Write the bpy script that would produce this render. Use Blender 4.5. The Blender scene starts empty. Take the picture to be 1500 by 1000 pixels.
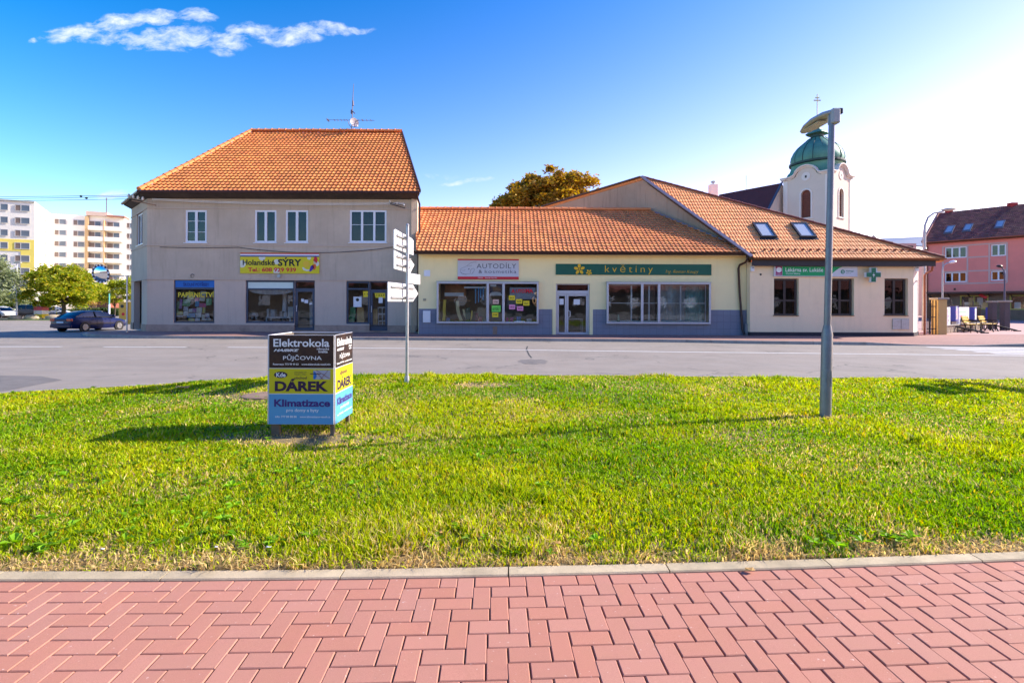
import bpy, bmesh, math, random
import numpy as np
from mathutils import Vector, Matrix
R = math.radians
rnd = random.Random(7)
nr = np.random.RandomState(11)
SC = bpy.context.scene
COL = SC.collection

# ------------------------------------------------------------------ camera, sky, sun, exposure
F = 760.0                                  # focal length in photo pixels (photo 1500 px wide)
CAMZ = 1.62
cam_d = bpy.data.cameras.new('camera'); cam = bpy.data.objects.new('camera', cam_d); COL.objects.link(cam)
cam_d.sensor_width = 36.0; cam_d.lens = 36.0*F/1500.0
cam_d.shift_y = -55.0/1500.0
cam_d.clip_start = 0.05; cam_d.clip_end = 6000
cam.matrix_world = Matrix.Translation((0, 0, CAMZ)) @ Matrix.Rotation(R(90), 4, 'X') @ Matrix.Rotation(0.0038, 4, 'Z')
SC.camera = cam

SUN_EL = R(31.5)
SUN_AZ = R(76.0)                           # from +Y towards +X
sun_dir = Vector((math.sin(SUN_AZ)*math.cos(SUN_EL), math.cos(SUN_AZ)*math.cos(SUN_EL), math.sin(SUN_EL)))
sl = bpy.data.lights.new('sun', 'SUN'); sl.energy = 3.3; sl.angle = R(0.5); sl.color = (1.0, 0.90, 0.76)
so = bpy.data.objects.new('sun', sl); COL.objects.link(so)
so.rotation_mode = 'QUATERNION'; so.rotation_quaternion = sun_dir.to_track_quat('Z', 'Y')

SC.view_settings.view_transform = 'Standard'; SC.view_settings.look = 'None'
SC.view_settings.gamma = 1.0; SC.view_settings.exposure = 1.65
SC.view_settings.use_curve_mapping = False
SC.render.engine = 'CYCLES'
SC.cycles.max_bounces = 8; SC.cycles.diffuse_bounces = 4; SC.cycles.glossy_bounces = 4
SC.cycles.transparent_max_bounces = 12; SC.cycles.transmission_bounces = 4
SC.cycles.caustics_reflective = False; SC.cycles.caustics_refractive = False
SC.cycles.use_denoising = True

world = bpy.data.worlds.new('World'); SC.world = world; world.use_nodes = True

class NT:
    """small node-tree helper"""
    def __init__(s, tree):
        s.t = tree; s.n = tree.nodes; s.l = tree.links
    def node(s, typ, **kw):
        nd = s.n.new(typ)
        for k, v in kw.items(): setattr(nd, k, v)
        return nd
    def put(s, sock, val):
        if isinstance(val, bpy.types.NodeSocket): s.l.new(val, sock)
        elif isinstance(val, bpy.types.Node): s.l.new(val.outputs[0], sock)
        elif val is not None: sock.default_value = val
    def math(s, op, a, b=None, c=None, clamp=False):
        nd = s.node('ShaderNodeMath', operation=op, use_clamp=clamp)
        s.put(nd.inputs[0], a)
        if b is not None: s.put(nd.inputs[1], b)
        if c is not None: s.put(nd.inputs[2], c)
        return nd.outputs[0]
    def mix(s, fac, a, b, blend='MIX'):
        nd = s.node('ShaderNodeMix', data_type='RGBA', blend_type=blend)
        s.put(nd.inputs[0], fac); s.put(nd.inputs[6], a); s.put(nd.inputs[7], b)
        return nd.outputs[2]
    def noise(s, vec, scale, detail=3, rough=0.55, out=0):
        nd = s.node('ShaderNodeTexNoise'); s.put(nd.inputs['Vector'], vec)
        nd.inputs['Scale'].default_value = scale; nd.inputs['Detail'].default_value = detail
        nd.inputs['Roughness'].default_value = rough
        return nd.outputs[out]
    def ramp(s, fac, stops, interp='LINEAR'):
        nd = s.node('ShaderNodeValToRGB'); nd.color_ramp.interpolation = interp
        el = nd.color_ramp.elements
        while len(el) < len(stops): el.new(0.5)
        for e, (p, c) in zip(el, stops):
            e.position = p; e.color = c if len(c) == 4 else (*c, 1)
        s.put(nd.inputs[0], fac)
        return nd.outputs[0]
    def mapr(s, v, a, b, c=0.0, d=1.0):
        nd = s.node('ShaderNodeMapRange'); nd.clamp = True
        s.put(nd.inputs[0], v)
        for i, x in enumerate((a, b, c, d)): nd.inputs[i+1].default_value = x
        return nd.outputs[0]

SKR = (1.25, 2.62, .76, .05, 1.2); SKG = (.90, .66, .08, .4, 1.02); SKB = .73
def make_world():
    g = NT(world.node_tree); g.n.clear()
    sky = g.node('ShaderNodeTexSky', sky_type='NISHITA')
    sky.sun_disc = False; sky.sun_elevation = SUN_EL; sky.sun_rotation = SUN_AZ
    sky.altitude = 200; sky.air_density = 1.15; sky.dust_density = 0.35; sky.ozone_density = 2.5
    hs = g.node('ShaderNodeHueSaturation'); hs.inputs['Saturation'].default_value = 1.15
    hs.inputs['Value'].default_value = 1.0
    g.put(hs.inputs['Color'], sky.outputs[0])
    ga = g.node('ShaderNodeGamma'); g.put(ga.inputs[0], g.mix(1.0, hs.outputs[0], (.17, .17, .17, 1), 'MULTIPLY')); ga.inputs[1].default_value = 1.28
    base = g.mix(1.0, ga.outputs[0], (7.6, 6.2, 7.0, 1), 'MULTIPLY')
    # clear autumn air: deeper blue high up and away from the sun
    tc0 = g.node('ShaderNodeTexCoord'); s0 = g.node('ShaderNodeSeparateXYZ'); g.put(s0.inputs[0], tc0.outputs['Generated'])
    dt = g.node('ShaderNodeVectorMath', operation='DOT_PRODUCT'); g.put(dt.inputs[0], tc0.outputs['Generated']); dt.inputs[1].default_value = tuple(sun_dir)
    def lin(a, bz, c, lo, hi):
        v_ = g.math('ADD', g.math('MULTIPLY', s0.outputs[2], -bz), g.math('MULTIPLY', dt.outputs['Value'], c))
        return g.math('MINIMUM', g.math('MAXIMUM', g.math('ADD', v_, a), lo), hi)
    cb0 = g.node('ShaderNodeCombineXYZ'); g.put(cb0.inputs[0], g.math('MAXIMUM', lin(*SKR), g.math('ADD', g.math('MULTIPLY', s0.outputs[2], -2.2), .80))); g.put(cb0.inputs[1], lin(*SKG)); cb0.inputs[2].default_value = SKB
    base = g.mix(1.0, base, cb0.outputs[0], 'MULTIPLY')
    # the photographed cloud bank: soft lobes in direction space broken up by noise
    tc = g.node('ShaderNodeTexCoord'); sp = g.node('ShaderNodeSeparateXYZ'); g.put(sp.inputs[0], tc.outputs['Generated'])
    ysafe = g.math('MAXIMUM', sp.outputs[1], 0.05)
    u = g.math('DIVIDE', sp.outputs[0], ysafe); v = g.math('DIVIDE', sp.outputs[2], ysafe)
    cv = g.node('ShaderNodeCombineXYZ'); g.put(cv.inputs[0], u); g.put(cv.inputs[1], v)
    wn = g.node('ShaderNodeTexNoise'); g.put(wn.inputs['Vector'], cv.outputs[0]); wn.inputs['Scale'].default_value = 9; wn.inputs['Detail'].default_value = 5
    wv = g.node('ShaderNodeVectorMath', operation='SUBTRACT'); g.put(wv.inputs[0], wn.outputs['Color']); wv.inputs[1].default_value = (.5, .5, .5)
    ws = g.node('ShaderNodeVectorMath', operation='SCALE'); g.put(ws.inputs[0], wv.outputs[0]); ws.inputs['Scale'].default_value = 0.05
    wa = g.node('ShaderNodeVectorMath', operation='ADD'); g.put(wa.inputs[0], cv.outputs[0]); g.put(wa.inputs[1], ws.outputs[0])
    s2 = g.node('ShaderNodeSeparateXYZ'); g.put(s2.inputs[0], wa.outputs[0])
    U, Vv = s2.outputs[0], s2.outputs[1]
    lobes = [(108, 52, 52, 16, 1), (165, 38, 55, 14, 1), (225, 30, 55, 13, 1), (285, 28, 36, 12, .9), (190, 60, 80, 14, .75), (262, 58, 75, 20, .9),
             (235, 72, 60, 9, .7), (330, 62, 50, 14, .9), (365, 48, 40, 14, 1), (415, 56, 62, 14, .95), (470, 47, 50, 9, .9), (525, 45, 26, 5, .7),
             (53, 61, 10, 6, .6), (325, 78, 22, 7, .6), (680, 266, 55, 5, .5), (640, 256, 40, 7, .3), (165, 291, 40, 9, .6), (30, 325, 60, 14, .35)]
    tot = None
    for (px, py, a, b, w) in lobes:
        cu, cvv = (px-750)/F, (445-py)/F
        du = g.math('MULTIPLY', g.math('SUBTRACT', U, cu), F/a)
        dv = g.math('MULTIPLY', g.math('SUBTRACT', Vv, cvv), F/b)
        r2 = g.math('ADD', g.math('MULTIPLY', du, du), g.math('MULTIPLY', dv, dv))
        e = g.math('MULTIPLY', g.math('SUBTRACT', 1.0, r2, clamp=True), w)
        tot = e if tot is None else g.math('MAXIMUM', tot, e)
    st = g.node('ShaderNodeMapping'); g.put(st.inputs[0], wa.outputs[0]); st.inputs['Scale'].default_value = (1, 2.2, 1); st.inputs['Rotation'].default_value = (0, 0, -.25)
    n1 = g.noise(st.outputs[0], 26, 9, .62); 
    dens = g.math('ADD', g.math('MULTIPLY', tot, .9), g.math('MULTIPLY', g.math('SUBTRACT', n1, 0.52), 3.4))
    dens = g.math('POWER', g.math('MULTIPLY', g.mapr(dens, -0.02, 1.25), g.mapr(tot, 0.0, 0.4)), 1.15)
    dens = g.math('MULTIPLY', dens, g.math('GREATER_THAN', sp.outputs[1], 0.06))
    dens = g.math('MULTIPLY', dens, 0.93)
    cl = g.mix(g.noise(cv.outputs[0], 40, 4), (2.5, 2.9, 3.5, 1), (3.3, 3.35, 3.5, 1))
    col = g.mix(dens, base, cl)
    bg = g.node('ShaderNodeBackground'); g.put(bg.inputs[0], col); bg.inputs[1].default_value = 0.116
    out = g.node('ShaderNodeOutputWorld'); g.l.new(bg.outputs[0], out.inputs[0])
make_world()

# ------------------------------------------------------------------ measuring helpers
def hor(px): return 445.0 + 0.0038*(px-750.0)
def X(px, Y): return (px-750.0)/F*Y
def Z(py, px, Y): return CAMZ + (hor(px)-py)/F*Y
def at(px, py, Y): return Vector((X(px, Y), Y, Z(py, px, Y)))
def on_plane(px, py, p0, n):
    """where the sight line through a photo pixel meets a real plane"""
    d = Vector((X(px, 1), 1, Z(py, px, 1)-CAMZ)); o = Vector((0, 0, CAMZ))
    return o + d*((p0-o).dot(n)/d.dot(n))

# ------------------------------------------------------------------ materials
MATS = {}
def M(name, col, rough=.75, var=.12, scale=2.5, bump=0.0, bscale=60.0, metal=0.0, island=0.0, obr=0.0, spec=.4, dirt=None, dirt_amt=0, dirt_scale=.6, coat=0, streak=0.0):
    if name in MATS: return MATS[name]
    m = bpy.data.materials.new(name); m.use_nodes = True; g = NT(m.node_tree)
    b = g.n['Principled BSDF']
    tc = g.node('ShaderNodeTexCoord'); vec = tc.outputs['Object']
    c = (*col, 1)
    hi = tuple(min(1, x*(1+var)) for x in col)+(1,); lo = tuple(x*(1-var) for x in col)+(1,)
    cc = c
    if var > 0:
        cc = g.mix(g.mapr(g.noise(vec, scale, 6, .65), .3, .7), lo, hi)
        cc = g.mix(g.mapr(g.noise(vec, scale*9, 3, .6), .3, .7, 0, .35), cc, lo)
    if dirt:
        f = g.math('MULTIPLY', g.mapr(g.noise(vec, dirt_scale, 7, .7), .45, .75), dirt_amt)
        cc = g.mix(f, cc, (*dirt, 1))
    if streak:
        mp = g.node('ShaderNodeMapping'); g.put(mp.inputs[0], vec); mp.inputs['Scale'].default_value = (3, 3, .25)
        f = g.math('MULTIPLY', g.mapr(g.noise(mp.outputs[0], 1.6, 6, .7), .52, .8), streak)
        cc = g.mix(f, cc, (lo[0]*.45, lo[1]*.43, lo[2]*.4, 1))
    if island or obr:
        if island: r = g.node('ShaderNodeNewGeometry').outputs['Random Per Island']; amt = island
        else: r = g.node('ShaderNodeObjectInfo').outputs['Random']; amt = obr
        hs = g.node('ShaderNodeHueSaturation'); g.put(hs.inputs['Color'], cc)
        g.put(hs.inputs['Value'], g.mapr(r, 0, 1, 1-amt, 1+amt*.8))
        g.put(hs.inputs['Hue'], g.mapr(g.math('FRACT', g.math('MULTIPLY', r, 7.31)), 0, 1, .5-.03*amt, .5+.03*amt))
        cc = hs.outputs[0]
    g.put(b.inputs['Base Color'], cc)
    b.inputs['Roughness'].default_value = rough; b.inputs['Metallic'].default_value = metal
    b.inputs['Specular IOR Level'].default_value = spec
    if coat: b.inputs['Coat Weight'].default_value = coat; b.inputs['Coat Roughness'].default_value = .05
    if bump:
        bp = g.node('ShaderNodeBump'); bp.inputs['Strength'].default_value = min(1, bump); bp.inputs['Distance'].default_value = .02
        g.put(bp.inputs['Height'], g.noise(vec, bscale, 5, .7)); g.put(b.inputs['Normal'], bp.outputs[0])
    MATS[name] = m
    return m

def glass(name, tint=(.75, .8, .82), refl=.06, rough=.01):
    if name in MATS: return MATS[name]
    m = bpy.data.materials.new(name); m.use_nodes = True; g = NT(m.node_tree); g.n.clear()
    tr = g.node('ShaderNodeBsdfTransparent'); tr.inputs[0].default_value = (*tint, 1)
    gl = g.node('ShaderNodeBsdfGlossy'); gl.inputs['Roughness'].default_value = rough; gl.inputs[0].default_value = (.9, .95, 1, 1)
    tc = g.node('ShaderNodeTexCoord')
    bp = g.node('ShaderNodeBump'); bp.inputs['Strength'].default_value = .12; bp.inputs['Distance'].default_value = .03
    g.put(bp.inputs['Height'], g.noise(tc.outputs['Object'], 1.7, 2)); g.put(gl.inputs['Normal'], bp.outputs[0])
    fr = g.node('ShaderNodeFresnel'); fr.inputs[0].default_value = 1.5
    f = g.math('ADD', fr.outputs[0], refl, clamp=True)
    mx = g.node('ShaderNodeMixShader'); g.put(mx.inputs[0], f); g.l.new(tr.outputs[0], mx.inputs[1]); g.l.new(gl.outputs[0], mx.inputs[2])
    o = g.node('ShaderNodeOutputMaterial'); g.l.new(mx.outputs[0], o.inputs[0])
    MATS[name] = m
    return m

def leafy(name, cols, trans=.35, rough=.6, attr=None, spec=.3, gain=1.0):
    """two-sided leaf or blade: per-island colour between the stops"""
    m = bpy.data.materials.new(name); m.use_nodes = True; g = NT(m.node_tree); g.n.clear()
    if attr:
        a = g.node('ShaderNodeAttribute', attribute_name=attr); cc = a.outputs['Color']
    else:
        r = g.node('ShaderNodeNewGeometry').outputs['Random Per Island']
        n = len(cols); cc = g.ramp(r, [(i/(n-1), c) for i, c in enumerate(cols)])
    p = g.node('ShaderNodeBsdfPrincipled'); g.put(p.inputs['Base Color'], cc); p.inputs['Roughness'].default_value = rough
    p.inputs['Specular IOR Level'].default_value = spec
    t = g.node('ShaderNodeBsdfTranslucent')
    hs = g.node('ShaderNodeHueSaturation'); g.put(hs.inputs['Color'], cc); hs.inputs['Saturation'].default_value = 1.15; hs.inputs['Value'].default_value = 1.5*gain
    g.put(t.inputs[0], hs.outputs[0])
    mx = g.node('ShaderNodeMixShader'); mx.inputs[0].default_value = trans
    g.l.new(p.outputs[0], mx.inputs[1]); g.l.new(t.outputs[0], mx.inputs[2])
    o = g.node('ShaderNodeOutputMaterial'); g.l.new(mx.outputs[0], o.inputs[0])
    MATS[name] = m
    return m

# ------------------------------------------------------------------ mesh helpers
XF = [Matrix.Identity(4)]
class MB:
    def __init__(s): s.v = []; s.f = []
    def add(s, vs, fs):
        n = len(s.v); s.v += [tuple(v) for v in vs]; s.f += [tuple(i+n for i in f) for f in fs]; return s
    def poly(s, pts): return s.add(pts, [tuple(range(len(pts)))])
    def box(s, x0, x1, y0, y1, z0, z1):
        return s.add([(x0, y0, z0), (x1, y0, z0), (x1, y1, z0), (x0, y1, z0), (x0, y0, z1), (x1, y0, z1), (x1, y1, z1), (x0, y1, z1)],
                     [(0, 3, 2, 1), (4, 5, 6, 7), (0, 1, 5, 4), (1, 2, 6, 5), (2, 3, 7, 6), (3, 0, 4, 7)])
    def obox(s, mat, sx, sy, sz):
        b = MB().box(-sx/2, sx/2, -sy/2, sy/2, -sz/2, sz/2)
        return s.add([mat @ Vector(v) for v in b.v], b.f)
    def bar(s, p, q, w, h, up=(0, 0, 1)):
        p, q = Vector(p), Vector(q); d = (q-p); L = d.length; d.normalize()
        side = d.cross(Vector(up))
        if side.length < 1e-4: side = d.cross(Vector((1, 0, 0)))
        side.normalize(); u = side.cross(d)
        m = Matrix((side, d, u)).transposed().to_4x4(); m.translation = (p+q)/2
        return s.obox(m, w, L, h)
    def tube(s, pts, r, n=8, caps=True):
        pts = [Vector(p) for p in pts]; k = len(pts); rr = r if isinstance(r, (list, tuple)) else [r]*k
        vs = []; ref = None
        for i, p in enumerate(pts):
            d = (pts[min(i+1, k-1)]-pts[max(i-1, 0)]).normalized()
            if ref is None: ref = d.orthogonal().normalized()
            ref = (ref - d*ref.dot(d)).normalized(); b = d.cross(ref)
            for j in range(n):
                a = 2*math.pi*j/n; vs.append(p + (ref*math.cos(a)+b*math.sin(a))*rr[i])
        fs = [(i*n+j, i*n+(j+1) % n, (i+1)*n+(j+1) % n, (i+1)*n+j) for i in range(k-1) for j in range(n)]
        if caps: fs += [tuple(reversed(range(n))), tuple((k-1)*n+j for j in range(n))]
        return s.add(vs, fs)
    def lathe(s, prof, c, n=16, axis='Z', squash=1.0):
        vs = []; k = len(prof); c = Vector(c)
        for r, h in prof:
            for j in range(n):
                a = 2*math.pi*j/n; x, y = r*math.cos(a), r*math.sin(a)*squash
                vs.append(c + (Vector((x, y, h)) if axis == 'Z' else Vector((x, h, y)) if axis == 'Y' else Vector((h, x, y))))
        fs = [(i*n+j, i*n+(j+1) % n, (i+1)*n+(j+1) % n, (i+1)*n+j) for i in range(k-1) for j in range(n)]
        fs += [tuple(reversed(range(n))), tuple((k-1)*n+j for j in range(n))]
        return s.add(vs, fs)
    def ext_xz(s, poly, y0, y1):
        n = len(poly); vs = [(x, y0, z) for x, z in poly]+[(x, y1, z) for x, z in poly]
        return s.add(vs, [tuple(range(n)), tuple(reversed(range(n, 2*n)))]+[(i, i+n, (i+1) % n+n, (i+1) % n) for i in range(n)])
    def ext_xy(s, poly, z0, z1):
        n = len(poly); vs = [(x, y, z0) for x, y in poly]+[(x, y, z1) for x, y in poly]
        return s.add(vs, [tuple(reversed(range(n))), tuple(range(n, 2*n))]+[(i, (i+1) % n, (i+1) % n+n, i+n) for i in range(n)])
    def loft(s, rings, caps=True, closed=True):
        n = len(rings[0]); vs = [p for r in rings for p in r]; k = len(rings)
        m = n if closed else n-1
        fs = [(i*n+j, i*n+(j+1) % n, (i+1)*n+(j+1) % n, (i+1)*n+j) for i in range(k-1) for j in range(m)]
        if caps and closed: fs += [tuple(reversed(range(n))), tuple((k-1)*n+j for j in range(n))]
        return s.add(vs, fs)
    def build(s, name, mat, parent=None, label=None, kind=None, smooth=False, bevel=0.0, fix=True, cat=None, group=None, sub=0):
        org = Vector((0, 0, 0))
        if parent is not None:
            r = parent
            while r.parent: r = r.parent
            org = r.location.copy()
        me = bpy.data.meshes.new(name)
        xf = XF[-1]; ident = xf == Matrix.Identity(4)
        vv = [(xf @ Vector(v))-org for v in s.v] if not ident else [Vector(v)-org for v in s.v]
        me.from_pydata([tuple(v) for v in vv], [], s.f)
        if fix or bevel:
            bm = bmesh.new(); bm.from_mesh(me)
            if fix: bmesh.ops.recalc_face_normals(bm, faces=bm.faces)
            if bevel:
                es = [e for e in bm.edges if len(e.link_faces) == 2 and e.calc_face_angle(0) > .5]
                bmesh.ops.bevel(bm, geom=es, offset=bevel, segments=1 if bevel < .02 else 2, affect='EDGES', profile=.5)
            bm.to_mesh(me); bm.free()
        if smooth:
            me.polygons.foreach_set('use_smooth', [True]*len(me.polygons))
        if mat: me.materials.append(mat)
        o = bpy.data.objects.new(name, me); COL.objects.link(o)
        if parent is not None: o.parent = parent
        if sub:
            md = o.modifiers.new('smooth', 'SUBSURF'); md.levels = sub; md.render_levels = sub
        if smooth and not sub:
            try: me.set_sharp_from_angle(angle=R(38))
            except Exception: pass
        return tag(o, label, cat, group, kind)

def tag(o, label=None, cat=None, group=None, kind=None):
    if label: o['label'] = label
    if cat: o['category'] = cat
    if group: o['group'] = group
    if kind: o['kind'] = kind
    return o
def thing(name, label, cat, loc=(0, 0, 0), group=None):
    o = bpy.data.objects.new(name, None); COL.objects.link(o); o.location = loc; o.empty_display_size = .3
    return tag(o, label, cat, group)
def children(o, idx={}):
    return [c for c in bpy.data.objects if c.parent == o]
def copy_tree(o, parent=None):
    c = o.copy(); COL.objects.link(c); c.parent = parent
    for ch in children(o): copy_tree(ch, c)
    return c

def text(s, box, y, mat, parent, bold=0.0, shear=0.0, name='lettering', label=None, space=1.0, depth=0.0, align=None):
    """real letters filling the box (x0, x1, z0, z1) on the plane Y=y, facing the road"""
    cu = bpy.data.curves.new('lettering', 'FONT'); cu.body = s; cu.size = 1; cu.offset = bold; cu.shear = shear; cu.space_character = space
    cu.resolution_u = 3; cu.fill_mode = 'FRONT'
    ob = bpy.data.objects.new('t', cu); me = bpy.data.meshes.new_from_object(ob)
    n = len(me.vertices); co = np.zeros(n*3); me.vertices.foreach_get('co', co); co = co.reshape(-1, 3)
    if n == 0: return None
    mn, mx = co.min(0), co.max(0); x0, x1, z0, z1 = box
    fs = [tuple(p.vertices) for p in me.polygons]
    b = MB(); b.v = [(x0+(a[0]-mn[0])/(mx[0]-mn[0])*(x1-x0), y, z0+(a[1]-mn[1])/(mx[1]-mn[1])*(z1-z0)) for a in co]; b.f = fs
    bpy.data.objects.remove(ob); bpy.data.curves.remove(cu); bpy.data.meshes.remove(me)
    return b.build(name, mat, parent, label, fix=False)

# ------------------------------------------------------------------ shared materials
m_white_metal = M('white metal', (.72, .73, .75), .35, .04, 3)
m_frame_grey = M('silver aluminium frame', (.50, .50, .55), .35, .06, 6, metal=.3)
m_anthracite = M('anthracite frame', (.055, .07, .11), .4, .1, 5)
m_pvc = M('white plastic frame', (.78, .79, .85), .35, .03, 6)
m_brown_frame = M('dark brown wood frame', (.035, .022, .022), .45, .25, 8)
m_black = M('black plastic', (.012, .012, .014), .45, .2, 8)
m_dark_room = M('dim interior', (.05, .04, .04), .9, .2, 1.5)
m_room = M('shop interior paint', (.36, .31, .26), .9, .25, .8)
m_curtain = M('net curtain', (.62, .60, .62), .9, .12, 6)
m_glass = glass('shop glass', (.90, .92, .92), .0)
m_glass_dark = glass('tinted glass', (.42, .41, .40), .0)
m_car_glass = glass('car glass', (.06, .07, .08), .02, .01)
m_galv = M('galvanised steel', (.42, .43, .45), .42, .16, 14, metal=.55, dirt=(.3, .29, .27), dirt_amt=.5, dirt_scale=5)
m_brown_metal = M('brown sheet metal', (.06, .025, .02), .4, .2, 3, metal=.1)
m_copperish = M('orange brown gutter metal', (.28, .11, .045), .45, .2, 3, metal=.2)
m_paper = M('white paper', (.75, .75, .77), .8, .05, 8)
m_yellow_paper = M('yellow paper', (.82, .62, .03), .8, .05, 8)
m_pink_paper = M('pink paper', (.80, .28, .48), .8, .05, 8)
m_green_paper = M('green paper', (.20, .72, .10), .8, .05, 8)
m_blackprint = M('black print', (.012, .012, .014), .6, 0)
m_whiteprint = M('white print', (.82, .82, .84), .6, 0)
m_redprint = M('red print', (.62, .015, .03), .5, 0)
# ------------------------------------------------------------------ ground sheets
def smooth01(t): t = max(0, min(1, t)); return t*t*(3-2*t)
def dip(x, y):
    """the side street falls away gently to the north west"""
    return -0.42*smooth01((y-25.5)/9.0)*smooth01((-x-15)/4.0)
def value_noise(x, y, s, seed=0):
    x = np.asarray(x)/s; y = np.asarray(y)/s; xi = np.floor(x).astype(int); yi = np.floor(y).astype(int)
    fx = x-xi; fy = y-yi; fx = fx*fx*(3-2*fx); fy = fy*fy*(3-2*fy)
    def h(a, b):
        n = (a*374761393+b*668265263+seed*1442695) & 0x7fffffff
        n = ((n ^ (n >> 13))*1274126177) & 0x7fffffff
        return (n ^ (n >> 16)) % 10007/10007.0
    return (h(xi, yi)*(1-fx)+h(xi+1, yi)*fx)*(1-fy)+(h(xi, yi+1)*(1-fx)+h(xi+1, yi+1)*fx)*fy

def sheet(name, xs, ys, zf, mat, inside=None, thick=0):
    b = MB(); idx = {}
    for i, x in enumerate(xs):
        for j, y in enumerate(ys):
            idx[i, j] = len(b.v); b.v.append((x, y, zf(x, y)))
    for i in range(len(xs)-1):
        for j in range(len(ys)-1):
            if inside is None or inside((xs[i]+xs[i+1])/2, (ys[j]+ys[j+1])/2):
                b.f.append((idx[i, j], idx[i+1, j], idx[i+1, j+1], idx[i, j+1]))
    return b.build(name, mat, kind='structure', fix=False, smooth=True)

def interp(x, pts):
    xs = [p[0] for p in pts]; ys = [p[1] for p in pts]
    return float(np.interp(x, xs, ys))
def frange(a, b, s): return [a+(b-a)*i/max(1, round((b-a)/s)) for i in range(round((b-a)/s)+1)]

# materials of the ground
def asphalt():
    m = bpy.data.materials.new('worn asphalt'); m.use_nodes = True; g = NT(m.node_tree); b = g.n['Principled BSDF']
    vec = g.node('ShaderNodeTexCoord').outputs['Object']
    mp = g.node('ShaderNodeMapping'); g.put(mp.inputs[0], vec); mp.inputs['Scale'].default_value = (.12, 1.1, 1)
    c = g.mix(g.mapr(g.noise(vec, 190, 3, .8), .3, .7), (.17, .148, .125, 1), (.37, .315, .265, 1))
    c = g.mix(g.mapr(g.noise(mp.outputs[0], .9, 5, .6), .35, .65, 0, .45), c, (.18, .163, .15, 1))
    c = g.mix(g.mapr(g.noise(vec, .35, 7, .75), .5, .62, 0, .35), c, (.15, .135, .12, 1))
    c = g.mix(g.mapr(g.noise(vec, .9, 6, .7), .45, .7, 0, .4), c, (.33, .30, .265, 1))
    # worn cracks
    vo = g.node('ShaderNodeTexVoronoi', feature='DISTANCE_TO_EDGE'); vo.inputs['Scale'].default_value = .22
    dv = g.node('ShaderNodeVectorMath', operation='ADD'); g.put(dv.inputs[0], vec)
    nz = g.node('ShaderNodeTexNoise'); g.put(nz.inputs['Vector'], vec); nz.inputs['Scale'].default_value = 1.3; nz.inputs['Detail'].default_value = 6
    g.put(dv.inputs[1], nz.outputs['Color']); g.put(vo.inputs['Vector'], dv.outputs[0])
    ck = g.math('MULTIPLY', g.mapr(vo.outputs['Distance'], 0.0, .007, 1, 0), g.mapr(g.noise(vec, .35, 2), .42, .56))
    c = g.mix(g.math('MULTIPLY', ck, .7), c, (.04, .04, .042, 1))
    g.put(b.inputs['Base Color'], c); b.inputs['Roughness'].default_value = .82
    bp = g.node('ShaderNodeBump'); bp.inputs['Strength'].default_value = .8; bp.inputs['Distance'].default_value = .012
    g.put(bp.inputs['Height'], g.noise(vec, 130, 4, .8)); g.put(b.inputs['Normal'], bp.outputs[0])
    return m
m_asphalt = asphalt()
m_asphalt_dark = M('dark asphalt patch', (.175, .16, .15), .85, .2, 3, bump=.7, bscale=130)
m_soil = M('soil and thatch', (.26, .19, .09), .95, .35, 9, bump=1, bscale=25, dirt=(.07, .085, .02), dirt_amt=.7, dirt_scale=1.4)
m_far_ground = M('rough far ground', (.07, .085, .035), .95, .4, .3, dirt=(.2, .17, .1), dirt_amt=.4, dirt_scale=.1)
m_kerb = M('weathered concrete kerb', (.52, .42, .27), .9, .16, 5, bump=.5, bscale=150, dirt=(.2, .17, .11), dirt_amt=.5, dirt_scale=3, obr=.12)
m_kerb2 = M('pale concrete kerb', (.34, .31, .28), .9, .16, 5, bump=.4, bscale=90, dirt=(.2, .18, .15), dirt_amt=.5, dirt_scale=2, obr=.1)
m_paint = M('worn white road paint', (.62, .62, .62), .7, .1, 6, dirt=(.25, .25, .25), dirt_amt=.75, dirt_scale=9)
def joint_pave(name, c1, c2, mortar, bw, bh):
    m = bpy.data.materials.new(name); m.use_nodes = True; g = NT(m.node_tree); b = g.n['Principled BSDF']
    vec = g.node('ShaderNodeTexCoord').outputs['Object']
    br = g.node('ShaderNodeTexBrick'); g.put(br.inputs['Vector'], vec); br.inputs['Color1'].default_value = (*c1, 1); br.inputs['Color2'].default_value = (*c2, 1)
    br.inputs['Mortar'].default_value = (*mortar, 1); br.inputs['Scale'].default_value = 1; br.inputs['Mortar Size'].default_value = .006
    br.inputs['Brick Width'].default_value = bw; br.inputs['Row Height'].default_value = bh
    c = g.mix(g.mapr(g.noise(vec, .8, 6, .7), .35, .7, 0, .45), br.outputs[0], (c1[0]*.62, c1[1]*.62, c1[2]*.62, 1))
    g.put(b.inputs['Base Color'], c); b.inputs['Roughness'].default_value = .85
    return m
m_far_pave = joint_pave('far paving', (.36, .185, .15), (.30, .15, .125), (.16, .10, .09), .2, .1)
m_plaza = joint_pave('plaza paving', (.50, .30, .27), (.44, .26, .24), (.3, .2, .18), .6, .6)
m_joint = M('sand and moss joint', (.22, .15, .09), .95, .4, 30, bump=.6, bscale=120, dirt=(.09, .11, .02), dirt_amt=.8, dirt_scale=4)
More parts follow.
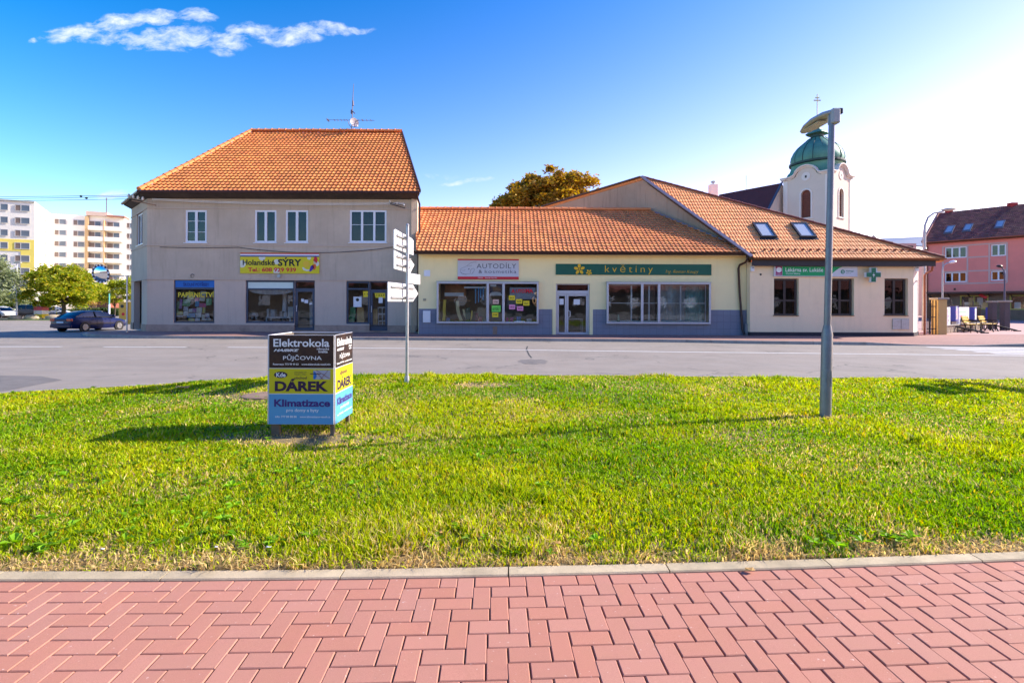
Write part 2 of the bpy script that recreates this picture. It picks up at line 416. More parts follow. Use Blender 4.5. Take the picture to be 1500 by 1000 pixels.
def brick_mat():
    m = bpy.data.materials.new('red concrete paver'); m.use_nodes = True; g = NT(m.node_tree); b = g.n['Principled BSDF']
    tc = g.node('ShaderNodeTexCoord'); vec = tc.outputs['Object']
    oi = g.node('ShaderNodeObjectInfo'); r = oi.outputs['Random']
    off = g.node('ShaderNodeVectorMath', operation='ADD'); g.put(off.inputs[0], vec)
    sc = g.node('ShaderNodeVectorMath', operation='SCALE'); g.put(sc.inputs[0], oi.outputs['Location']); sc.inputs['Scale'].default_value = 3.1; g.put(off.inputs[1], sc.outputs[0])
    v = off.outputs[0]
    c = g.mix(g.mapr(g.noise(v, 330, 3, .85), .32, .68), (.36, .147, .10, 1), (.50, .23, .165, 1))
    c = g.mix(g.mapr(g.noise(v, 9, 5, .7), .4, .7, 0, .3), c, (.40, .20, .12, 1))
    c = g.mix(g.mapr(g.noise(v, 45, 2, .5), .70, .76, 0, .6), c, (.66, .50, .44, 1))
    c = g.mix(g.mapr(g.noise(v, 3, 5, .75), .58, .75, 0, .3), c, (.27, .12, .09, 1))
    hs = g.node('ShaderNodeHueSaturation'); g.put(hs.inputs['Color'], c); g.put(hs.inputs['Value'], g.mapr(r, 0, 1, .95, 1.04))
    g.put(hs.inputs['Saturation'], g.mapr(g.math('FRACT', g.math('MULTIPLY', r, 9.7)), 0, 1, .95, 1.03))
    g.put(b.inputs['Base Color'], hs.outputs[0]); b.inputs['Roughness'].default_value = .8; b.inputs['Specular IOR Level'].default_value = .3
    bp = g.node('ShaderNodeBump'); bp.inputs['Strength'].default_value = .45; bp.inputs['Distance'].default_value = .003
    g.put(bp.inputs['Height'], g.noise(v, 300, 4, .8)); g.put(b.inputs['Normal'], bp.outputs[0])
    return m
m_brick = brick_mat()

# the land itself, then the road on it
sheet('ground', [-1500, -200, -80, -30, 0, 30, 80, 200, 1500], [-400, -100, -30, 0, 40, 100, 200, 1500], lambda x, y: -0.5, m_far_ground)
sheet('road', frange(-90, -14, 2)+frange(-12, 70, 4), frange(4, 24, 4)+frange(25, 62, 1.2), lambda x, y: dip(x, y), m_asphalt,
      inside=lambda x, y: y < 25.2 or x < -14 or x > 24)

# kerb line of the far pavement (x, y)
FAR = [(-23.2, 44), (-22.8, 34), (-22.3, 28.5), (-21.3, 25.6), (-19.6, 24.2), (-16.9, 23.5), (-10.7, 23.2), (-4.5, 22.9), (0, 22.7), (3.3, 22.55), (7.3, 22.2), (9.9, 21.6), (15.1, 20.95), (20, 20.5), (32, 19.7), (60, 18)]
def resample(pts, step):
    out = [Vector(pts[0])]; acc = 0
    P = [Vector(p) for p in pts]
    seg = []
    for a, b_ in zip(P, P[1:]):
        L = (b_-a).length; seg.append((a, b_, L))
    tot = sum(s_[2] for s_ in seg); n = int(tot/step); res = []
    for i in range(n+1):
        t = i*step
        for a, b_, L in seg:
            if t <= L: res.append(a+(b_-a)*(t/L)); break
            t -= L
    return res
fk = resample(FAR, 1.0)
def kerb_h(p):
    x = p[0]
    if 16.0 < x < 18.6: return 0.035
    if 14.5 < x <= 16.0: return 0.12-(x-14.5)/1.5*.085
    if 18.6 <= x < 20: return .035+(x-18.6)/1.4*.085
    return 0.12
# pavement deck between the kerb and the houses
b = MB()
for i in range(len(fk)):
    p = fk[i]; q = fk[min(i+1, len(fk)-1)]; o_ = fk[max(i-1, 0)]
    d = (q-o_).normalized(); nrm = Vector((-d.y, d.x))
    a = p+nrm*.16
    h = kerb_h(p)
    if p.x < -19 and p.y > 24.3:
        back = Vector((-19.0, max(p.y, 26)))
    else: back = Vector((max(p.x, -19.0), 27.4 if p.x < 12 else 40))
    zz = dip(p.x, p.y)
    b.v += [(a.x, a.y, h+zz), (a.x+(back.x-a.x)*min(1, 1.2/max(.1, (back-a).length)), a.y+(back.y-a.y)*min(1, 1.2/max(.1, (back-a).length)), .12+zz*.6), (back.x, back.y, .12+zz*.3)]
for i in range(len(fk)-1):
    k = i*3
    b.f += [(k, k+3, k+4, k+1), (k+1, k+4, k+5, k+2)]
sidewalk = b.build('sidewalk', m_far_pave, kind='structure', fix=False)
for i in range(len(fk)-1):
    p, q = fk[i], fk[i+1]
    if p.x > 34: break
    d = (q-p).normalized(); nrm = Vector((-d.y, d.x)); g_ = .006
    h0, h1 = kerb_h(p)+.004, kerb_h(q)+.004; z0, z1 = dip(p.x, p.y), dip(q.x, q.y)
    a0, a1 = p+d*g_, q-d*g_; c0, c1 = a0+nrm*.16, a1+nrm*.16
    mb = MB().add([(a0.x, a0.y, -.1+z0), (a1.x, a1.y, -.1+z1), (c1.x, c1.y, -.1+z1), (c0.x, c0.y, -.1+z0),
                   (a0.x+nrm.x*.02, a0.y+nrm.y*.02, h0+z0), (a1.x+nrm.x*.02, a1.y+nrm.y*.02, h1+z1), (c1.x, c1.y, h1+z1), (c0.x, c0.y, h0+z0)],
                  [(0, 3, 2, 1), (4, 5, 6, 7), (0, 1, 5, 4), (1, 2, 6, 5), (2, 3, 7, 6), (3, 0, 4, 7)])
    mb.build('kerb_stone', m_kerb2, sidewalk)
# plaza to the right, behind the pavement
sheet('plaza', frange(11, 75, 4), frange(27.0, 75, 4), lambda x, y: .125, m_plaza, inside=lambda x, y: x > 18 or y > 26)

# road markings
line = [(px, hor(px)+d) for px, d in ((-300, 64), (0, 65.5), (200, 65.2), (400, 65.2), (600, 65.8), (800, 67.8), (1000, 69.5), (1250, 71.3), (1500, 73), (1800, 76))]
def gpt(px, py): Y = F*CAMZ/(py-hor(px)); return Vector((X(px, Y), Y))
LP = resample([gpt(*p) for p in line], .25)
def strip(pts, w, z, name, mat, label=None):
    b = MB()
    for i, p in enumerate(pts):
        d = (pts[min(i+1, len(pts)-1)]-pts[max(i-1, 0)]).normalized(); n_ = Vector((-d.y, d.x))*w/2
        b.v += [(p.x-n_.x, p.y-n_.y, z+dip(p.x, p.y)), (p.x+n_.x, p.y+n_.y, z+dip(p.x, p.y))]
    b.f = [(2*i, 2*i+2, 2*i+3, 2*i+1) for i in range(len(pts)-1)]
    return b.build(name, mat, kind='structure', fix=False)
def px_of(p): return 750+F*p.x/p.y
for (a, c) in ((-300, -80), (-40, 97), (144, 274), (324, 1900)):
    seg = [p for p in LP if a <= px_of(p) <= c]
    if len(seg) > 1: strip(seg, .17, .004, 'lane_line', m_paint)
for i in range(6):     # bars of the pedestrian crossing at the lowered kerb
    x0 = 14.9+i*.05; y0 = 20.3-i*.62
    pts = [Vector((x0+t*4.2, y0-t*.35)) for t in (0, .25, .5, .75, 1)]
    if i < 5: strip([p+Vector((1.2, -.2)) for p in pts], .32, .0045, 'crossing_bar', m_paint)
# darker asphalt repairs
def blob(cx, cy, rx, ry, z, name, mat, n=26, seed=1, rot=0):
    r_ = random.Random(seed); b = MB(); pts = []
    for i in range(n):
        a = 2*math.pi*i/n; k = 1+r_.uniform(-.16, .16)
        x, y = rx*k*math.cos(a), ry*k*math.sin(a)
        pts.append((cx+x*math.cos(rot)-y*math.sin(rot), cy+x*math.sin(rot)+y*math.cos(rot), z))
    return b.poly(pts).build(name, mat, kind='structure', fix=False)
p = gpt(782, 529.5); blob(p.x, p.y, .42, .62, .004, 'asphalt_patch', m_asphalt_dark, seed=3)
cr = [gpt(779, 524), gpt(775.5, 520), gpt(773, 515), gpt(771.5, 511), gpt(773, 507)]
strip(cr, .05, .0035, 'road_crack', M('crack filler', (.05, .05, .05), .9, .1))
q0, q1, q2, q3 = gpt(-60, 590), gpt(92, 556.5), gpt(60, 551), gpt(-60, 549)
MB().poly([(q.x, q.y, .004) for q in (q0, gpt(0, 574), q1, q2, q3)]).build('asphalt_overlay', m_asphalt_dark, kind='structure', fix=False)

# ------------------------------------------------------------------ near pavement in herringbone
def kc(x): return 3.085+.045*x+.0065*x*x if x < 4 else 3.369+.097*(x-4)        # kerb line
def kslope(x): return .045+.013*x if x < 4 else .097
base = MB()
xs = frange(-9, 9, .5)
for x in xs: base.v += [(x, -3.0, -.012), (x, kc(x)-.004, -.012)]
base.f = [(2*i, 2*i+2, 2*i+3, 2*i+1) for i in range(len(xs)-1)]
pavement = base.build('pavement', m_joint, kind='structure', fix=False)
def brick_geo(lx, ly):
    g_ = .0021; c_ = .004; x, y = lx/2-g_, ly/2-g_
    v = [(-x, -y, -.04), (x, -y, -.04), (x, y, -.04), (-x, y, -.04), (-x, -y, -c_), (x, -y, -c_), (x, y, -c_), (-x, y, -c_),
         (-x+c_, -y+c_, 0), (x-c_, -y+c_, 0), (x-c_, y-c_, 0), (-x+c_, y-c_, 0)]
    f = [(0, 1, 5, 4), (1, 2, 6, 5), (2, 3, 7, 6), (3, 0, 4, 7), (4, 5, 9, 8), (5, 6, 10, 9), (6, 7, 11, 10), (7, 4, 8, 11), (8, 9, 10, 11)]
    return v, f
PX, PY = .1, .1055
def mesh_of(name, vf, mat):
    me = bpy.data.meshes.new(name); me.from_pydata(vf[0], [], vf[1]); me.materials.append(mat); return me
geo = {'h': brick_geo(2*PX, PY), 'v': brick_geo(PX, 2*PY), 's': brick_geo(PX, PY)}
bm_ = {k: mesh_of('brick_'+k, g_, m_brick) for k, g_ in geo.items()}
cells = []
NX, NR = 62, 34
for r_ in range(NR):               # row 0 touches the kerb
    for i in range(-NX, NX):
        s_ = (i-r_) % 4
        xc = -.612+i*PX
        if s_ == 0: cells.append(('h', xc+PX, r_+.5))
        elif s_ == 3 and True: cells.append(('v', xc+PX/2, r_+1.0))
        elif s_ == 2 and r_ == 0: cells.append(('s', xc+PX/2, .5))
vis = []; rest = []
for k, x, r_ in cells:
    y = kc(x)-r_*PY
    ok = y > 2.08 and abs(x)/y < 1.02
    (vis if ok else rest).append((k, x, y))
vis.sort(key=lambda c: -(c[2] > 2.16)*1-1/c[2])
rest += vis[300:]; vis = vis[:300]
def brick_pose(x, y):
    return Matrix.Translation((x, y, nr.uniform(-.0012, .0012))) @ Matrix.Rotation(math.atan(kslope(x))+nr.uniform(-.004, .004), 4, 'Z') @ Matrix.Rotation(nr.uniform(-.005, .005), 4, 'X') @ Matrix.Rotation(nr.uniform(-.005, .005), 4, 'Y')
for k, x, y in vis:
    o = bpy.data.objects.new('brick', bm_[k]); COL.objects.link(o); o.parent = pavement; o.matrix_world = brick_pose(x, y)
b = MB()
for k, x, y in rest:
    m_ = brick_pose(x, y); b.add([m_ @ Vector(v) for v in geo[k][0]], geo[k][1])
b.build('brick_field', m_brick, pavement, kind='stuff', fix=False)
# kerb stones of the lawn edge
kerb = MB().box(-.01, .01, kc(0)+.04, kc(0)+.06, -.1, -.06).build('kerb', m_kerb, kind='structure')
kx = [-9.0, -8, -7, -6, -5.0, -4.03, -3.03, -2.045, -1.005, -.015, .96, 1.98, 2.98, 3.98, 4.98, 5.98, 6.98, 7.98]
for a, c in zip(kx, kx[1:]):
    mb = MB(); rings = []
    n = 4
    for i in range(n+1):
        x = a+.004+(c-a-.008)*i/n; y = kc(x)
        rings.append([(x, y, -.1), (x, y, .004), (x, y+.006, .012), (x, y+.094, .012), (x, y+.1, .004), (x, y+.1, -.1)])
    mb.loft(rings).build('kerb_stone', m_kerb, kerb)

# ------------------------------------------------------------------ the lawn
NEARL = [(-16, 1), (-14, 5), (-11.5, 8), (-9.0, 9.1), (-8.2, 9.6), (-6.9, 10.2), (-5.2, 11.3), (-2.3, 11.8), (0, 11.75), (3.8, 11.6), (11.1, 11.3), (20, 10.9), (30, 10.5)]
def lawn_far(x): return interp(x, NEARL)
def lawn_z(x, y): return .012+.03*float(value_noise(x, y, 1.7, 5))+.02*math.sin(x*.5)*.5
b = MB(); lx = frange(-15.9, 30, .3); rows = 26
for x in lx:
    y0 = kc(x)+.1 if abs(x) < 9 else (kc(9)+.1 if x > 0 else kc(-9)+.1); y1 = max(lawn_far(x)-.08, y0+.01)
    for j in range(rows+1):
        t = j/rows; y = y0+(y1-y0)*t
        e = min(1, min(j, rows-j)/2.0)
        b.v.append((x, y, .004+(lawn_z(x, y)-.004)*e))
for i in range(len(lx)-1):
    for j in range(rows):
        k = i*(rows+1)+j; b.f.append((k, k+rows+1, k+rows+2, k+1))
lawn = b.build('lawn_soil', m_soil, kind='structure', fix=False, smooth=True)
ed = resample([(x, y) for x, y in NEARL], 1.0)
eb = MB().box(0, .01, 11.7, 11.71, -.1, -.05).build('lawn_kerb', m_kerb2, kind='structure')
for p, q in zip(ed, ed[1:]):
    d = (q-p).normalized(); n_ = Vector((-d.y, d.x)); p2, q2 = p+d*.005, q-d*.005; r0, r1 = p2-n_*.08, q2-n_*.08
    MB().add([(p2.x, p2.y, -.1), (q2.x, q2.y, -.1), (r1.x, r1.y, -.1), (r0.x, r0.y, -.1), (p2.x, p2.y, .03), (q2.x, q2.y, .03), (r1.x, r1.y, .03), (r0.x, r0.y, .03)],
             [(0, 3, 2, 1), (4, 5, 6, 7), (0, 1, 5, 4), (1, 2, 6, 5), (2, 3, 7, 6), (3, 0, 4, 7)]).build('kerb_stone', m_kerb2, eb)

BARE = [(gpt(385, 582), .9, .35), (gpt(1195, 617), .35, .12), (gpt(1215, 617), .35, .12), (gpt(445, 645), .8, .3), (gpt(704, 566), .5, .3)]
def grass():
    pts = []
    for (y0, y1, dens) in ((3.1, 4.4, 6800), (4.4, 6.0, 4300), (6.0, 8.2, 2500), (8.2, 12, 1500)):
        half = y1*1.02+1.9
        n = int(2*half*(y1-y0)*dens); x = nr.uniform(-half, half, n); y = nr.uniform(y0, y1, n)
        pts.append(np.stack([x, y], 1))
    P = np.concatenate(pts); x, y = P[:, 0], P[:, 1]
    kcy = np.where(x < 4, 3.085+.045*x+.0065*x*x, 3.369+.097*(x-4))+.1
    far = np.interp(x, [p[0] for p in NEARL], [p[1] for p in NEARL])-.1
    edge = y-kcy; fe = far-y
    dn = value_noise(x, y, .55, 1)*.55+value_noise(x, y, .16, 2)*.45
    big = value_noise(x, y, 1.9, 3)*.6+value_noise(x, y, .7, 4)*.4
    dry = np.clip(.95-edge/.30+(value_noise(x, y, .3, 9)-.5)*1.5, 0, 1)
    bare = np.zeros(len(x))
    for c_, rx, ry in BARE: bare = np.maximum(bare, np.clip(1.5-np.sqrt(((x-c_.x)/rx)**2+((y-c_.y)/ry)**2), 0, 1))
    keep = (edge > .0) & (fe > .0) & (nr.uniform(0, 1, len(x)) < np.clip(.45+dn*1.1, 0, 1)*(1-bare*.8)*(1-dry*.25))
    x, y, edge, dn, big, dry, fe, bare = [a[keep] for a in (x, y, edge, dn, big, dry, fe, bare)]
    n = len(x)
    wide = .0021+.00080*y
    tuft = np.clip((value_noise(x, y, .26, 12)-.62)*4, 0, 1)*np.clip((value_noise(x, y, 1.1, 14)-.35)*3, 0, 1)
    h = (.026+.040*nr.rand(n))*(.65+.6*big)*(1+1.3*tuft)*(1-.45*dry)+.004
    h *= 1-.35*bare
    h *= .72+.5*np.clip((value_noise(x, y, .85, 41)-.3)*2, 0, 1)
    ang = nr.uniform(0, 2*np.pi, n); wd = np.stack([np.cos(ang), np.sin(ang)], 1)
    lean = nr.uniform(.15, .95, n)*h*(1+.8*dry); la = nr.uniform(0, 2*np.pi, n)+0; ld = np.stack([np.cos(la), np.sin(la)], 1)
    z = .012+.03*value_noise(x, y, 1.7, 5)+.01*np.sin(x*.5)
    z = .004+(z-.004)*np.clip(np.minimum(edge, fe)/.5, 0, 1)
    V = np.zeros((n, 5, 3))
    def at_(t, w):
        cx = x+ld[:, 0]*lean*t*t; cy = y+ld[:, 1]*lean*t*t; cz = z+h*(t-.22*t*t*lean/h)
        return cx, cy, cz, wd[:, 0]*wide*w, wd[:, 1]*wide*w
    for k, (t, w) in enumerate(((0, 1), (.55, .8))):
        cx, cy, cz, wx, wy = at_(t, w)
        V[:, 2*k] = np.stack([cx-wx, cy-wy, cz], 1); V[:, 2*k+1] = np.stack([cx+wx, cy+wy, cz], 1)
    cx, cy, cz, _, _ = at_(1.0, 0); V[:, 4] = np.stack([cx, cy, cz], 1)
    V[:, 0:2, 2] -= .004
    me = bpy.data.meshes.new('grass')
    me.vertices.add(n*5); me.vertices.foreach_set('co', V.reshape(-1))
    me.loops.add(n*7); me.polygons.add(n*2)
    base_ = (np.arange(n)*5)[:, None]
    li = base_+np.array([0, 1, 3, 2, 2, 3, 4]); me.loops.foreach_set('vertex_index', li.reshape(-1).astype(np.int32))
    ls = (np.arange(n)*7)[:, None]+np.array([0, 4]); me.polygons.foreach_set('loop_start', ls.reshape(-1).astype(np.int32))
    me.update(calc_edges=True)
    # colour of each blade: greens, yellower in patches, straw at the dry edge
    g1 = np.array([.20, .37, .003]); g2 = np.array([.50, .56, .006]); g3 = np.array([.07, .15, .003]); st = np.array([.66, .50, .22])
    t = np.clip((big-.5)*2.2+.42+nr.normal(0, .14, n), 0, 1)[:, None]
    c = g1*(1-t)+g2*t
    k = (nr.rand(n) < .20)[:, None]; c = np.where(k, g3, c)
    k = (nr.rand(n) < .04+.10*big)[:, None]; c = np.where(k, np.array([.52, .36, .02]), c)
    ys = np.clip((value_noise(x, y, .9, 21)-.58)*3, 0, .45)
    isd = (nr.rand(n) < np.clip(dry*.85+.03+ys*.4+bare*.6, 0, .93))[:, None]; c = np.where(isd, st*(.7+.6*nr.rand(n)[:, None]), c)
    c = c*(.62+.62*nr.rand(n)[:, None])
    ca = np.ones((n, 5, 4)); ca[:, :, :3] = c[:, None, :]
    at = me.color_attributes.new('tint', 'FLOAT_COLOR', 'POINT'); at.data.foreach_set('color', ca.reshape(-1).astype(np.float32))
    me.materials.append(leafy('grass blade', None, .42, .5, attr='tint', spec=.15))
    o = bpy.data.objects.new('grass', me); COL.objects.link(o); tag(o, kind='stuff', label='green lawn grass with straw coloured dry edge along the kerb', cat='grass')
    # broad leaved weeds: small rosettes
    vs = []; fs = []; cs = []
    nb = 1500
    for i in range(nb):
        yy = 3.3+8.0*(nr.rand()**1.3); xx = nr.uniform(-1, 1)*(yy*1.0+.3)
        if yy > lawn_far(xx)-.15 or yy < kc(min(8, max(-8, xx)))+.14: continue
        if value_noise(xx, yy, .8, 31) < .45: continue
        zz = .012+.03*float(value_noise(xx, yy, 1.7, 5)); nl = nr.randint(4, 8); s = nr.uniform(.02, .055)*(1+.05*yy)*(1.35 if nr.rand() < .06 else 1)
        cc = np.array([.17, .32, .015])*nr.uniform(.6, 1.6)
        for j in range(nl):
            a = nr.uniform(0, 6.28); d = np.array([math.cos(a), math.sin(a)]); pp = np.array([-d[1], d[0]]); up = nr.uniform(.25, .9)
            w = s*.3; k = len(vs)
            b0 = np.array([xx, yy, zz+.01]); 
            def P3(t, q, hh): return (xx+d[0]*s*t+pp[0]*w*q, yy+d[1]*s*t+pp[1]*w*q, zz+.012+s*up*hh)
            vs += [P3(0, 0, 0), P3(.5, 1, .6), P3(1.1, 0, .55), P3(.5, -1, .6)]; fs.append((k, k+1, k+2, k+3)); cs += [(*cc, 1)]*4
    me2 = bpy.data.meshes.new('weeds'); me2.from_pydata(vs, [], fs)
    at2 = me2.color_attributes.new('tint', 'FLOAT_COLOR', 'POINT'); at2.data.foreach_set('color', np.array(cs, dtype=np.float32).reshape(-1))
    me2.materials.append(MATS['grass blade']); o2 = bpy.data.objects.new('weeds', me2); COL.objects.link(o2)
    tag(o2, kind='stuff', label='small broad leaved weeds scattered through the lawn', cat='weeds')
    # straw and dead stalks lying along the kerb
    vs = []; fs = []; cs = []
    for i in range(3600):
        xx = nr.uniform(-4.2, 4.6); e_ = abs(nr.normal(0, .12)); yy = kc(xx)+.1+e_
        L = nr.uniform(.02, .07); a = nr.uniform(0, 6.28); w = nr.uniform(.0008, .002); zz = .008+nr.uniform(0, .02)
        dx, dy = math.cos(a)*L/2, math.sin(a)*L/2; px_, py_ = -math.sin(a)*w, math.cos(a)*w
        if yy-abs(dy) < kc(xx)+.085: continue
        dz = nr.uniform(-.008, .012); k = len(vs)
        vs += [(xx-dx-px_, yy-dy-py_, zz), (xx+dx-px_, yy+dy-py_, zz+dz), (xx+dx+px_, yy+dy+py_, zz+dz), (xx-dx+px_, yy-dy+py_, zz)]
        fs.append((k, k+1, k+2, k+3)); cc = np.array([.60, .43, .19])*nr.uniform(.5, 1.4); cs += [(*cc, 1)]*4
    me3 = bpy.data.meshes.new('straw'); me3.from_pydata(vs, [], fs)
    at3 = me3.color_attributes.new('tint', 'FLOAT_COLOR', 'POINT'); at3.data.foreach_set('color', np.array(cs, dtype=np.float32).reshape(-1))
    me3.materials.append(MATS['grass blade']); o3 = bpy.data.objects.new('straw', me3); COL.objects.link(o3)
    tag(o3, kind='stuff', label='dry straw lying along the lawn edge beside the kerb', cat='straw')
grass()
# ------------------------------------------------------------------ building helpers
m_tile_grey = M('orange clay roof tile', (.76, .26, .07), .7, .10, 1.2, island=.16, bump=.3, bscale=40, dirt=(.30, .12, .05), dirt_amt=.45, dirt_scale=.5)
m_tile_yel = M('weathered clay roof tile', (.78, .28, .095), .75, .12, 1.2, island=.17, bump=.3, bscale=40, dirt=(.30, .14, .08), dirt_amt=.5, dirt_scale=.45)
m_tile_pha = M('bright clay roof tile', (.97, .37, .13), .7, .08, 1.2, island=.10, bump=.2, bscale=40, dirt=(.24, .12, .06), dirt_amt=.35, dirt_scale=.6)
m_tile_pink = M('dark brown red roof tile', (.26, .085, .065), .75, .2, 1.2, island=.3, dirt=(.22, .1, .07), dirt_amt=.5, dirt_scale=.5)
m_tile_church = M('dark red church roof', (.10, .03, .03), .75, .15, .8)
m_deck = M('roof underside boards', (.10, .055, .03), .9, .2, 4)
m_stucco = M('grey pebbledash render', (.60, .475, .365), .95, .10, .7, bump=1, bscale=45, dirt=(.50, .38, .275), dirt_amt=.6, dirt_scale=.5, streak=.4)
m_stucco_low = M('smoother grey render', (.62, .485, .39), .95, .09, .7, bump=.7, bscale=60, dirt=(.51, .385, .295), dirt_amt=.6, dirt_scale=.7, streak=.3)
m_plinth = M('stained pinkish plinth', (.42, .29, .225), .95, .16, 1.5, bump=.6, bscale=40, dirt=(.12, .08, .065), dirt_amt=.8, dirt_scale=1.1)
m_yellow = M('pale yellow facade paint', (.97, .80, .44), .85, .035, .5, bump=.35, bscale=80, dirt=(.75, .66, .38), dirt_amt=.4, dirt_scale=.7, streak=.12)
m_cream = M('cream facade paint', (.97, .74, .49), .85, .05, .6, bump=.35, bscale=80, dirt=(.66, .51, .33), dirt_amt=.5, dirt_scale=.6, streak=.2)
m_gable = M('rough brown cement render', (.50, .36, .26), .95, .12, .8, bump=1, bscale=28, dirt=(.13, .1, .08), dirt_amt=.5, dirt_scale=.4, streak=.7)
m_door_dark = M('dark door paint', (.05, .04, .05), .5, .1, 3)
m_blue_panel = M('blue sign panel', (.01, .13, .48), .45, .05, 2)

def grid_mat(name, col, joint, w, h, off=.0, rough=.6):
    m = bpy.data.materials.new(name); m.use_nodes = True; g = NT(m.node_tree); b = g.n['Principled BSDF']
    tc = g.node('ShaderNodeTexCoord'); sp = g.node('ShaderNodeSeparateXYZ'); g.put(sp.inputs[0], tc.outputs['Object'])
    cb = g.node('ShaderNodeCombineXYZ'); g.put(cb.inputs[0], sp.outputs[0]); g.put(cb.inputs[1], sp.outputs[2])
    br = g.node('ShaderNodeTexBrick', offset=off); g.put(br.inputs['Vector'], cb.outputs[0])
    br.inputs['Color1'].default_value = (*col, 1); br.inputs['Color2'].default_value = (*[c*.9 for c in col], 1); br.inputs['Mortar'].default_value = (*joint, 1)
    br.inputs['Scale'].default_value = 1; br.inputs['Mortar Size'].default_value = .006; br.inputs['Brick Width'].default_value = w; br.inputs['Row Height'].default_value = h
    c = g.mix(g.mapr(g.noise(tc.outputs['Object'], 1.4, 5, .7), .4, .75, 0, .4), br.outputs[0], (*[c*.75 for c in col], 1))
    g.put(b.inputs['Base Color'], c); b.inputs['Roughness'].default_value = rough
    bp = g.node('ShaderNodeBump'); bp.inputs['Strength'].default_value = .5; bp.inputs['Distance'].default_value = .004; bp.invert = True
    g.put(bp.inputs['Height'], br.outputs['Fac']); g.put(b.inputs['Normal'], bp.outputs[0])
    return m
m_grey_tile = grid_mat('blue grey plinth tiles', (.20, .21, .27), (.12, .12, .15), .33, .33)

def wall(x0, x1, z0, z1, y0, y1, holes, mb=None):
    """a wall in the XZ plane, real openings with reveals"""
    b = mb or MB()
    xs = sorted({x0, x1, *[c for h in holes for c in h[:2]]}); zs = sorted({z0, z1, *[c for h in holes for c in h[2:4]]})
    solid = lambda x, z: not any(h[0] < x < h[1] and h[2] < z < h[3] for h in holes)
    for i in range(len(xs)-1):
        for j in range(len(zs)-1):
            if solid((xs[i]+xs[i+1])/2, (zs[j]+zs[j+1])/2):
                for y in (y0, y1):
                    b.poly([(xs[i], y, zs[j]), (xs[i+1], y, zs[j]), (xs[i+1], y, zs[j+1]), (xs[i], y, zs[j+1])])
    for (a, c, d, e) in [(x0, x1, z0, z1)]+[h[:4] for h in holes]:
        b.poly([(a, y0, d), (a, y1, d), (a, y1, e), (a, y0, e)]); b.poly([(c, y0, d), (c, y1, d), (c, y1, e), (c, y0, e)])
        b.poly([(a, y0, d), (c, y0, d), (c, y1, d), (a, y1, d)]); b.poly([(a, y0, e), (c, y0, e), (c, y1, e), (a, y1, e)])
    return b

def window(parent, x0, x1, z0, z1, yf, mat, mull=(), trans=(), fw=.07, bar=.06, recess=.12, gl=None, sill=None, curtain=None, name='window', pane=True, skip=None, label=None, dark=True, depth=.07, barw=None):
    """frame (part) with one pane per opening, sill, curtain (sub-parts)"""
    y = yf+recess; b = MB()
    b.box(x0, x1, y, y+depth, z1-fw, z1); b.box(x0, x1, y, y+depth, z0, z0+fw); b.box(x0, x0+fw, y, y+depth, z0+fw, z1-fw); b.box(x1-fw, x1, y, y+depth, z0+fw, z1-fw)
    xs = [x0+fw]; W, H = x1-x0, z1-z0
    for m_ in mull:
        c = x0+W*m_; b.box(c-bar/2, c+bar/2, y-.006, y+depth, z0+fw, z1-fw); xs += [c-bar/2, c+bar/2]
    xs.append(x1-fw); zs = [z0+fw]
    hb = barw or bar
    for t in trans:
        c = z0+H*t
        for k in range(0, len(xs), 2): b.box(xs[k], xs[k+1], y+.004, y+depth-.004, c-hb/2, c+hb/2)
        zs += [c-hb/2, c+hb/2]
    zs.append(z1-fw)
    fr = b.build(name, mat, parent, label)
    if pane:
        for i in range(0, len(xs), 2):
            for j in range(0, len(zs), 2):
                if skip and (i//2, j//2) in skip: continue
                MB().box(xs[i], xs[i+1], y+depth*.45, y+depth*.45+.008, zs[j], zs[j+1]).build('pane', gl or m_glass, fr)
    if sill: MB().box(x0-.05, x1+.05, yf-.06, y-.001, z0-.035, z0-.002).build('sill', sill, fr)
    if curtain is not None:
        n = 14*max(1, int(W*4)); cm = MB(); pts = []
        for i in range(n+1):
            x = x0+fw+(W-2*fw)*i/n; yy = y+depth+.12+.018*math.sin(i*1.3)+.008*math.sin(i*3.1); pts.append((x, yy))
        cm.v = [(x, yy, z0+.02) for x, yy in pts]+[(x, yy, z0+H*(1 if isinstance(curtain, bpy.types.Material) else 1)) for x, yy in pts]
        cm.f = [(i, i+1, n+2+i, n+1+i) for i in range(n)]
        cm.build('curtain', curtain, fr, fix=False)
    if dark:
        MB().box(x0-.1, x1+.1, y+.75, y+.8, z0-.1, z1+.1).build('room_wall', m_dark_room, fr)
    return fr

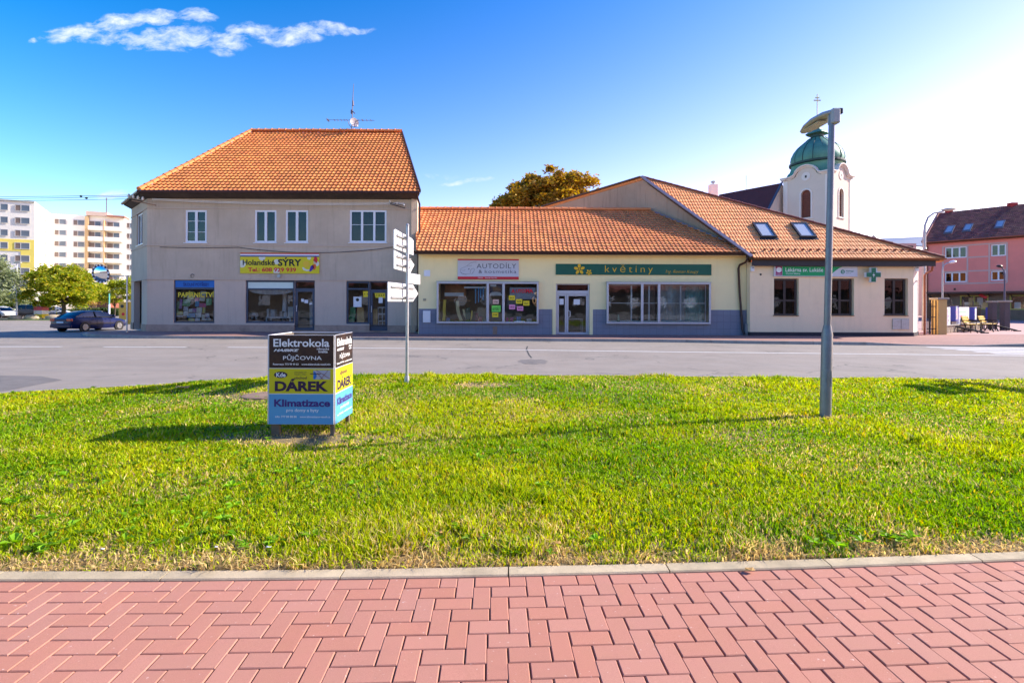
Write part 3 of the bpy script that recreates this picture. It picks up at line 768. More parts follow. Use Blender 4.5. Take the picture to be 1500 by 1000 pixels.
PROF = {'roll': [(0, .0), (.10, .020), (.26, .030), (.42, .020), (.52, .004), (.80, -.003), (1.0, .0)],
        'wave': [(0, .0), (.14, .016), (.3, .016), (.44, .0), (.56, .0), (.7, .016), (.86, .016), (1.0, .0)]}
def tile_roof(parent, O, U, V, N, span, L, tw, th, mat, prof='roll', lift=.05, umax=40, stagger=0):
    O, U, V, N = Vector(O), Vector(U), Vector(V), Vector(N); b = MB(); P = PROF[prof]; n = len(P)
    rows = int(math.ceil(L/th))
    for r in range(rows):
        v0 = r*th-.02; v1 = min(L, (r+1)*th+.03)
        lo, hi = span(max(0, v0)); lo1, hi1 = span(min(L, v1))
        k0 = int(math.floor(min(lo, lo1)/tw))-1; k1 = int(math.ceil(max(hi, hi1)/tw))+1
        for k in range(k0, k1):
            u0 = k*tw+(stagger*tw*(r % 2))
            if u0+tw < min(lo, lo1) or u0 > max(hi, hi1): continue
            jit = rnd.uniform(-.006, .006); jl = lift+rnd.uniform(-.004, .006)
            vs = []
            for (f, h) in P:
                u = u0+f*tw*.985
                ua = min(max(u, lo), hi); ub = min(max(u, lo1), hi1)
                vs.append(O+U*ua+V*(v0+jit)+N*(h+jl)); vs.append(O+U*ub+V*v1+N*(h*.9+.004)); vs.append(O+U*ua+V*(v0+jit)+N*(h+jl-.03))
            fs = []
            for i in range(n-1):
                a = 3*i; fs += [(a, a+3, a+4, a+1), (a+2, a+5, a+3, a)]
            b.add(vs, fs)
    return b.build('roof_tiles', mat, parent, kind='stuff', fix=False)

def ridge(parent, p, q, N, mat, r=.11, step=.36, name='ridge_tile', up=.05):
    p, q = Vector(p), Vector(q); d = (q-p); L = d.length; d.normalize(); n = max(1, int(L/step)); side = d.cross(Vector(N)).normalized(); u = side.cross(d)
    vs = []; m = 7
    for (t, rr) in ((0, r*1.12), (.05, r*1.14), (.06, r), (step*1.08, r*.93)):
        for j in range(m):
            a = math.pi*(j/(m-1))*1.16-.08*math.pi; vs.append((rr*math.cos(a), t, rr*math.sin(a)*.85))
    fs = [(i*m+j, i*m+j+1, (i+1)*m+j+1, (i+1)*m+j) for i in range(3) for j in range(m-1)]+[tuple(range(m))]
    me = bpy.data.meshes.new(name); me.from_pydata(vs, [], fs); me.materials.append(mat)
    root = parent
    while root.parent: root = root.parent
    for i in range(n):
        o = bpy.data.objects.new(name, me); COL.objects.link(o); o.parent = parent
        a = p+d*(L*i/n)+u*(up+rnd.uniform(-.006, .006)); mt = Matrix((side, d, u)).transposed().to_4x4(); mt.translation = a-root.location
        o.matrix_basis = mt @ Matrix.Rotation(rnd.uniform(-.02, .02), 4, 'Z')
def slab(parent, pts, th, mat, name='roof_deck', down=None):
    n = (Vector(pts[1])-Vector(pts[0])).cross(Vector(pts[2])-Vector(pts[0])).normalized()
    if n.z < 0: n = -n
    a = [Vector(p)-n*.012 for p in pts]; c = [p-n*th for p in a]; k = len(pts); b = MB()
    b.add(a+c, [tuple(range(k)), tuple(reversed(range(k, 2*k)))]+[(i, (i+1) % k, (i+1) % k+k, i+k) for i in range(k)])
    return b.build(name, mat, parent)
def hole(x0, x1, py1, py0, Y): return (X(x0, Y), X(x1, Y), Z(py0, (x0+x1)/2, Y), Z(py1, (x0+x1)/2, Y))
def frame_for(a, b_):
    """local frame along a wall from a to b (plan points), y pointing into the building (left of direction)"""
    a, b_ = Vector((*a, 0)), Vector((*b_, 0)); d = (b_-a).normalized(); n = Vector((-d.y, d.x, 0))
    m = Matrix((d, n, Vector((0, 0, 1)))).transposed().to_4x4(); m.translation = a
    return m, (b_-a).length

# ================================================================== GREY CORNER HOUSE
YG = 27.0
grey = thing('corner_house', 'two storey grey rendered corner house with orange hipped tile roof and shops below', 'house', (-12, 31, .1))
XA, XE = -19.0, -4.95
win_up = [(270.8, 302.3), (372.5, 404.5), (417.7, 450.8), (511.5, 565.8)]
zt = 7.08
H_up = [hole(a, c, 307.5, 355.5, YG) for a, c in win_up]
S1 = hole(254, 313.8, 411.3, 473, YG); S2 = hole(359.5, 461, 411.3, 473.3, YG); D2 = hole(431.5, 461, 411.3, 483.6, YG); S3 = hole(507, 567.8, 413, 474.5, YG); D3 = hole(541.2, 567.8, 413, 484.5, YG)
zs_ = .47
b = wall(XA, XE, 2.83, zt, YG, YG+.3, H_up); b.build('upper_wall', m_stucco, grey, fix=False)
dz2, dz3 = D2[2], D3[2]
hl = [S1, (S2[0], S2[1], S2[2], 2.8), (D2[0], D2[1], dz2, 2.8), (S3[0], S3[1], S3[2], 2.78), (D3[0], D3[1], dz3, 2.78)]
hl[0] = (S1[0], S1[1], S1[2], 2.8)
wall(XA, XE, zs_, 2.83, YG+.012, YG+.3, [h if h[2] > zs_ else (h[0], h[1], zs_-.001, h[3]) for h in hl]).build('lower_wall', m_stucco_low, grey, fix=False)
wall(XA, XE, .08, zs_, YG-.03, YG+.3, [(D2[0], D2[1], max(.1, dz2), zs_+.01), (D3[0], D3[1], max(.1, dz3), zs_+.01)]).build('plinth', m_plinth, grey, fix=False)
for z, o_ in ((6.52, .03), (4.60, .035), (2.83, .03)):
    MB().box(XA-.005, XE, YG-o_, YG+.02, z-.02, z+.035).build('string_course', m_stucco_low, grey)
# raised panel borders of the first floor front
for z in (4.38,): MB().box(XA+.4, XE-.3, YG-.012, YG+.01, z-.015, z+.015).build('string_course', m_stucco_low, grey)
# other walls of the house
B0, A0, E0, D0, C0 = (-22.1, 30.1), (XA, YG), (XE, YG), (-9.2, 39.2), (-22.1, 39.2)
mt, Lc = frame_for(B0, A0)
XF.append(mt)
cw = (1.62, 3.2, 4.75, 6.5); cd = (.75, 2.95, .12, 2.80)
wall(0, Lc, 2.83, zt, 0, .3, [cw]).build('upper_wall', m_stucco, grey, fix=False)
wall(0, Lc, .08, 2.83, .012, .3, [cd]).build('lower_wall', m_stucco_low, grey, fix=False)
for z in (6.52, 4.60, 2.83): MB().box(0, Lc, -.03, .02, z-.02, z+.035).build('string_course', m_stucco_low, grey)
for a, c in ((-.01, cd[0]), (cd[1], Lc+.02)): MB().box(a, c, -.03, .02, .08, zs_).build('plinth', m_plinth, grey)
window(grey, *cw, 0, m_pvc, mull=(.5,), fw=.09, bar=.1, recess=.06, gl=m_glass_dark, sill=m_pvc, curtain=m_curtain)
MB().box(cd[0], cd[1], .55, .6, .12, 2.8).build('wall_recess', m_stucco_low, grey)
dr = MB().box(cd[0]+.25, cd[1]-.25, .5, .548, .12, 2.5).build('door', m_door_dark, grey, bevel=.01)
MB().box(cd[0]+.4, cd[1]-.4, .485, .499, 1.5, 2.35).build('pane', m_glass_dark, dr)
XF.pop()
for (a, c) in ((C0, B0), (D0, C0), (E0, D0)):
    mt, L_ = frame_for(a, c); XF.append(mt)
    MB().box(0.002, L_-.002, .001, .3, .08, zt).build('side_wall', m_stucco, grey); XF.pop()
MB().ext_xy([(-18.8, 27.32), (-21.8, 30.3), (-21.8, 38.9), (-9.5, 38.9), (-5.4, 27.32)], 3.0, 3.2).build('upper_floor', m_room, grey)
MB().ext_xy([(-18.8, 27.32), (-21.8, 30.3), (-21.8, 38.9), (-9.5, 38.9), (-5.4, 27.32)], .05, .10).build('shop_floor', m_room, grey)
for k, x in enumerate((-17.9, -15.1, -14.2, -10.0, -9.0, -6.0)):
    MB().box(x, x+.1, YG+.32, YG+3.2, .1, 3.0).build('partition', m_room, grey)
MB().box(-18.4, -6.6, YG+3.2, YG+3.3, .1, 3.0).build('back_partition', m_room, grey)
# windows upstairs
lab = ['two sash window with painted red reflection', None, None, 'three sash window reflecting the sky']
m_redcurt_refl = M('red curtain and painted reflection', (.16, .06, .06), .9, .2, 5)
for i, h in enumerate(H_up):
    mull = (.5,) if i < 3 else (.335, .665)
    tr = (.33, .66) if i in (0,) else (.55,) if i == 3 else ()
    window(grey, *h, YG, m_pvc, mull=mull, trans=tr, fw=.10, bar=.13 if i != 3 else .11, barw=.02, recess=.035, gl=m_glass_dark, sill=m_pvc, curtain=[m_redcurt_refl, m_redcurt_refl, m_redcurt_refl, m_curtain][i], label=lab[i], depth=.08)  # curtain colours here stand in for reflections seen in the panes
# roof
ze = 7.30; Yr, zr = 33.0, 12.48
A1, B1, C1, D1, E1 = (-18.95, 26.4), (-22.25, 29.7), (-22.25, 39.8), (-9.45, 39.8), (-4.72, 26.4)
R1, R2 = (-16.6, Yr, zr), (-7.07, Yr, zr)
V3 = lambda p, z: Vector((p[0], p[1], z))
Vd = Vector((0, Yr-26.4, zr-ze)); Ls = Vd.length; Vd.normalize(); Nd = Vector((1, 0, 0)).cross(Vd); Nd.normalize()
spg = lambda v: (0+(R1[0]-A1[0])*v/Ls, (E1[0]-A1[0])+(R2[0]-E1[0])*v/Ls)
slab(grey, [V3(A1, ze), V3(E1, ze), R2, R1], .12, m_deck)
tile_roof(grey, V3(A1, ze), (1, 0, 0), Vd, Nd, spg, Ls, .235, .345, m_tile_grey, 'roll', lift=.062)
slab(grey, [V3(A1, ze), R1, V3(B1, ze)], .12, m_tile_grey, 'hip_slope'); slab(grey, [V3(B1, ze), R1, V3(C1, ze)], .12, m_tile_grey, 'side_slope'); slab(grey, [V3(C1, ze), R1, R2, V3(D1, ze)], .12, m_tile_grey, 'rear_slope')
ridge(grey, R1, R2, (0, 0, 1), m_tile_grey, r=.16, step=.42, up=.08)
ridge(grey, V3(A1, ze), R1, (Nd+Vector((-.4, 0, .5))).normalized(), m_tile_grey, r=.15, step=.40, up=.07)
# rake edge and plastered gable triangle on the right
MB().bar(V3(E1, ze+.02)+Vector((.03, 0, 0)), Vector(R2)+Vector((.03, 0, .02)), .06, .16).build('verge_board', m_brown_metal, grey)
MB().poly([(XE, YG, zt), (-9.2, 39.2, zt), (-7.1, Yr, zr-.15)]).build('gable_wall', m_stucco, grey, fix=False)
# eaves: soffit, gutter
def eave(parent, a, c, wa, wc, z0, z1, mat):
    """sloping boarded soffit between roof edge a-c and wall line wa-wc"""
    b = MB(); b.poly([(*a, z0), (*c, z0), (*wc, z1), (*wa, z1)]); b.poly([(*a, z0+.07), (*c, z0+.07), (*wc, z1+.12), (*wa, z1+.12)]); b.poly([(*a, z0), (*c, z0), (*c, z0+.07), (*a, z0+.07)])
    return b.build('soffit', mat, parent, fix=False)
m_soffit = M('shade toned soffit', (.07, .05, .042), .8, .25, 2, dirt=(.13, .1, .07), dirt_amt=.5, dirt_scale=1)  # dark tone puts the shade under the eaves into the colour
eave(grey, A1, E1, A0, E0, ze-.12, zt-.06, m_soffit)
eave(grey, B1, A1, B0, A0, ze-.12, zt-.06, m_soffit)
MB().tube([(*E1[:1], 26.33, ze-.05), (A1[0]-.02, 26.33, ze-.05)], .07, 8).build('gutter', m_brown_metal, grey, smooth=True)
MB().tube([(A1[0]-.05, 26.33, ze-.05), (B1[0]-.05, 29.65, ze-.05)], .07, 8).build('gutter', m_brown_metal, grey, smooth=True)
dp = [(-4.86, 26.36, 7.2), (-4.84, 26.5, 7.0), (-4.80, 26.83, 6.75), (-4.80, 26.86, 3), (-4.82, 26.86, .35), (-4.9, 26.7, .2)]
MB().tube(dp, .05, 8).build('downpipe', m_brown_metal, grey, smooth=True)
MB().box(XE+.01, XE+.3, YG+.05, YG+.4, .08, 4.05).build('side_pilaster', m_plinth, grey)
# cables, lamp and anchors on the facade
m_cable = M('grey cable', (.05, .045, .05), .7, .1, 5)
def sag(p, q, s, n=14): p, q = Vector(p), Vector(q); return [p+(q-p)*(i/n)+Vector((0, 0, -4*s*(i/n)*(1-i/n))) for i in range(n+1)]
MB().tube(sag((-18.3, YG-.05, 4.50), (-14.2, YG-.05, 4.50), .03)+sag((-14.1, YG-.05, 4.48), (-6.1, YG-.06, 4.55), .28), .014, 5).build('facade_cable', m_cable, grey)
for z in (6.88, 6.82): MB().tube(sag((-18.6, YG-.22, z+.1), (-5.6, YG-.2, z-.06), .12), .012, 5).build('facade_cable', m_whiteprint, grey)
m_porc = M('white porcelain', (.75, .72, .68), .25, .03, 4)
br = MB().bar((-19.8, 27.0, 6.92), (-18.35, 26.7, 6.62), .05, .05); br.bar((-20.0, 27.1, 7.08), (-18.9, 26.6, 6.84), .04, .04); br = br.build('insulator_bracket', m_copperish, grey)
for i in range(4):
    c = Vector((-20.0, 27.05, 7.1)).lerp(Vector((-18.95, 26.6, 6.86)), i/3)
    MB().lathe([(.03, 0), (.06, .03), (.065, .08), (.045, .1), (.055, .14), (.02, .18)], c, 10).build('insulator', m_porc, br, smooth=True)
br2 = MB().bar((-6.3, 26.75, 6.75), (-5.5, 26.6, 6.5), .05, .05).bar((-6.35, 26.7, 6.83), (-5.5, 26.55, 6.6), .03, .03).build('insulator_bracket', m_brown_metal, grey)
for i in range(3): MB().lathe([(.025, 0), (.04, .04), (.02, .1)], Vector((-6.3, 26.7, 6.82)).lerp(Vector((-5.55, 26.55, 6.62)), i/2), 8).build('insulator', m_porc, br2, smooth=True)
MB().lathe([(.09, 0), (.10, .05), (.06, .1)], at(408, 404, YG-.1), 12, 'Y').build('wall_lamp', m_galv, grey, smooth=True)
MB().tube([Vector(at(282, 404, YG-.02))+Vector((.09*math.cos(a*.7), -.02, .09*math.sin(a*.7))) for a in range(9)], .012, 5).build('wall_hook', m_black, grey)

# shop fronts of the grey house
def shopwin(parent, h, mull, trans, **k): return window(parent, h[0], h[1], h[2], 2.79, YG+.012, m_anthracite, mull=mull, trans=trans, fw=.07, bar=.09, recess=.06, gl=m_glass, dark=False, **k)
w1 = shopwin(grey, S1, (), (.81,), skip={(0, 1)}, label='shop window with yellow lettering under a blue panel')
zb = S1[2]+(2.79-S1[2])*.81
MB().box(S1[0]+.07, S1[1]-.01, YG+.055, YG+.09, zb+.05, 2.765).build('sign_panel', m_blue_panel, w1)
text('ŠKOLNÍ POTŘEBY', (X(267.5, YG), X(305.5, YG), zb+.12, 2.70), YG+.05, M('dark blue print', (.01, .02, .16), .6, 0), w1, bold=.02)
text('PAPÍRNICTVÍ', (X(259.5, YG), X(312, YG), Z(435.3, 285, YG), Z(426.3, 285, YG)), YG+.085, M('yellow print', (.85, .66, .04), .6, 0), w1, bold=.015)
w2 = window(grey, S2[0], X(431, YG), S2[2], 2.79, YG+.012, m_anthracite, trans=(.8,), fw=.09, bar=.08, recess=.06, dark=False, skip={(0, 1)}, label='shop window with white valance')
zt2 = S2[2]+(2.79-S2[2])*.8
MB().box(S2[0]+.09, X(430, YG)-.06, YG+.09, YG+.11, zt2+.04, 2.70).build('frosted_panel', M('frosted film', (.62, .72, .68), .5, .06, 3), w2)
cm = MB(); n = 24
for i in range(n+1):
    t = i/n; x = S2[0]+.09+(X(429.5, YG)-S2[0]-.13)*t; cm.v += [(x, YG+.2+.02*math.sin(i*1.7), zt2-.04), (x, YG+.2+.02*math.sin(i*1.7), zt2-.09-.36*math.sin(math.pi*t)**.6*.55)]
cm.f = [(2*i, 2*i+2, 2*i+3, 2*i+1) for i in range(n)]
cm.build('valance', m_curtain, w2, fix=False)
def glazed_door(parent, x0, x1, z0, z1, y, mat, tz, handle_side, bottom=.12, label=None, dark=False, top_open=True, st=.09, gl=None):
    b = MB(); d = .08
    b.box(x0, x0+.05, y-.01, y+d, z0, z1); b.box(x1-.05, x1, y-.01, y+d, z0, z1); b.box(x0+.05, x1-.05, y-.01, y+d, z1-.06, z1); b.box(x0+.05, x1-.05, y-.01, y+d, tz-.04, tz+.04)
    a, c = x0+.055, x1-.055
    b.box(a, a+st, y, y+.06, z0+.01, tz-.045); b.box(c-st, c, y, y+.06, z0+.01, tz-.045); b.box(a+st, c-st, y, y+.06, tz-.045-st, tz-.045); b.box(a+st, c-st, y, y+.06, z0+.01, z0+.01+bottom)
    o = b.build('door', mat, parent, label)
    MB().box(a+st, c-st, y+.025, y+.033, z0+.01+bottom, tz-.045-st).build('pane', gl or m_glass, o)
    MB().box(x0+.05, x1-.05, y+.025, y+.033, tz+.04, z1-.06).build('pane', gl or m_glass, o)
    hx = a+st/2 if handle_side < 0 else c-st/2
    MB().tube([(hx, y-.0, z0+.98), (hx, y-.06, z0+.98), (hx, y-.06, z0+1.28), (hx, y, z0+1.28)], .013, 6).build('handle', m_white_metal, o)
    return o
d2 = glazed_door(grey, X(431.3, YG), D2[1], max(.1, dz2), 2.79, YG+.07, m_anthracite, zt2, -1, label='dark framed glass shop door with two notices')
for (a, c, t_, bo) in ((440.3, 444.2, 437.5, 442), (445, 450.5, 439, 444), (452, 456.5, 444, 446)):
    MB().box(X(a, YG), X(c, YG), YG+.082, YG+.085, Z(bo, a, YG), Z(t_, a, YG)).build('notice', m_paper, d2)
w3 = window(grey, S3[0], X(541, YG), S3[2], 2.77, YG+.012, m_anthracite, trans=(.82,), fw=.09, bar=.08, recess=.06, dark=False, label='shop window with yellow poster')
d3 = glazed_door(grey, X(541.2, YG), D3[1], max(.1, dz3), 2.77, YG+.07, m_anthracite, 2.30, -1, bottom=.3, label='dark framed glass shop door with yellow notice')
MB().poly([(X(548, YG), YG+.083, Z(429, 555, YG)), (X(565, YG), YG+.083, Z(429, 555, YG)), (X(565, YG), YG+.083, Z(436.5, 555, YG)), (X(549.5, YG), YG+.083, Z(436, 555, YG))]).build('notice', m_yellow_paper, d3, fix=False)
text('1 2 6 F', (X(551, YG), X(562.5, YG), Z(433.6, 555, YG), Z(430.8, 555, YG)), YG+.080, m_blackprint, d3, bold=.02)
MB().box(X(554, YG), X(560, YG), YG+.076, YG+.079, Z(443.8, 557, YG), Z(435.5, 557, YG)).build('notice', m_paper, d3)
MB().poly([(X(531, YG), YG+.083, Z(426.5, 535, YG)), (X(539.5, YG), YG+.083, Z(426.2, 535, YG)), (X(539.5, YG), YG+.083, Z(434.6, 535, YG)), (X(531.5, YG), YG+.083, Z(435.2, 535, YG))]).build('poster', m_yellow_paper, w3, fix=False)
text('•  •', (X(533, YG), X(538, YG), Z(431.5, 535, YG), Z(429.5, 535, YG)), YG+.080, m_blackprint, w3)
MB().box(X(517, YG), X(529, YG), YG+.076, YG+.079, Z(449.6, 523, YG), Z(434.5, 523, YG)).build('poster', m_paper, w3)
MB().lathe([(.07, 0), (.085, .0), (.085, .003), (.07, .003)], (X(523, YG), YG+.072, Z(439, 523, YG)), 16, 'Y').build('poster_ring', m_black, w3)
# goods inside, standing on the floor
XB = lambda px: X(px, YG+.5)
m_green_f = M('green fabric', (.02, .45, .20), .8, .2, 6); m_tan = M('tan cardboard', (.80, .52, .22), .85, .12, 5); m_wood = M('light wood', (.33, .17, .07), .6, .2, 5)
def goods(name, label, cat, mb, mat, **k): return mb.build(name, mat, None, label, cat=cat, **k)
zf = .1
goods('fabric_roll', 'bright green folded fabric hanging in the window under the yellow poster', 'fabric', MB().ext_xz([(XB(509.5), .25), (XB(513.5), 1.42), (XB(521), 1.42), (XB(521), 1.0), (XB(517.5), .25)], YG+.45, YG+.6), m_green_f, bevel=.02)
goods('cardboard_panel', 'tan curved cardboard panel standing behind the window beside the dark framed door', 'panel', MB().ext_xz([(XB(524), .2), (XB(524), 1.40), (XB(533), 1.40), (XB(534), .9), (XB(536.5), .2)], YG+.4, YG+.5), m_tan)
goods('cardboard_panel', 'tan panel standing behind the glass of the door nearest the downpipe', 'panel', MB().box(XB(547), XB(553.5), YG+.4, YG+.5, .12, 1.32), m_tan)
tr = MB()
for px in (554, 560, 566): tr.bar((XB(px), YG+.6, .2), (XB(px)-.03, YG+.6, 1.42), .06, .04)
for z in (.25, .68, 1.05, 1.40): tr.bar((XB(553.5), YG+.6, z), (XB(566.5), YG+.6, z+.01), .04, .06)
goods('garden_trellis', 'white lattice trellis behind the glass door nearest the downpipe', 'trellis', tr, m_pvc)
# cheese shop: table, chair, crates, column, toy cow
t = thing('table', 'long white table with boxes behind the cheese shop window', 'table', (XB(400), YG+.9, .1))
MB().box(XB(388), XB(424), YG+.6, YG+1.2, .82, .88).build('tabletop', m_pvc, t)
for px, yy in ((388.5, .63), (423.5, .63), (388.5, 1.15), (423.5, 1.15)): MB().box(XB(px)-.03, XB(px)+.03, YG+yy, YG+yy+.05, .1, .82).build('leg', m_pvc, t)
for i, (a, c, h_, col_) in enumerate(((388, 391, .42, (.6, .62, .64)), (393.5, 400, .38, (.45, .5, .55)), (407, 411, .3, (.62, .55, .5)), (413, 417.5, .26, (.66, .68, .7)), (419, 428, .55, (.55, .6, .62)))):
    goods('box', ['narrow pale box at the left end of the white table', 'wide blue grey box on the white table', 'small beige box right of the column on the white table', 'small white box near the right end of the white table', 'tall pale crate at the right end of the white table'][i], 'box', MB().box(XB(a), XB(c), YG+.7, YG+1.0, .88, .88+h_), M('goods %d' % i, col_, .7, .15, 5), bevel=.01)
goods('waste_bin', 'dark grey tapered bin under the white table', 'bin', MB().lathe([(.16, 0), (.2, .55), (.21, .56), (.17, .5)], (XB(396.5), YG+.75, .1), 14), M('dark grey plastic', (.06, .075, .075), .5, .1, 3), smooth=True)
goods('round_column', 'white round column standing inside the cheese shop', 'column', MB().tube([(XB(405), YG+1.4, .1), (XB(408), YG+1.4, 2.9)], .13, 14), m_pvc, smooth=True)
goods('round_column', 'white round column seen through the cheese shop door', 'column', MB().tube([(XB(451), YG+1.2, .1), (XB(449), YG+1.2, 1.7)], [.16, .12], 14), m_pvc, smooth=True)
ch = thing('stool', 'white plastic stool behind the cheese shop window', 'stool', (XB(374), YG+.6, .1))
MB().lathe([(.17, 0), (.19, .02), (.17, .05)], (XB(374), YG+.6, .62), 14).build('seat', m_pvc, ch, smooth=True)
for sx, sy in ((-1, -1), (1, -1), (-1, 1), (1, 1)): MB().tube([(XB(374)+sx*.13, YG+.6+sy*.13, .62), (XB(374)+sx*.24, YG+.6+sy*.22, .1)], .025, 6).build('leg', m_pvc, ch)
cow = MB().tube([(XB(373)-.25, YG+.45, .93), (XB(373)-.1, YG+.45, 1.0), (XB(373)+.14, YG+.45, .98), (XB(373)+.2, YG+.45, .9)], [.05, .11, .11, .05], 10)
cow.tube([(XB(373)-.2, YG+.45, 1.0), (XB(373)-.33, YG+.42, 1.17)], [.06, .05], 8).tube([(XB(373)-.30, YG+.42, 1.19), (XB(373)-.44, YG+.38, 1.12)], [.075, .045], 8)
for s_ in (-.1, .12):
    for q in (-.05, .05): cow.tube([(XB(373)+s_, YG+.45+q, .95), (XB(373)+s_, YG+.45+q, .74)], .025, 6)
goods('toy_cow', 'white toy cow with a blue saddle cloth on the stool', 'toy', cow, M('white and black toy', (.7, .7, .72), .5, .05, 3, dirt=(.02, .02, .02), dirt_amt=1, dirt_scale=7), smooth=True)
# stationery goods on steps
stp = MB()
for i in range(4): stp.box(XB(257), XB(312), YG+.36+i*.25, YG+.6+i*.25, .55+i*.22, .58+i*.22)
goods('display_shelf', 'stepped shelf behind the stationery shop window', 'shelf', stp, m_wood)
gc = [(.08, .35, .75), (.8, .15, .3), (.8, .8, .78), (.15, .5, .2), (.4, .18, .5), (.8, .7, .15), (.65, .72, .8), (.9, .9, .9)]
lay = [(258, 262, 441, 458, 3), (263, 267, 438, 452, 4), (268, 279, 438.5, 448, 3), (269, 276, 449, 455, 6), (275, 284, 427, 438.5, 5), (286, 292, 436, 441, 1), (286, 292, 441, 449, 0), (293, 301, 426.5, 441, 2), (292, 302, 444, 450, 1), (302, 310, 437, 447, 3),
       (269, 276, 455.5, 462.5, 7), (277, 282, 452, 457, 7), (282, 288, 451.5, 457, 4), (288, 296, 450, 457.5, 2), (297, 301, 450, 458, 5), (274, 286, 458.5, 465, 0), (287, 295, 458, 465, 7), (296, 300, 461, 469, 2), (258, 268, 456, 461, 5), (301, 307, 459, 465, 6), (258, 268, 462, 464, 6), (276, 285, 466, 470, 5), (286, 293, 466, 470, 6), (300, 309, 466.5, 469, 7)]
cnames = ['blue', 'red', 'pale', 'green', 'violet', 'yellow', 'grey blue', 'white']
pos = ['low left', 'upper left', 'beneath the lettering', 'mid window', 'lower middle', 'right side']
for i, (a, c, t_, bo, k) in enumerate(lay):
    yy = YG+.17+max(0, (470-bo)/12)*.07; x0, x1 = X(a, yy), X(c, yy); z0, z1 = Z(bo, a, yy), Z(t_, a, yy)
    m_ = M('stationery %s' % cnames[k], gc[k], .6, .25, 9, dirt=gc[(k+3) % 8], dirt_amt=.7, dirt_scale=6)
    bb = MB().obox(Matrix.Translation(((x0+x1)/2, yy, (z0+z1)/2)) @ Matrix.Rotation(rnd.uniform(-.12, .12), 4, 'Y') @ Matrix.Rotation(-.15, 4, 'X'), x1-x0, .03, z1-z0)
    side = 'left' if a < 275 else 'far right' if a == 300 else 'centre' if (a, t_) == (287, 458) else 'left'  if a < 275 else 'middle' if a < 293 else 'right'; lv = 'top' if t_ < 440 else 'upper' if t_ < 450 else 'lower' if t_ < 459 else 'bottom'
    o = bb.build('booklet', m_, None, '%s booklet in the %s row, %s part of the stationery window' % (cnames[k], lv, side), cat='booklet', group='booklets in the stationery window')

# banner of the cheese shop
yb = YG-.06
bn = thing('shop_banner', 'yellow cheese shop banner with red white and blue stripes above the window', 'sign', (X(409, yb), yb, Z(400, 409, yb)))
bx = lambda zx: X(340+zx/7.69, yb); bz = lambda zy: Z(360+zy/7.69, 409, yb)
m_by = M('cheese yellow print', (.72, .60, .01), .5, .04, 2)
MB().box(bx(88), bx(980), yb, yb+.03, bz(310), bz(78)).build('board', m_by, bn)
for (a, c, m_) in ((80, 94, m_redprint), (94, 110, m_whiteprint), (110, 124, M('navy print', (.02, .03, .2), .5, 0))): MB().box(bx(90), bx(979), yb-.004, yb-.001, bz(c), bz(a)).build('stripe', m_, bn)
m_hole = M('pale cheese hole print', (.72, .70, .58), .5, .03, 3)
for cx, cz, r_ in ((110, 205, 42), (335, 130, 38), (500, 290, 36), (500, 180, 30), (865, 135, 22), (955, 200, 26)):
    pts = [(max(90, min(979, cx+r_*math.cos(a*.45))), max(126, min(308, cz+r_*math.sin(a*.45)))) for a in range(14)]
    MB().poly([(bx(p), yb-.003, bz(q)) for p, q in pts]).build('cheese_hole', m_hole, bn, fix=False)
text('Holandské', (bx(118), bx(480), bz(220), bz(158)), yb-.006, m_blackprint, bn, bold=.025)
text('SÝRY', (bx(515), bx(780), bz(228), bz(130)), yb-.006, m_blackprint, bn, bold=.03)
text('Tel.: 608 929 939', (bx(178), bx(720), bz(294), bz(245)), yb-.006, m_redprint, bn, bold=.03)
# a cheese wheel and a seated figure in a red cap, flat print
ring = [(835+40*math.cos(a*.4), 205+36*math.sin(a*.4)) for a in range(16)]
MB().poly([(bx(p), yb-.006, bz(q)) for p, q in ring]).build('cheese_print', M('orange yellow print', (.80, .52, .03), .5, 0), bn, fix=False)
MB().poly([(bx(p), yb-.005, bz(q)) for p, q in ((788, 245), (800, 272), (840, 285), (872, 280), (870, 268), (830, 262), (800, 240))]).build('cheese_print', m_hole, bn, fix=False)
for pts, m_ in ((((925, 125), (950, 125), (962, 150), (955, 195), (935, 180), (912, 165)), m_redprint), (((900, 215), (925, 205), (945, 210), (942, 250), (925, 275), (915, 260)), M('orange red print', (.75, .12, .03), .5, 0)),
                (((885, 225), (912, 215), (922, 245), (905, 270), (880, 290), (866, 285)), M('violet print', (.08, .02, .3), .5, 0)), (((918, 165), (945, 178), (942, 205), (915, 200)), M('skin tone print', (.75, .45, .3), .5, 0))):
    MB().poly([(bx(p), yb-.0065, bz(q)) for p, q in pts]).build('figure_print', m_, bn, fix=False)

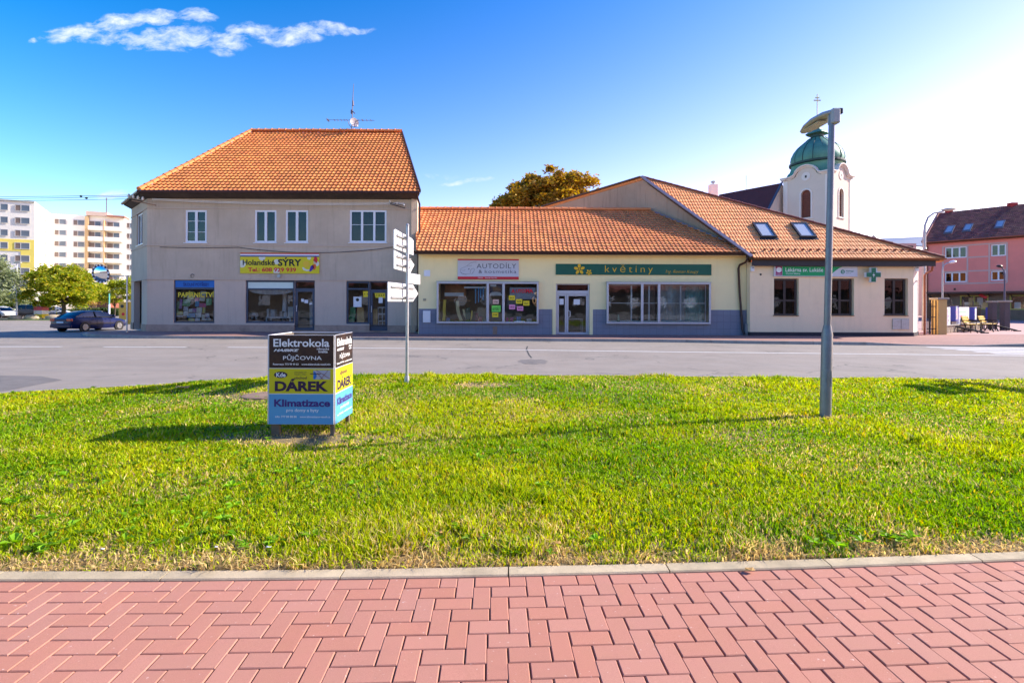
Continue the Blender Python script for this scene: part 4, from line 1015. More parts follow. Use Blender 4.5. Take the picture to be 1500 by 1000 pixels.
# ================================================================== YELLOW SHOP BUILDING
YY = 25.6
yel = thing('shop_building', 'low yellow shop building with grey tiled plinth and long clay tile roof', 'shop building', (3.5, 29, .1))
XL, XR = -4.62, 11.66
W1 = hole(639.6, 789, 412.8, 473.7, YY-.2); W2 = hole(889, 1041.6, 413.6, 474.4, YY-.2); DR = hole(814.3, 863.8, 415.4, 488, YY)
W1i = (W1[0]+.12, W1[1]-.02, W1[2]+.1, W1[3]-.08); W2i = (W2[0]+.12, W2[1]-.02, W2[2]+.1, W2[3]-.08)
zp = Z(452.8, 780, YY); DRh = (DR[0], DR[1], .1, DR[3])
wall(XL, XR, .08, 4.08, YY, YY+.3, [W1i, W2i, DRh]).build('front_wall', m_yellow, yel, fix=False)
for a, c in ((XL+.03, X(808.6, YY)), (X(868, YY), XR+.01)):
    hs_ = [h for h in (W1i, W2i) if h[0] > a and h[1] < c]
    bb = MB(); h = hs_[0]
    wall(a, c, .08, zp, YY-.03, YY, [(h[0]-.1, h[1]+.0, h[2]-.08, zp+.0)] if False else [], bb)
    bb = MB(); bb.box(a, h[0]-.02, YY-.03, YY-.001, .09, zp); bb.box(h[1]+.02, c, YY-.03, YY-.001, .09, zp); bb.box(h[0]-.02, h[1]+.02, YY-.03, YY-.001, .09, h[2]-.02)
    bb.build('plinth', m_grey_tile, yel)
MB().box(X(722, YY), X(728.5, YY), YY-.045, YY-.031, .1, Z(478, 725, YY)).build('patched_tile', M('bare brown patch', (.30, .2, .15), .9, .2, 6), yel)
MB().box(XL, -4.4, YY+.001, 31.5, .08, 4.1).build('side_wall', m_yellow, yel)
MB().box(XL, 8.2, 33.5, 33.8, .08, 4.1).build('rear_wall', m_yellow, yel)
MB().box(-4.4, 11.2, YY+.31, 33.4, .04, .1).build('shop_floor', m_room, yel)
MB().box(-4.4, 8, YY+3.4, YY+3.5, .1, 4.0).build('back_partition', m_room, yel)
MB().box(-4.4, 11.0, YY+.31, YY+3.3, 3.2, 3.3).build('shop_ceiling', m_curtain, yel)
for x in (1.6, 4.3): MB().box(x, x+.1, YY+.31, YY+3.4, .1, 3.2).build('partition', m_room, yel)
# projecting display windows
def display(h, mulls, label):
    y0, y1 = YY-.2, YY-.002; f = .1; b = MB(); x0, x1, z0, z1 = h
    b.box(x0, x1, y0, y1, z1-.09, z1); b.box(x0, x1, y0, y1, z0, z0+.09); b.box(x0, x0+.09, y0, y1, z0+.09, z1-.09); b.box(x1-.09, x1, y0, y1, z0+.09, z1-.09)
    xs = [x0+.09]
    for m_ in mulls: c = X(m_, y0); b.box(c-.06, c+.06, y0-.005, y0+.08, z0+.09, z1-.09); xs += [c-.06, c+.06]
    xs.append(x1-.09); o = b.build('display_window', m_frame_grey, yel, label, bevel=.006)
    MB().box(x0-.02, x1+.02, y0-.03, y1, z1+.001, z1+.03).build('weather_cap', m_galv, o)
    for i in range(0, len(xs), 2): MB().box(xs[i], xs[i+1], y0+.03, y0+.038, z0+.09, z1-.09).build('pane', m_glass, o)
    return o
dw1 = display(W1, (714.4, 737.5), 'silver framed display window full of car accessories and coloured notes')
dw2 = display(W2, (940.8, 965.5), 'silver framed display window, empty, with inner sash behind')
# inner sash and curtains behind the second display window
iw = window(yel, W2[0]+.1, W2[1]-.12, W2[2]+.1, W2[3]-.1, YY, m_pvc, mull=(.24, .42, .52, .74), trans=(.5,), fw=.05, bar=.07, barw=.035, recess=.12, dark=False, name='inner_sash')
m_teal = M('teal sheer curtain', (.40, .66, .66), .9, .25, 3, streak=.3)
def drape(x0, x1, z0, z1, y, mat, parent, n=30, amp=.03):
    c = MB(); 
    for i in range(n+1): x = x0+(x1-x0)*i/n; yy = y+amp*math.sin(i*1.15)+amp*.4*math.sin(i*2.7); c.v += [(x, yy, z0), (x, yy, z1)]
    c.f = [(2*i, 2*i+2, 2*i+3, 2*i+1) for i in range(n)]; return c.build('curtain', mat, parent, fix=False)
drape(X(1008, YY), X(1036, YY), W2[2]+.1, W2[3]-.1, YY+.42, m_teal, iw)
drape(X(966, YY), X(1008, YY), W2[2]+.1, W2[3]-.1, YY+.46, M('grey sheer curtain', (.66, .66, .70), .9, .2, 3), iw)
drape(X(945, YY), X(964, YY), W2[2]+.1, W2[3]-.1, YY+.5, M('rose brown sheer curtain', (.50, .38, .34), .9, .25, 3), iw)
# entrance
ye = YY+.12; b = MB(); x0, x1 = DR[0], DR[1]; z0, z1 = .1, DR[3]; tz = Z(426, 839, YY); tb = Z(423.3, 839, YY)
b.box(x0, x0+.07, ye-.03, ye+.1, z0, z1); b.box(x1-.07, x1, ye-.03, ye+.1, z0, z1); b.box(x0+.07, x1-.07, ye-.03, ye+.1, z1-.05, z1); b.box(x0+.07, x1-.07, ye-.03, ye+.1, tz-.16, tz+.02)
xm = X(830.5, YY); st = .085; cells_ = [(x0+.075, xm-.004), (xm+.004, x1-.075)]
for a, c in cells_:
    b.box(a, a+st, ye, ye+.06, z0+.02, tz-.165); b.box(c-st, c, ye, ye+.06, z0+.02, tz-.165); b.box(a+st, c-st, ye, ye+.06, tz-.165-st, tz-.165); b.box(a+st, c-st, ye, ye+.06, z0+.02, z0+.13)
dd = b.build('door', m_frame_grey, yel, 'silver double glass door under the green sign', bevel=.004)
for a, c in cells_: MB().box(a+st, c-st, ye+.03, ye+.038, z0+.13, tz-.165-st).build('pane', m_glass, dd)
MB().box(x0+.07, x1-.07, ye+.03, ye+.038, tz+.02, z1-.05).build('pane', m_glass_dark, dd)
for a, c, t_, bo in ((819.8, 826, 437.5, 446), (840.8, 850, 438.3, 446)): MB().box(X(a, YY), X(c, YY), ye+.022, ye+.026, Z(bo, a, YY), Z(t_, a, YY)).build('notice', m_paper, dd)
MB().tube([(X(833.3, YY), ye, .95), (X(835.2, YY), ye-.09, 1.0), (X(835.2, YY), ye-.09, 1.25), (X(833.3, YY), ye, 1.3)], .018, 8).build('handle', m_white_metal, dd, smooth=True)
for s_ in (x0-.16, x1+.0): MB().box(s_, s_+.155, YY-.034, YY-.001, .09, zp).build('door_surround', m_yellow, yel)
# things on the wall
MB().box(X(621, YY), X(630, YY), YY-.02, YY-.001, Z(404.5, 625, YY), Z(395.5, 625, YY)).build('wall_plate', m_pvc, yel, bevel=.004)
MB().box(X(620, YY), X(631, YY), YY-.10, YY-.031, Z(472.3, 625, YY), Z(455, 625, YY)).build('meter_box', m_white_metal, yel, 'small white meter box by the left display window', bevel=.01)
MB().box(X(620, YY), X(624, YY), YY-.03, YY-.001, Z(440.5, 622, YY), Z(437, 622, YY)).build('junction_box', M('beige plastic', (.4, .35, .22), .6, .1, 4), yel)
# roof
Yrg, zrg = 30.0, 7.02; zey = 4.14; Ye = 25.05
xw = lambda y: 11.47-.733*(y-25.2)      # party wall line of the pharmacy gable
Vy = Vector((0, Yrg-Ye, zrg-zey)); Ly = Vy.length; Vy.normalize(); Ny = Vector((1, 0, 0)).cross(Vy)
xl0, xl1 = -4.62, -5.62
spy = lambda v: (0+(xl1-xl0)*v/Ly, (xw(Ye)+.05-xl0)+(xw(Yrg)-xw(Ye))*v/Ly)
slab(yel, [(xl0, Ye, zey), (xw(Ye), Ye, zey), (xw(Yrg), Yrg, zrg), (xl1, Yrg, zrg)], .12, m_deck)
tile_roof(yel, (xl0, Ye, zey), (1, 0, 0), Vy, Ny, spy, Ly, .215, .335, m_tile_yel, 'roll', lift=.055)
slab(yel, [(xl1, Yrg, zrg), (xw(Yrg), Yrg, zrg), (xw(34.8)-1, 34.4, 4.3), (xl1-1, 34.4, 4.3)], .12, m_tile_yel, 'rear_slope')
ridge(yel, (xl1, Yrg, zrg), (xw(Yrg), Yrg, zrg), (0, 0, 1), m_tile_yel, r=.15, step=.42, up=.07)
MB().box(XL, XR+.02, Ye+.03, YY-.001, 4.02, 4.06).build('soffit', m_yellow, yel)
MB().box(XL-.0, XR, YY-.002, YY+.28, 4.09, 4.2).build('wall_plate_beam', m_deck, yel)
g_ = MB(); prof = [(math.cos(a)*.085, math.sin(a)*.085) for a in [math.pi+i*math.pi/6 for i in range(7)]]
for x in (XL-.15, XR+.05):
    g_.v += [(x, Ye-.07+p, zey+.0+q) for p, q in prof]+[(x, Ye-.07+p*.85, zey+.0+q*.85) for p, q in reversed(prof)]
g_.f = [(i, (i+1) % 14, 14+(i+1) % 14, 14+i) for i in range(14)]+[tuple(range(14)), tuple(range(14, 28))]
g_.build('gutter', m_brown_metal, yel)
MB().box(XL-.1, XR+.05, Ye+.02, Ye+.045, zey-.14, zey-.0).build('fascia', m_brown_metal, yel)
dpp = [at(1094.5, 373, 25.0), at(1094.3, 380, 25.0), at(1092, 384, 25.15), at(1083.5, 388, 25.45), at(1081.6, 393, 25.5), at(1083.5, 430, 25.5), at(1088, 484, 25.5), at(1091, 489.5, 25.4)]
MB().tube(dpp, .055, 8).build('downpipe', m_brown_metal, yel, smooth=True)
MB().box(X(1090, YY), X(1099, YY), 25.42, 25.56, .1, Z(474, 1095, YY)).build('corner_patch', M('worn concrete corner', (.33, .33, .36), .9, .2, 8, dirt=(.25, .15, .1), dirt_amt=.8, dirt_scale=3), yel)

# shop signs on the yellow wall
ys = YY-.05
s1 = thing('shop_sign', 'white car parts sign with red bars on the yellow wall', 'sign', (X(715, ys), ys, Z(409, 715, ys)))
sx = lambda zx: X(630+zx/8.824, ys); sz = lambda zy: Z(370+zy/8.824, 715, ys)
MB().box(sx(355), sx(1145), ys, ys+.04, sz(346), sz(82)).build('board', M('pale sign board', (.56, .56, .63), .5, .03, 2), s1)
MB().box(sx(355), sx(1145), ys-.004, ys-.001, sz(100), sz(83)).build('red_bar', m_redprint, s1)
MB().box(sx(355), sx(1145), ys-.004, ys-.001, sz(345), sz(310)).build('red_bar', m_redprint, s1)
m_navy = M('dark grey blue print', (.035, .035, .06), .6, 0)
text('AUTODÍLY', (sx(600), sx(1110), sz(203), sz(128)), ys-.004, m_navy, s1, bold=-.006, space=1.1)
text('&', (sx(625), sx(672), sz(266), sz(224)), ys-.004, m_navy, s1)
text('kosmetika', (sx(706), sx(1112), sz(265), sz(222)), ys-.004, m_navy, s1, bold=-.008, space=1.1)
text('ITALIA  -  Stanislav Stránský', (sx(618), sx(864), sz(337), sz(318)), ys-.006, m_whiteprint, s1)
def stroke(pts, w, fx_, fz_, y, mat, parent, name='line_drawing'):
    MB().tube([(fx_(a), y, fz_(c)) for a, c in pts], w, 4).build(name, mat, parent)
for pts in (((392, 245), (386, 228), (400, 205), (440, 190), (470, 175), (520, 135), (560, 124), (600, 124)), ((392, 245), (405, 265), (450, 280), (500, 275), (522, 270), (515, 245), (530, 215), (555, 203), (575, 215), (560, 250), (535, 278)), ((470, 175), (500, 178), (540, 165)), ((400, 228), (430, 232), (455, 222)), ((395, 262), (430, 278), (470, 285))):
    stroke(pts, .006, sx, sz, ys-.003, m_navy, s1)
MB().poly([(sx(490), ys-.004, sz(213)), (sx(505), ys-.004, sz(205)), (sx(508), ys-.004, sz(216)), (sx(495), ys-.004, sz(222))]).build('logo_dot', m_navy, s1, fix=False)
s2 = thing('shop_sign', 'long green florist sign with yellow letters above the empty display window', 'sign', (X(928, ys), ys, Z(402, 928, ys)))
gx = lambda zx: X(810+zx/6.25, ys); gz = lambda zy: Z(380+zy/6.25, 928, ys)
MB().box(gx(25), gx(1450), ys, ys+.04, gz(142), gz(43)).build('board', M('deep green board', (.005, .10, .065), .5, .12, 1), s2)
m_fy = M('flower yellow letters', (.80, .48, .02), .5, .05, 4)
text('květiny', (gx(475), gx(912), gz(138), gz(48)), ys-.006, m_fy, s2, bold=-.012, space=1.45)
text('Ing. Roman Koupý', (gx(1030), gx(1332), gz(132), gz(95)), ys-.006, m_fy, s2, bold=-.015, shear=.35)
def flower(cx, cz, r, rot):
    b = MB()
    for k in range(5):
        a = rot+k*2*math.pi/5; pts = []
        for j in range(10):
            t = 2*math.pi*j/10; u_, v_ = .62+.40*math.cos(t), .27*math.sin(t)
            pts.append((gx(cx)+(u_*math.cos(a)-v_*math.sin(a))*r, gz(cz)+(u_*math.sin(a)+v_*math.cos(a))*r))
        b.ext_xz(pts, ys-.025-.002*k, ys-.008)
    b.lathe([(r*.16, 0), (r*.16, .01)], (gx(cx), ys-.038, gz(cz)), 10, 'Y')
    b.build('flower', m_fy, s2)
flower(240, 92, .27, .35); flower(328, 120, .15, .9)

# car accessories in the left display window
bx1 = lambda zx: X(630+zx/8.824, YY); bz1 = lambda zy: Z(370+zy/8.824, 715, YY)
gl_y = YY-.175
def note(parent, zx0, zx1, zy0, zy1, mat, lab_=None, y=gl_y, txt=None):
    o = MB().box(bx1(zx0), bx1(zx1), y, y+.003, bz1(zy1), bz1(zy0)).build('note', mat, parent, lab_)
    return o
NW = {'yellow': m_yellow_paper, 'pink': m_pink_paper, 'green': m_green_paper, 'white': m_paper, 'salmon': M('salmon paper', (.72, .45, .36), .8, .05, 5)}
for i, (a, c, t_, bo, k) in enumerate(((1018, 1098, 552, 612, 'yellow'), (1110, 1190, 598, 658, 'yellow'), (1202, 1282, 620, 682, 'yellow'), (1022, 1100, 670, 730, 'pink'), (1122, 1204, 690, 748, 'pink'), (812, 890, 604, 662, 'salmon'), (798, 912, 682, 764, 'green'), (804, 884, 772, 832, 'yellow'))):
    # sits on the inner side of the glass: a part of the window
    o = MB().box(bx1(a), bx1(c), YY-.178, YY-.1745, bz1(bo), bz1(t_)).build('note', NW[k], dw1, '%s paper note' % k)
    text(['AKCE', 'SLEVA', 'STĚRAČE', 'AKCE', 'SLEVA', 'OTEVŘENO', 'AUTODÍLY', 'OLEJE'][i], (bx1(a+12), bx1(c-12), bz1(bo-18), bz1(t_+20)), YY-.1805, m_blackprint, dw1, bold=.01)
text('A', (bx1(1050), bx1(1096), bz1(520), bz1(470)), YY-.176, m_redprint, dw1, bold=.04)
text('UTO', (bx1(1110), bx1(1222), bz1(520), bz1(472)), YY-.176, m_redprint, dw1, bold=.03)
text('MA', (bx1(1232), bx1(1330), bz1(520), bz1(466)), YY-.176, m_redprint, dw1, bold=.04)
MB().box(bx1(1030), bx1(1360), YY-.12, YY-.11, bz1(600), bz1(450)).build('backdrop', M('grey blue backdrop', (.50, .52, .62), .8, .1, 3), dw1)
MB().box(bx1(780), bx1(855), YY-.158, YY-.155, bz1(440), bz1(412)).build('poster', m_paper, dw1)
MB().box(bx1(772), bx1(928), YY-.12, YY-.115, bz1(556), bz1(412)).build('poster', M('night car poster', (.06, .06, .12), .5, .4, 2, dirt=(.7, .3, .03), dirt_amt=.8, dirt_scale=2.2), dw1)
MB().poly([(bx1(p), YY-.125, bz1(q)) for p, q in ((772, 556), (772, 530), (800, 512), (860, 508), (910, 515), (928, 540), (928, 556))]).build('poster', m_paper, dw1, fix=False)
fl = MB().box(W1[0]+.12, W1[1]-.1, YY-.12, YY+.9, W1[2]+.02, W1[2]+.06)
goods('display_floor', 'wooden floor board of the car accessory display window', 'shelf', fl, m_wood)
zfl = W1[2]+.06; yi = YY+.05
ix = lambda zx: X(630+zx/8.824, yi); iz = lambda zy: max(zfl, Z(370+zy/8.824, 715, yi))
m_mud = M('yellow plastic fender', (.95, .70, .08), .45, .08, 3)
def curved(name, label, cat, pts, w, mat, y=yi, dep=.12):
    b = MB(); k = len(pts)
    L_ = [(ix(p)-w/2, iz(q)) for p, q in pts]; R_ = [(ix(p)+w/2, iz(q)) for p, q in reversed(pts)]
    b.ext_xz(L_+R_, y, y+dep); return b.build(name, mat, None, label, cat=cat)
yi_keep = yi
curved('car_fender', 'bright yellow car fender at the left end of the accessory display', 'car part', ((190, 610), (182, 720), (185, 800), (175, 880)), .14, m_mud)
curved('car_fender', 'pale yellow curved car fender in the middle of the accessory display', 'car part', ((350, 625), (355, 720), (375, 810), (405, 880)), .16, M('pale yellow plastic', (.96, .80, .42), .45, .08, 3))
curved('car_fender', 'pale yellow curved fender right of the larger one', 'car part', ((430, 730), (445, 800), (470, 850), (520, 875)), .1, M('pale yellow plastic', (.78, .62, .28)))
curved('car_fender', 'narrow upright yellow fender near the first mullion', 'car part', ((540, 750), (538, 820), (525, 870)), .07, m_mud)
shl = MB().box(ix(120), ix(520), yi+.2, yi+.5, iz(628), iz(612)); goods('shelf_board', 'shelf above the yellow fenders in the accessory display', 'shelf', shl, m_wood)
goods('shop_cabinet', 'brown wooden cabinet at the upper left behind the accessory display', 'cabinet', MB().box(ix(160), ix(440), yi+.9, yi+1.3, iz(600), iz(405)), M('brown wooden cabinet', (.50, .22, .09), .6, .35, 2), bevel=.01)
for i, (zx, l0, l1) in enumerate(((588, 470, 655), (626, 455, 645), (654, 470, 590), (686, 450, 612))):
    goods('wiper_blade', 'blue wiper blade hanging in the display, %s from the left' % ['first', 'second', 'third', 'fourth'][i], 'wiper blade', MB().bar((ix(zx), yi, iz(l1)), (ix(zx), yi, iz(l0)), .05, .03, up=(0, 1, 0)), M('blue packaging', (.10, .42, .80), .4, .15, 8))
goods('curtain_rail', 'white rail with hooks above the blue wiper blades', 'rail', MB().box(ix(440), ix(720), yi, yi+.05, iz(462), iz(440)), m_pvc)
goods('name_board', 'white board with red mark in the left pane of the accessory display', 'sign', MB().box(bx1(192), bx1(436), YY-.14, YY-.12, bz1(564), bz1(520)), m_paper)
for i, (a, c, h_, col_, nm) in enumerate(((215, 265, 50, (.08, .2, .5), 'blue bottle'), (585, 625, 120, (.35, .12, .12), 'dark red canister'), (628, 675, 70, (.45, .05, .08), 'red tin'), (985, 1010, 60, (.5, .05, .3), 'magenta tub'), (1035, 1078, 62, (.62, .06, .35), 'pink tub'), (1118, 1176, 75, (.03, .2, .6), 'blue box'), (1248, 1312, 48, (.5, .5, .52), 'grey carton'), (460, 518, 190, (.03, .12, .08), 'dark green carton'))):
    goods('tin' if 'tin' in nm else 'container', '%s standing in the car accessory display' % nm, 'container', MB().box(ix(a), ix(c), yi-.1, yi+.05, zfl, zfl+h_/8.824/F*yi), M('goods '+nm, col_, .4, .1, 6), bevel=.012)
goods('steering_tray', 'white flat tray under the blue box in the accessory display', 'tray', MB().box(ix(1088), ix(1225), yi-.3, yi-.15, zfl, zfl+.06), m_paper, bevel=.01)
# florist leftovers
t = thing('metal_table', 'light metal table frame seen through the silver double door', 'table', (X(842, YY+1), YY+1.2, .1))
MB().box(X(829, YY+1), X(853, YY+1), YY+.8, YY+1.4, .84, .87).build('tabletop', m_frame_grey, t)
for px_ in (829.5, 852.5):
    for yy in (.82, 1.36): MB().box(X(px_, YY+1)-.02, X(px_, YY+1)+.02, YY+yy, YY+yy+.03, .1, .84).build('leg', m_frame_grey, t)
goods('vase', 'slim pale green glass vase behind the left pane of the empty display window', 'vase', MB().lathe([(.05, 0), (.07, .08), (.05, .22), (.03, .3), (.045, .36)], (X(906, YY), YY-.0, W2[2]+.1), 12), M('pale green glass paint', (.35, .5, .38), .2, .1, 5), smooth=True)
for px_, wd_ in ((0, 0),): pass

# ================================================================== PHARMACY
YP = 25.2
pha = thing('pharmacy_building', 'cream pharmacy building with steep orange tile roof and dark brown windows', 'building', (15, 29, .1))
PXL, PXR = 11.56, 19.5
wp = [(1133.6, 1168), (1215, 1249), (1295.6, 1328)]
HP = [hole(a, c, 408.5, 461.5, YP) for a, c in wp]
HPr = [(h[0], h[1]+.07, h[2], h[3]+.02) for h in HP]
wall(PXL, PXR, .3, 3.68, YP, YP+.35, HPr).build('front_wall', m_cream, pha, fix=False)
MB().box(PXL, PXR+.01, YP-.02, YP+.3, .08, .3).build('plinth', M('dark stained plinth', (.04, .035, .045), .9, .2, 3), pha)
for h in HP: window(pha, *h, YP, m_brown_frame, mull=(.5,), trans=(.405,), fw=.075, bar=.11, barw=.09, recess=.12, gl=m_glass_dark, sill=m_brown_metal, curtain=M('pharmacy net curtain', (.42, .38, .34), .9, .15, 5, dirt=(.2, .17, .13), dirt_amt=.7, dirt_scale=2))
CH = (20.58, 26.28)
mt, L_ = frame_for((PXR, YP), CH); XF.append(mt)
MB().box(.002, L_, .001, .3, .3, 3.66).build('corner_wall', M('sunlit cream tone', (.70, .66, .6), .85, .04, 1), pha); MB().box(.002, L_, -.02, .3, .08, .3).build('plinth', MATS['dark stained plinth'], pha); XF.pop()  # corner face is whiter, its sunlight put into the colour
for a, c in ((CH, (20.6, 34)), ((20.6, 34), (3.5, 38.5))):
    mt, L_ = frame_for(a, c); XF.append(mt); MB().box(.002, L_-.002, .001, .3, .08, 3.6).build('side_wall', m_cream, pha); XF.pop()
AP = Vector((7.67, 30.7, 9.13)); PL = Vector((11.45, 24.7, 3.86)); PR = Vector((20.55, 24.7, 3.86)); GB = Vector((2.24, 37.9, 8.7))
Vp = Vector((0, AP.y-24.7, AP.z-3.86)); Lp = Vp.length; Vp.normalize(); Np = Vector((1, 0, 0)).cross(Vp)
# the gable wall that stands over the yellow roof
ga = MB(); g0 = [(11.72, 25.56, .1), (2.0, 38.2, .1), (2.24, 37.9, 8.62), (7.67, 30.72, 9.02), (11.60, 25.5, 4.25)]
off = Vector((.21, .16, 0)); ga.add([Vector(p) for p in g0]+[Vector(p)+off for p in g0], [tuple(range(5)), tuple(range(9, 4, -1))]+[(i, (i+1) % 5, (i+1) % 5+5, i+5) for i in range(5)])
ga.build('gable_wall', m_gable, pha)
MB().bar(AP+Vector((-.06, -.05, .05)), PL+Vector((-.06, -.05, .06)), .2, .05, up=Np).build('verge_flashing', M('light metal flashing', (.15, .14, .19), .4, .1, 4, metal=.2), pha)
MB().bar(AP+Vector((-.04, 0, .03)), GB+Vector((-.04, 0, .03)), .3, .07).build('verge_board', m_brown_metal, pha)
MB().bar(Vector((xw(25.7)-.03, 25.7, zey+.40)), Vector((xw(Yrg-.3)-.03, Yrg-.3, zrg-.10)), .06, .10).build('abutment_flashing', M('light metal flashing', (.36, .34, .38)), pha)
spp = lambda v: ((AP.x-PL.x)*v/Lp+.02, (PR.x-PL.x)+(AP.x-PR.x)*v/Lp)
slab(pha, [PL, PR, AP], .14, m_deck)
tile_roof(pha, PL, (1, 0, 0), Vp, Np, spp, Lp, .30, .345, m_tile_pha, 'wave', lift=.032, stagger=.5)
slab(pha, [PR, (21.4, 27.5, 3.86), (21.4, 36, 3.9), AP], .14, m_tile_pha, 'side_slope'); slab(pha, [AP, (21.4, 36, 3.9), (10, 39, 5.5), GB], .14, m_tile_pha, 'rear_slope')
m_hip = M('red brown hip tile', (.20, .045, .025), .6, .12, 2)
ridge(pha, PR+Vector((0, 0, .02)), AP, (Np+Vector((.35, .3, .3))).normalized(), m_hip, r=.10, step=.36, up=.02)
# snow guards: a row of small clips
for i in range(22):
    u_ = .75+i*.37; v_ = .52; p_ = PL+Vector((1, 0, 0))*u_+Vp*v_+Np*.07
    if i == 0:
        sg = MB().add([Vector((-.05, 0, 0)), Vector((.05, 0, 0)), Vector((.05, 0, .09)), Vector((-.05, 0, .09)), Vector((-.05, .1, 0)), Vector((.05, .1, 0))], [(0, 1, 2, 3), (0, 3, 4), (1, 5, 2), (3, 2, 5, 4)])
        sgo = sg.build('snow_guard', m_hip, pha, fix=False); sgo.location = p_-pha.location+pha.location*0; sgm = sgo.data
        for v in sgm.vertices: v.co += pha.location
    else:
        sgo = bpy.data.objects.new('snow_guard', sgm); COL.objects.link(sgo); sgo.parent = pha; sgo.location = p_-pha.location
def skylight(parent, quadpx, p0, N, V, mat, off_=.09):
    q = [on_plane(px_, py_, p0, N) for px_, py_ in quadpx]       # tl, tr, br, bl
    c = sum(q, Vector())/4; Uv = Vector((1, 0, 0)) if abs(N.x) < .3 else V.cross(N).normalized()
    w = ((q[1]-q[0]).dot(Uv)+(q[2]-q[3]).dot(Uv))/2; h_ = ((q[0]-q[3]).dot(V)+(q[1]-q[2]).dot(V))/2
    m_ = Matrix((Uv, V, N)).transposed().to_4x4(); m_.translation = c+N*off_; XF.append(m_); f = .09
    b = MB(); b.box(-w/2, w/2, -h_/2, -h_/2+f, -.12, .05); b.box(-w/2, w/2, h_/2-f, h_/2, -.12, .05); b.box(-w/2, -w/2+f, -h_/2+f, h_/2-f, -.12, .05); b.box(w/2-f, w/2, -h_/2+f, h_/2-f, -.12, .05)
    b.box(-w/2-.05, w/2+.05, -h_/2-.14, -h_/2-.001, -.10, -.03)
    o = b.build('skylight', mat, parent); MB().box(-w/2+f, w/2-f, -h_/2+f, h_/2-f, .0, .012).build('pane', m_sky_glass, o); MB().box(-w/2+f, w/2-f, -h_/2+f, h_/2-f, -.1, -.09).build('blind', m_curtain, o)
    XF.pop(); return o
m_sky_glass = M('roof window pane', (.40, .44, .52), .18, .06, 2)
skylight(pha, ((1101, 328.6), (1123, 328.6), (1137, 349.5), (1113, 349.5)), PL, Np, Vp, M('black window flashing', (.03, .03, .035), .4, .1, 3))
skylight(pha, ((1157, 328.6), (1180, 328.6), (1195, 349.5), (1170, 349.5)), PL, Np, Vp, MATS['black window flashing'])
# eaves of the pharmacy
m_fascia = M('charcoal fascia board', (.035, .03, .04), .6, .1, 2)
MB().box(PL.x+.05, PR.x-.25, 24.86, 24.9, 3.5, 3.78).build('fascia', m_fascia, pha)
MB().box(PL.x+.3, PR.x-.7, 24.901, YP-.001, 3.5, 3.54).build('soffit', m_fascia, pha)
g_ = MB(); prof = [(math.cos(a)*.08, math.sin(a)*.08) for a in [math.pi+i*math.pi/6 for i in range(7)]]
for x in (PL.x-.0, PR.x+.05):
    g_.v += [(x, 24.66+p, 3.87+q) for p, q in prof]+[(x, 24.66+p*.85, 3.87+q*.85) for p, q in reversed(prof)]
g_.f = [(i, (i+1) % 14, 14+(i+1) % 14, 14+i) for i in range(14)]+[tuple(range(14)), tuple(range(14, 28))]
g_.build('gutter', m_copperish, pha)
MB().tube([at(1366, 389, 25.3), at(1365, 396, 25.4), at(1357, 400, 25.8), at(1354.5, 403, 26.2), at(1354.5, 491, 26.3)], .05, 8).build('downpipe', M('red brown downpipe', (.28, .08, .04), .4, .1, 3), pha, smooth=True)
MB().box(X(1307, YP), X(1331, YP), YP-.05, YP-.001, Z(482.4, 1320, YP), Z(467, 1320, YP)).build('meter_box', m_galv, pha, 'grey double meter cabinet low on the wall', bevel=.008)
MB().box(X(1318.7, YP), X(1319.3, YP), YP-.053, YP-.0505, Z(482, 1320, YP), Z(467.4, 1320, YP)).build('cabinet_gap', m_black, pha)
for px_ in (1101.5, 1341.5):
    al = MB().box(X(px_-2.6, YP), X(px_+2.6, YP), YP-.09, YP-.001, Z(397.5, px_, YP), Z(390.5, px_, YP)).build('alarm_box', m_pvc, pha, bevel=.02)
    for s_ in (-.7, .9): MB().lathe([(.02, 0), (.022, .01)], (X(px_+s_, YP), YP-.102, Z(392.8, px_, YP)), 8, 'Y').build('alarm_lens', m_black, al)
for px_ in (1114,): MB().lathe([(.05, 0), (.05, .01)], (X(px_, YP), YP-.012, Z(402, px_, YP)), 12, 'Y').build('vent_hole', m_black, pha)
chm = thing('flue_chimney', 'short white metal flue with cap behind the pharmacy roof', 'chimney', (X(1046, 33), 33, 6.5))
MB().box(X(1040.5, 33), X(1051.5, 33), 33, 33.45, 6.0, Z(269.5, 1046, 33)).build('shaft', m_white_metal, chm, bevel=.01)
MB().lathe([(.07, 0), (.07, .12), (.16, .14), (.16, .19), (.06, .24)], (X(1046, 33), 33.2, Z(269.5, 1046, 33)), 12).build('cap', m_galv, chm, smooth=True)
# pharmacy sign and cross
yp = YP-.1
ps = thing('pharmacy_sign', 'green and white pharmacy sign with a magenta emblem at its left end', 'sign', (X(1195, yp), yp, Z(405, 1195, yp)))
qx = lambda zx: X(1130+zx/8.824, yp); qz = lambda zy: Z(380+zy/8.824, 1195, yp)
MB().box(qx(36), qx(1112), yp, yp+.09, qz(222), qz(88)).build('light_box', M('pale light box', (.62, .62, .68), .5, .03, 2), ps, bevel=.006)
MB().poly([(qx(p), yp-.004, qz(q)) for p, q in ((140, 213), (140, 92), (915, 92), (870, 112), (820, 150), (770, 192), (742, 213))]).build('green_field', M('pharmacy green print', (.0, .33, .11), .5, .02, 2), ps, fix=False)
MB().poly([(qx(p), yp-.004, qz(q)) for p, q in ((54, 210), (54, 90), (136, 90), (136, 210))]).build('emblem_field', M('magenta print', (.33, .03, .14), .5, 0), ps, fix=False)
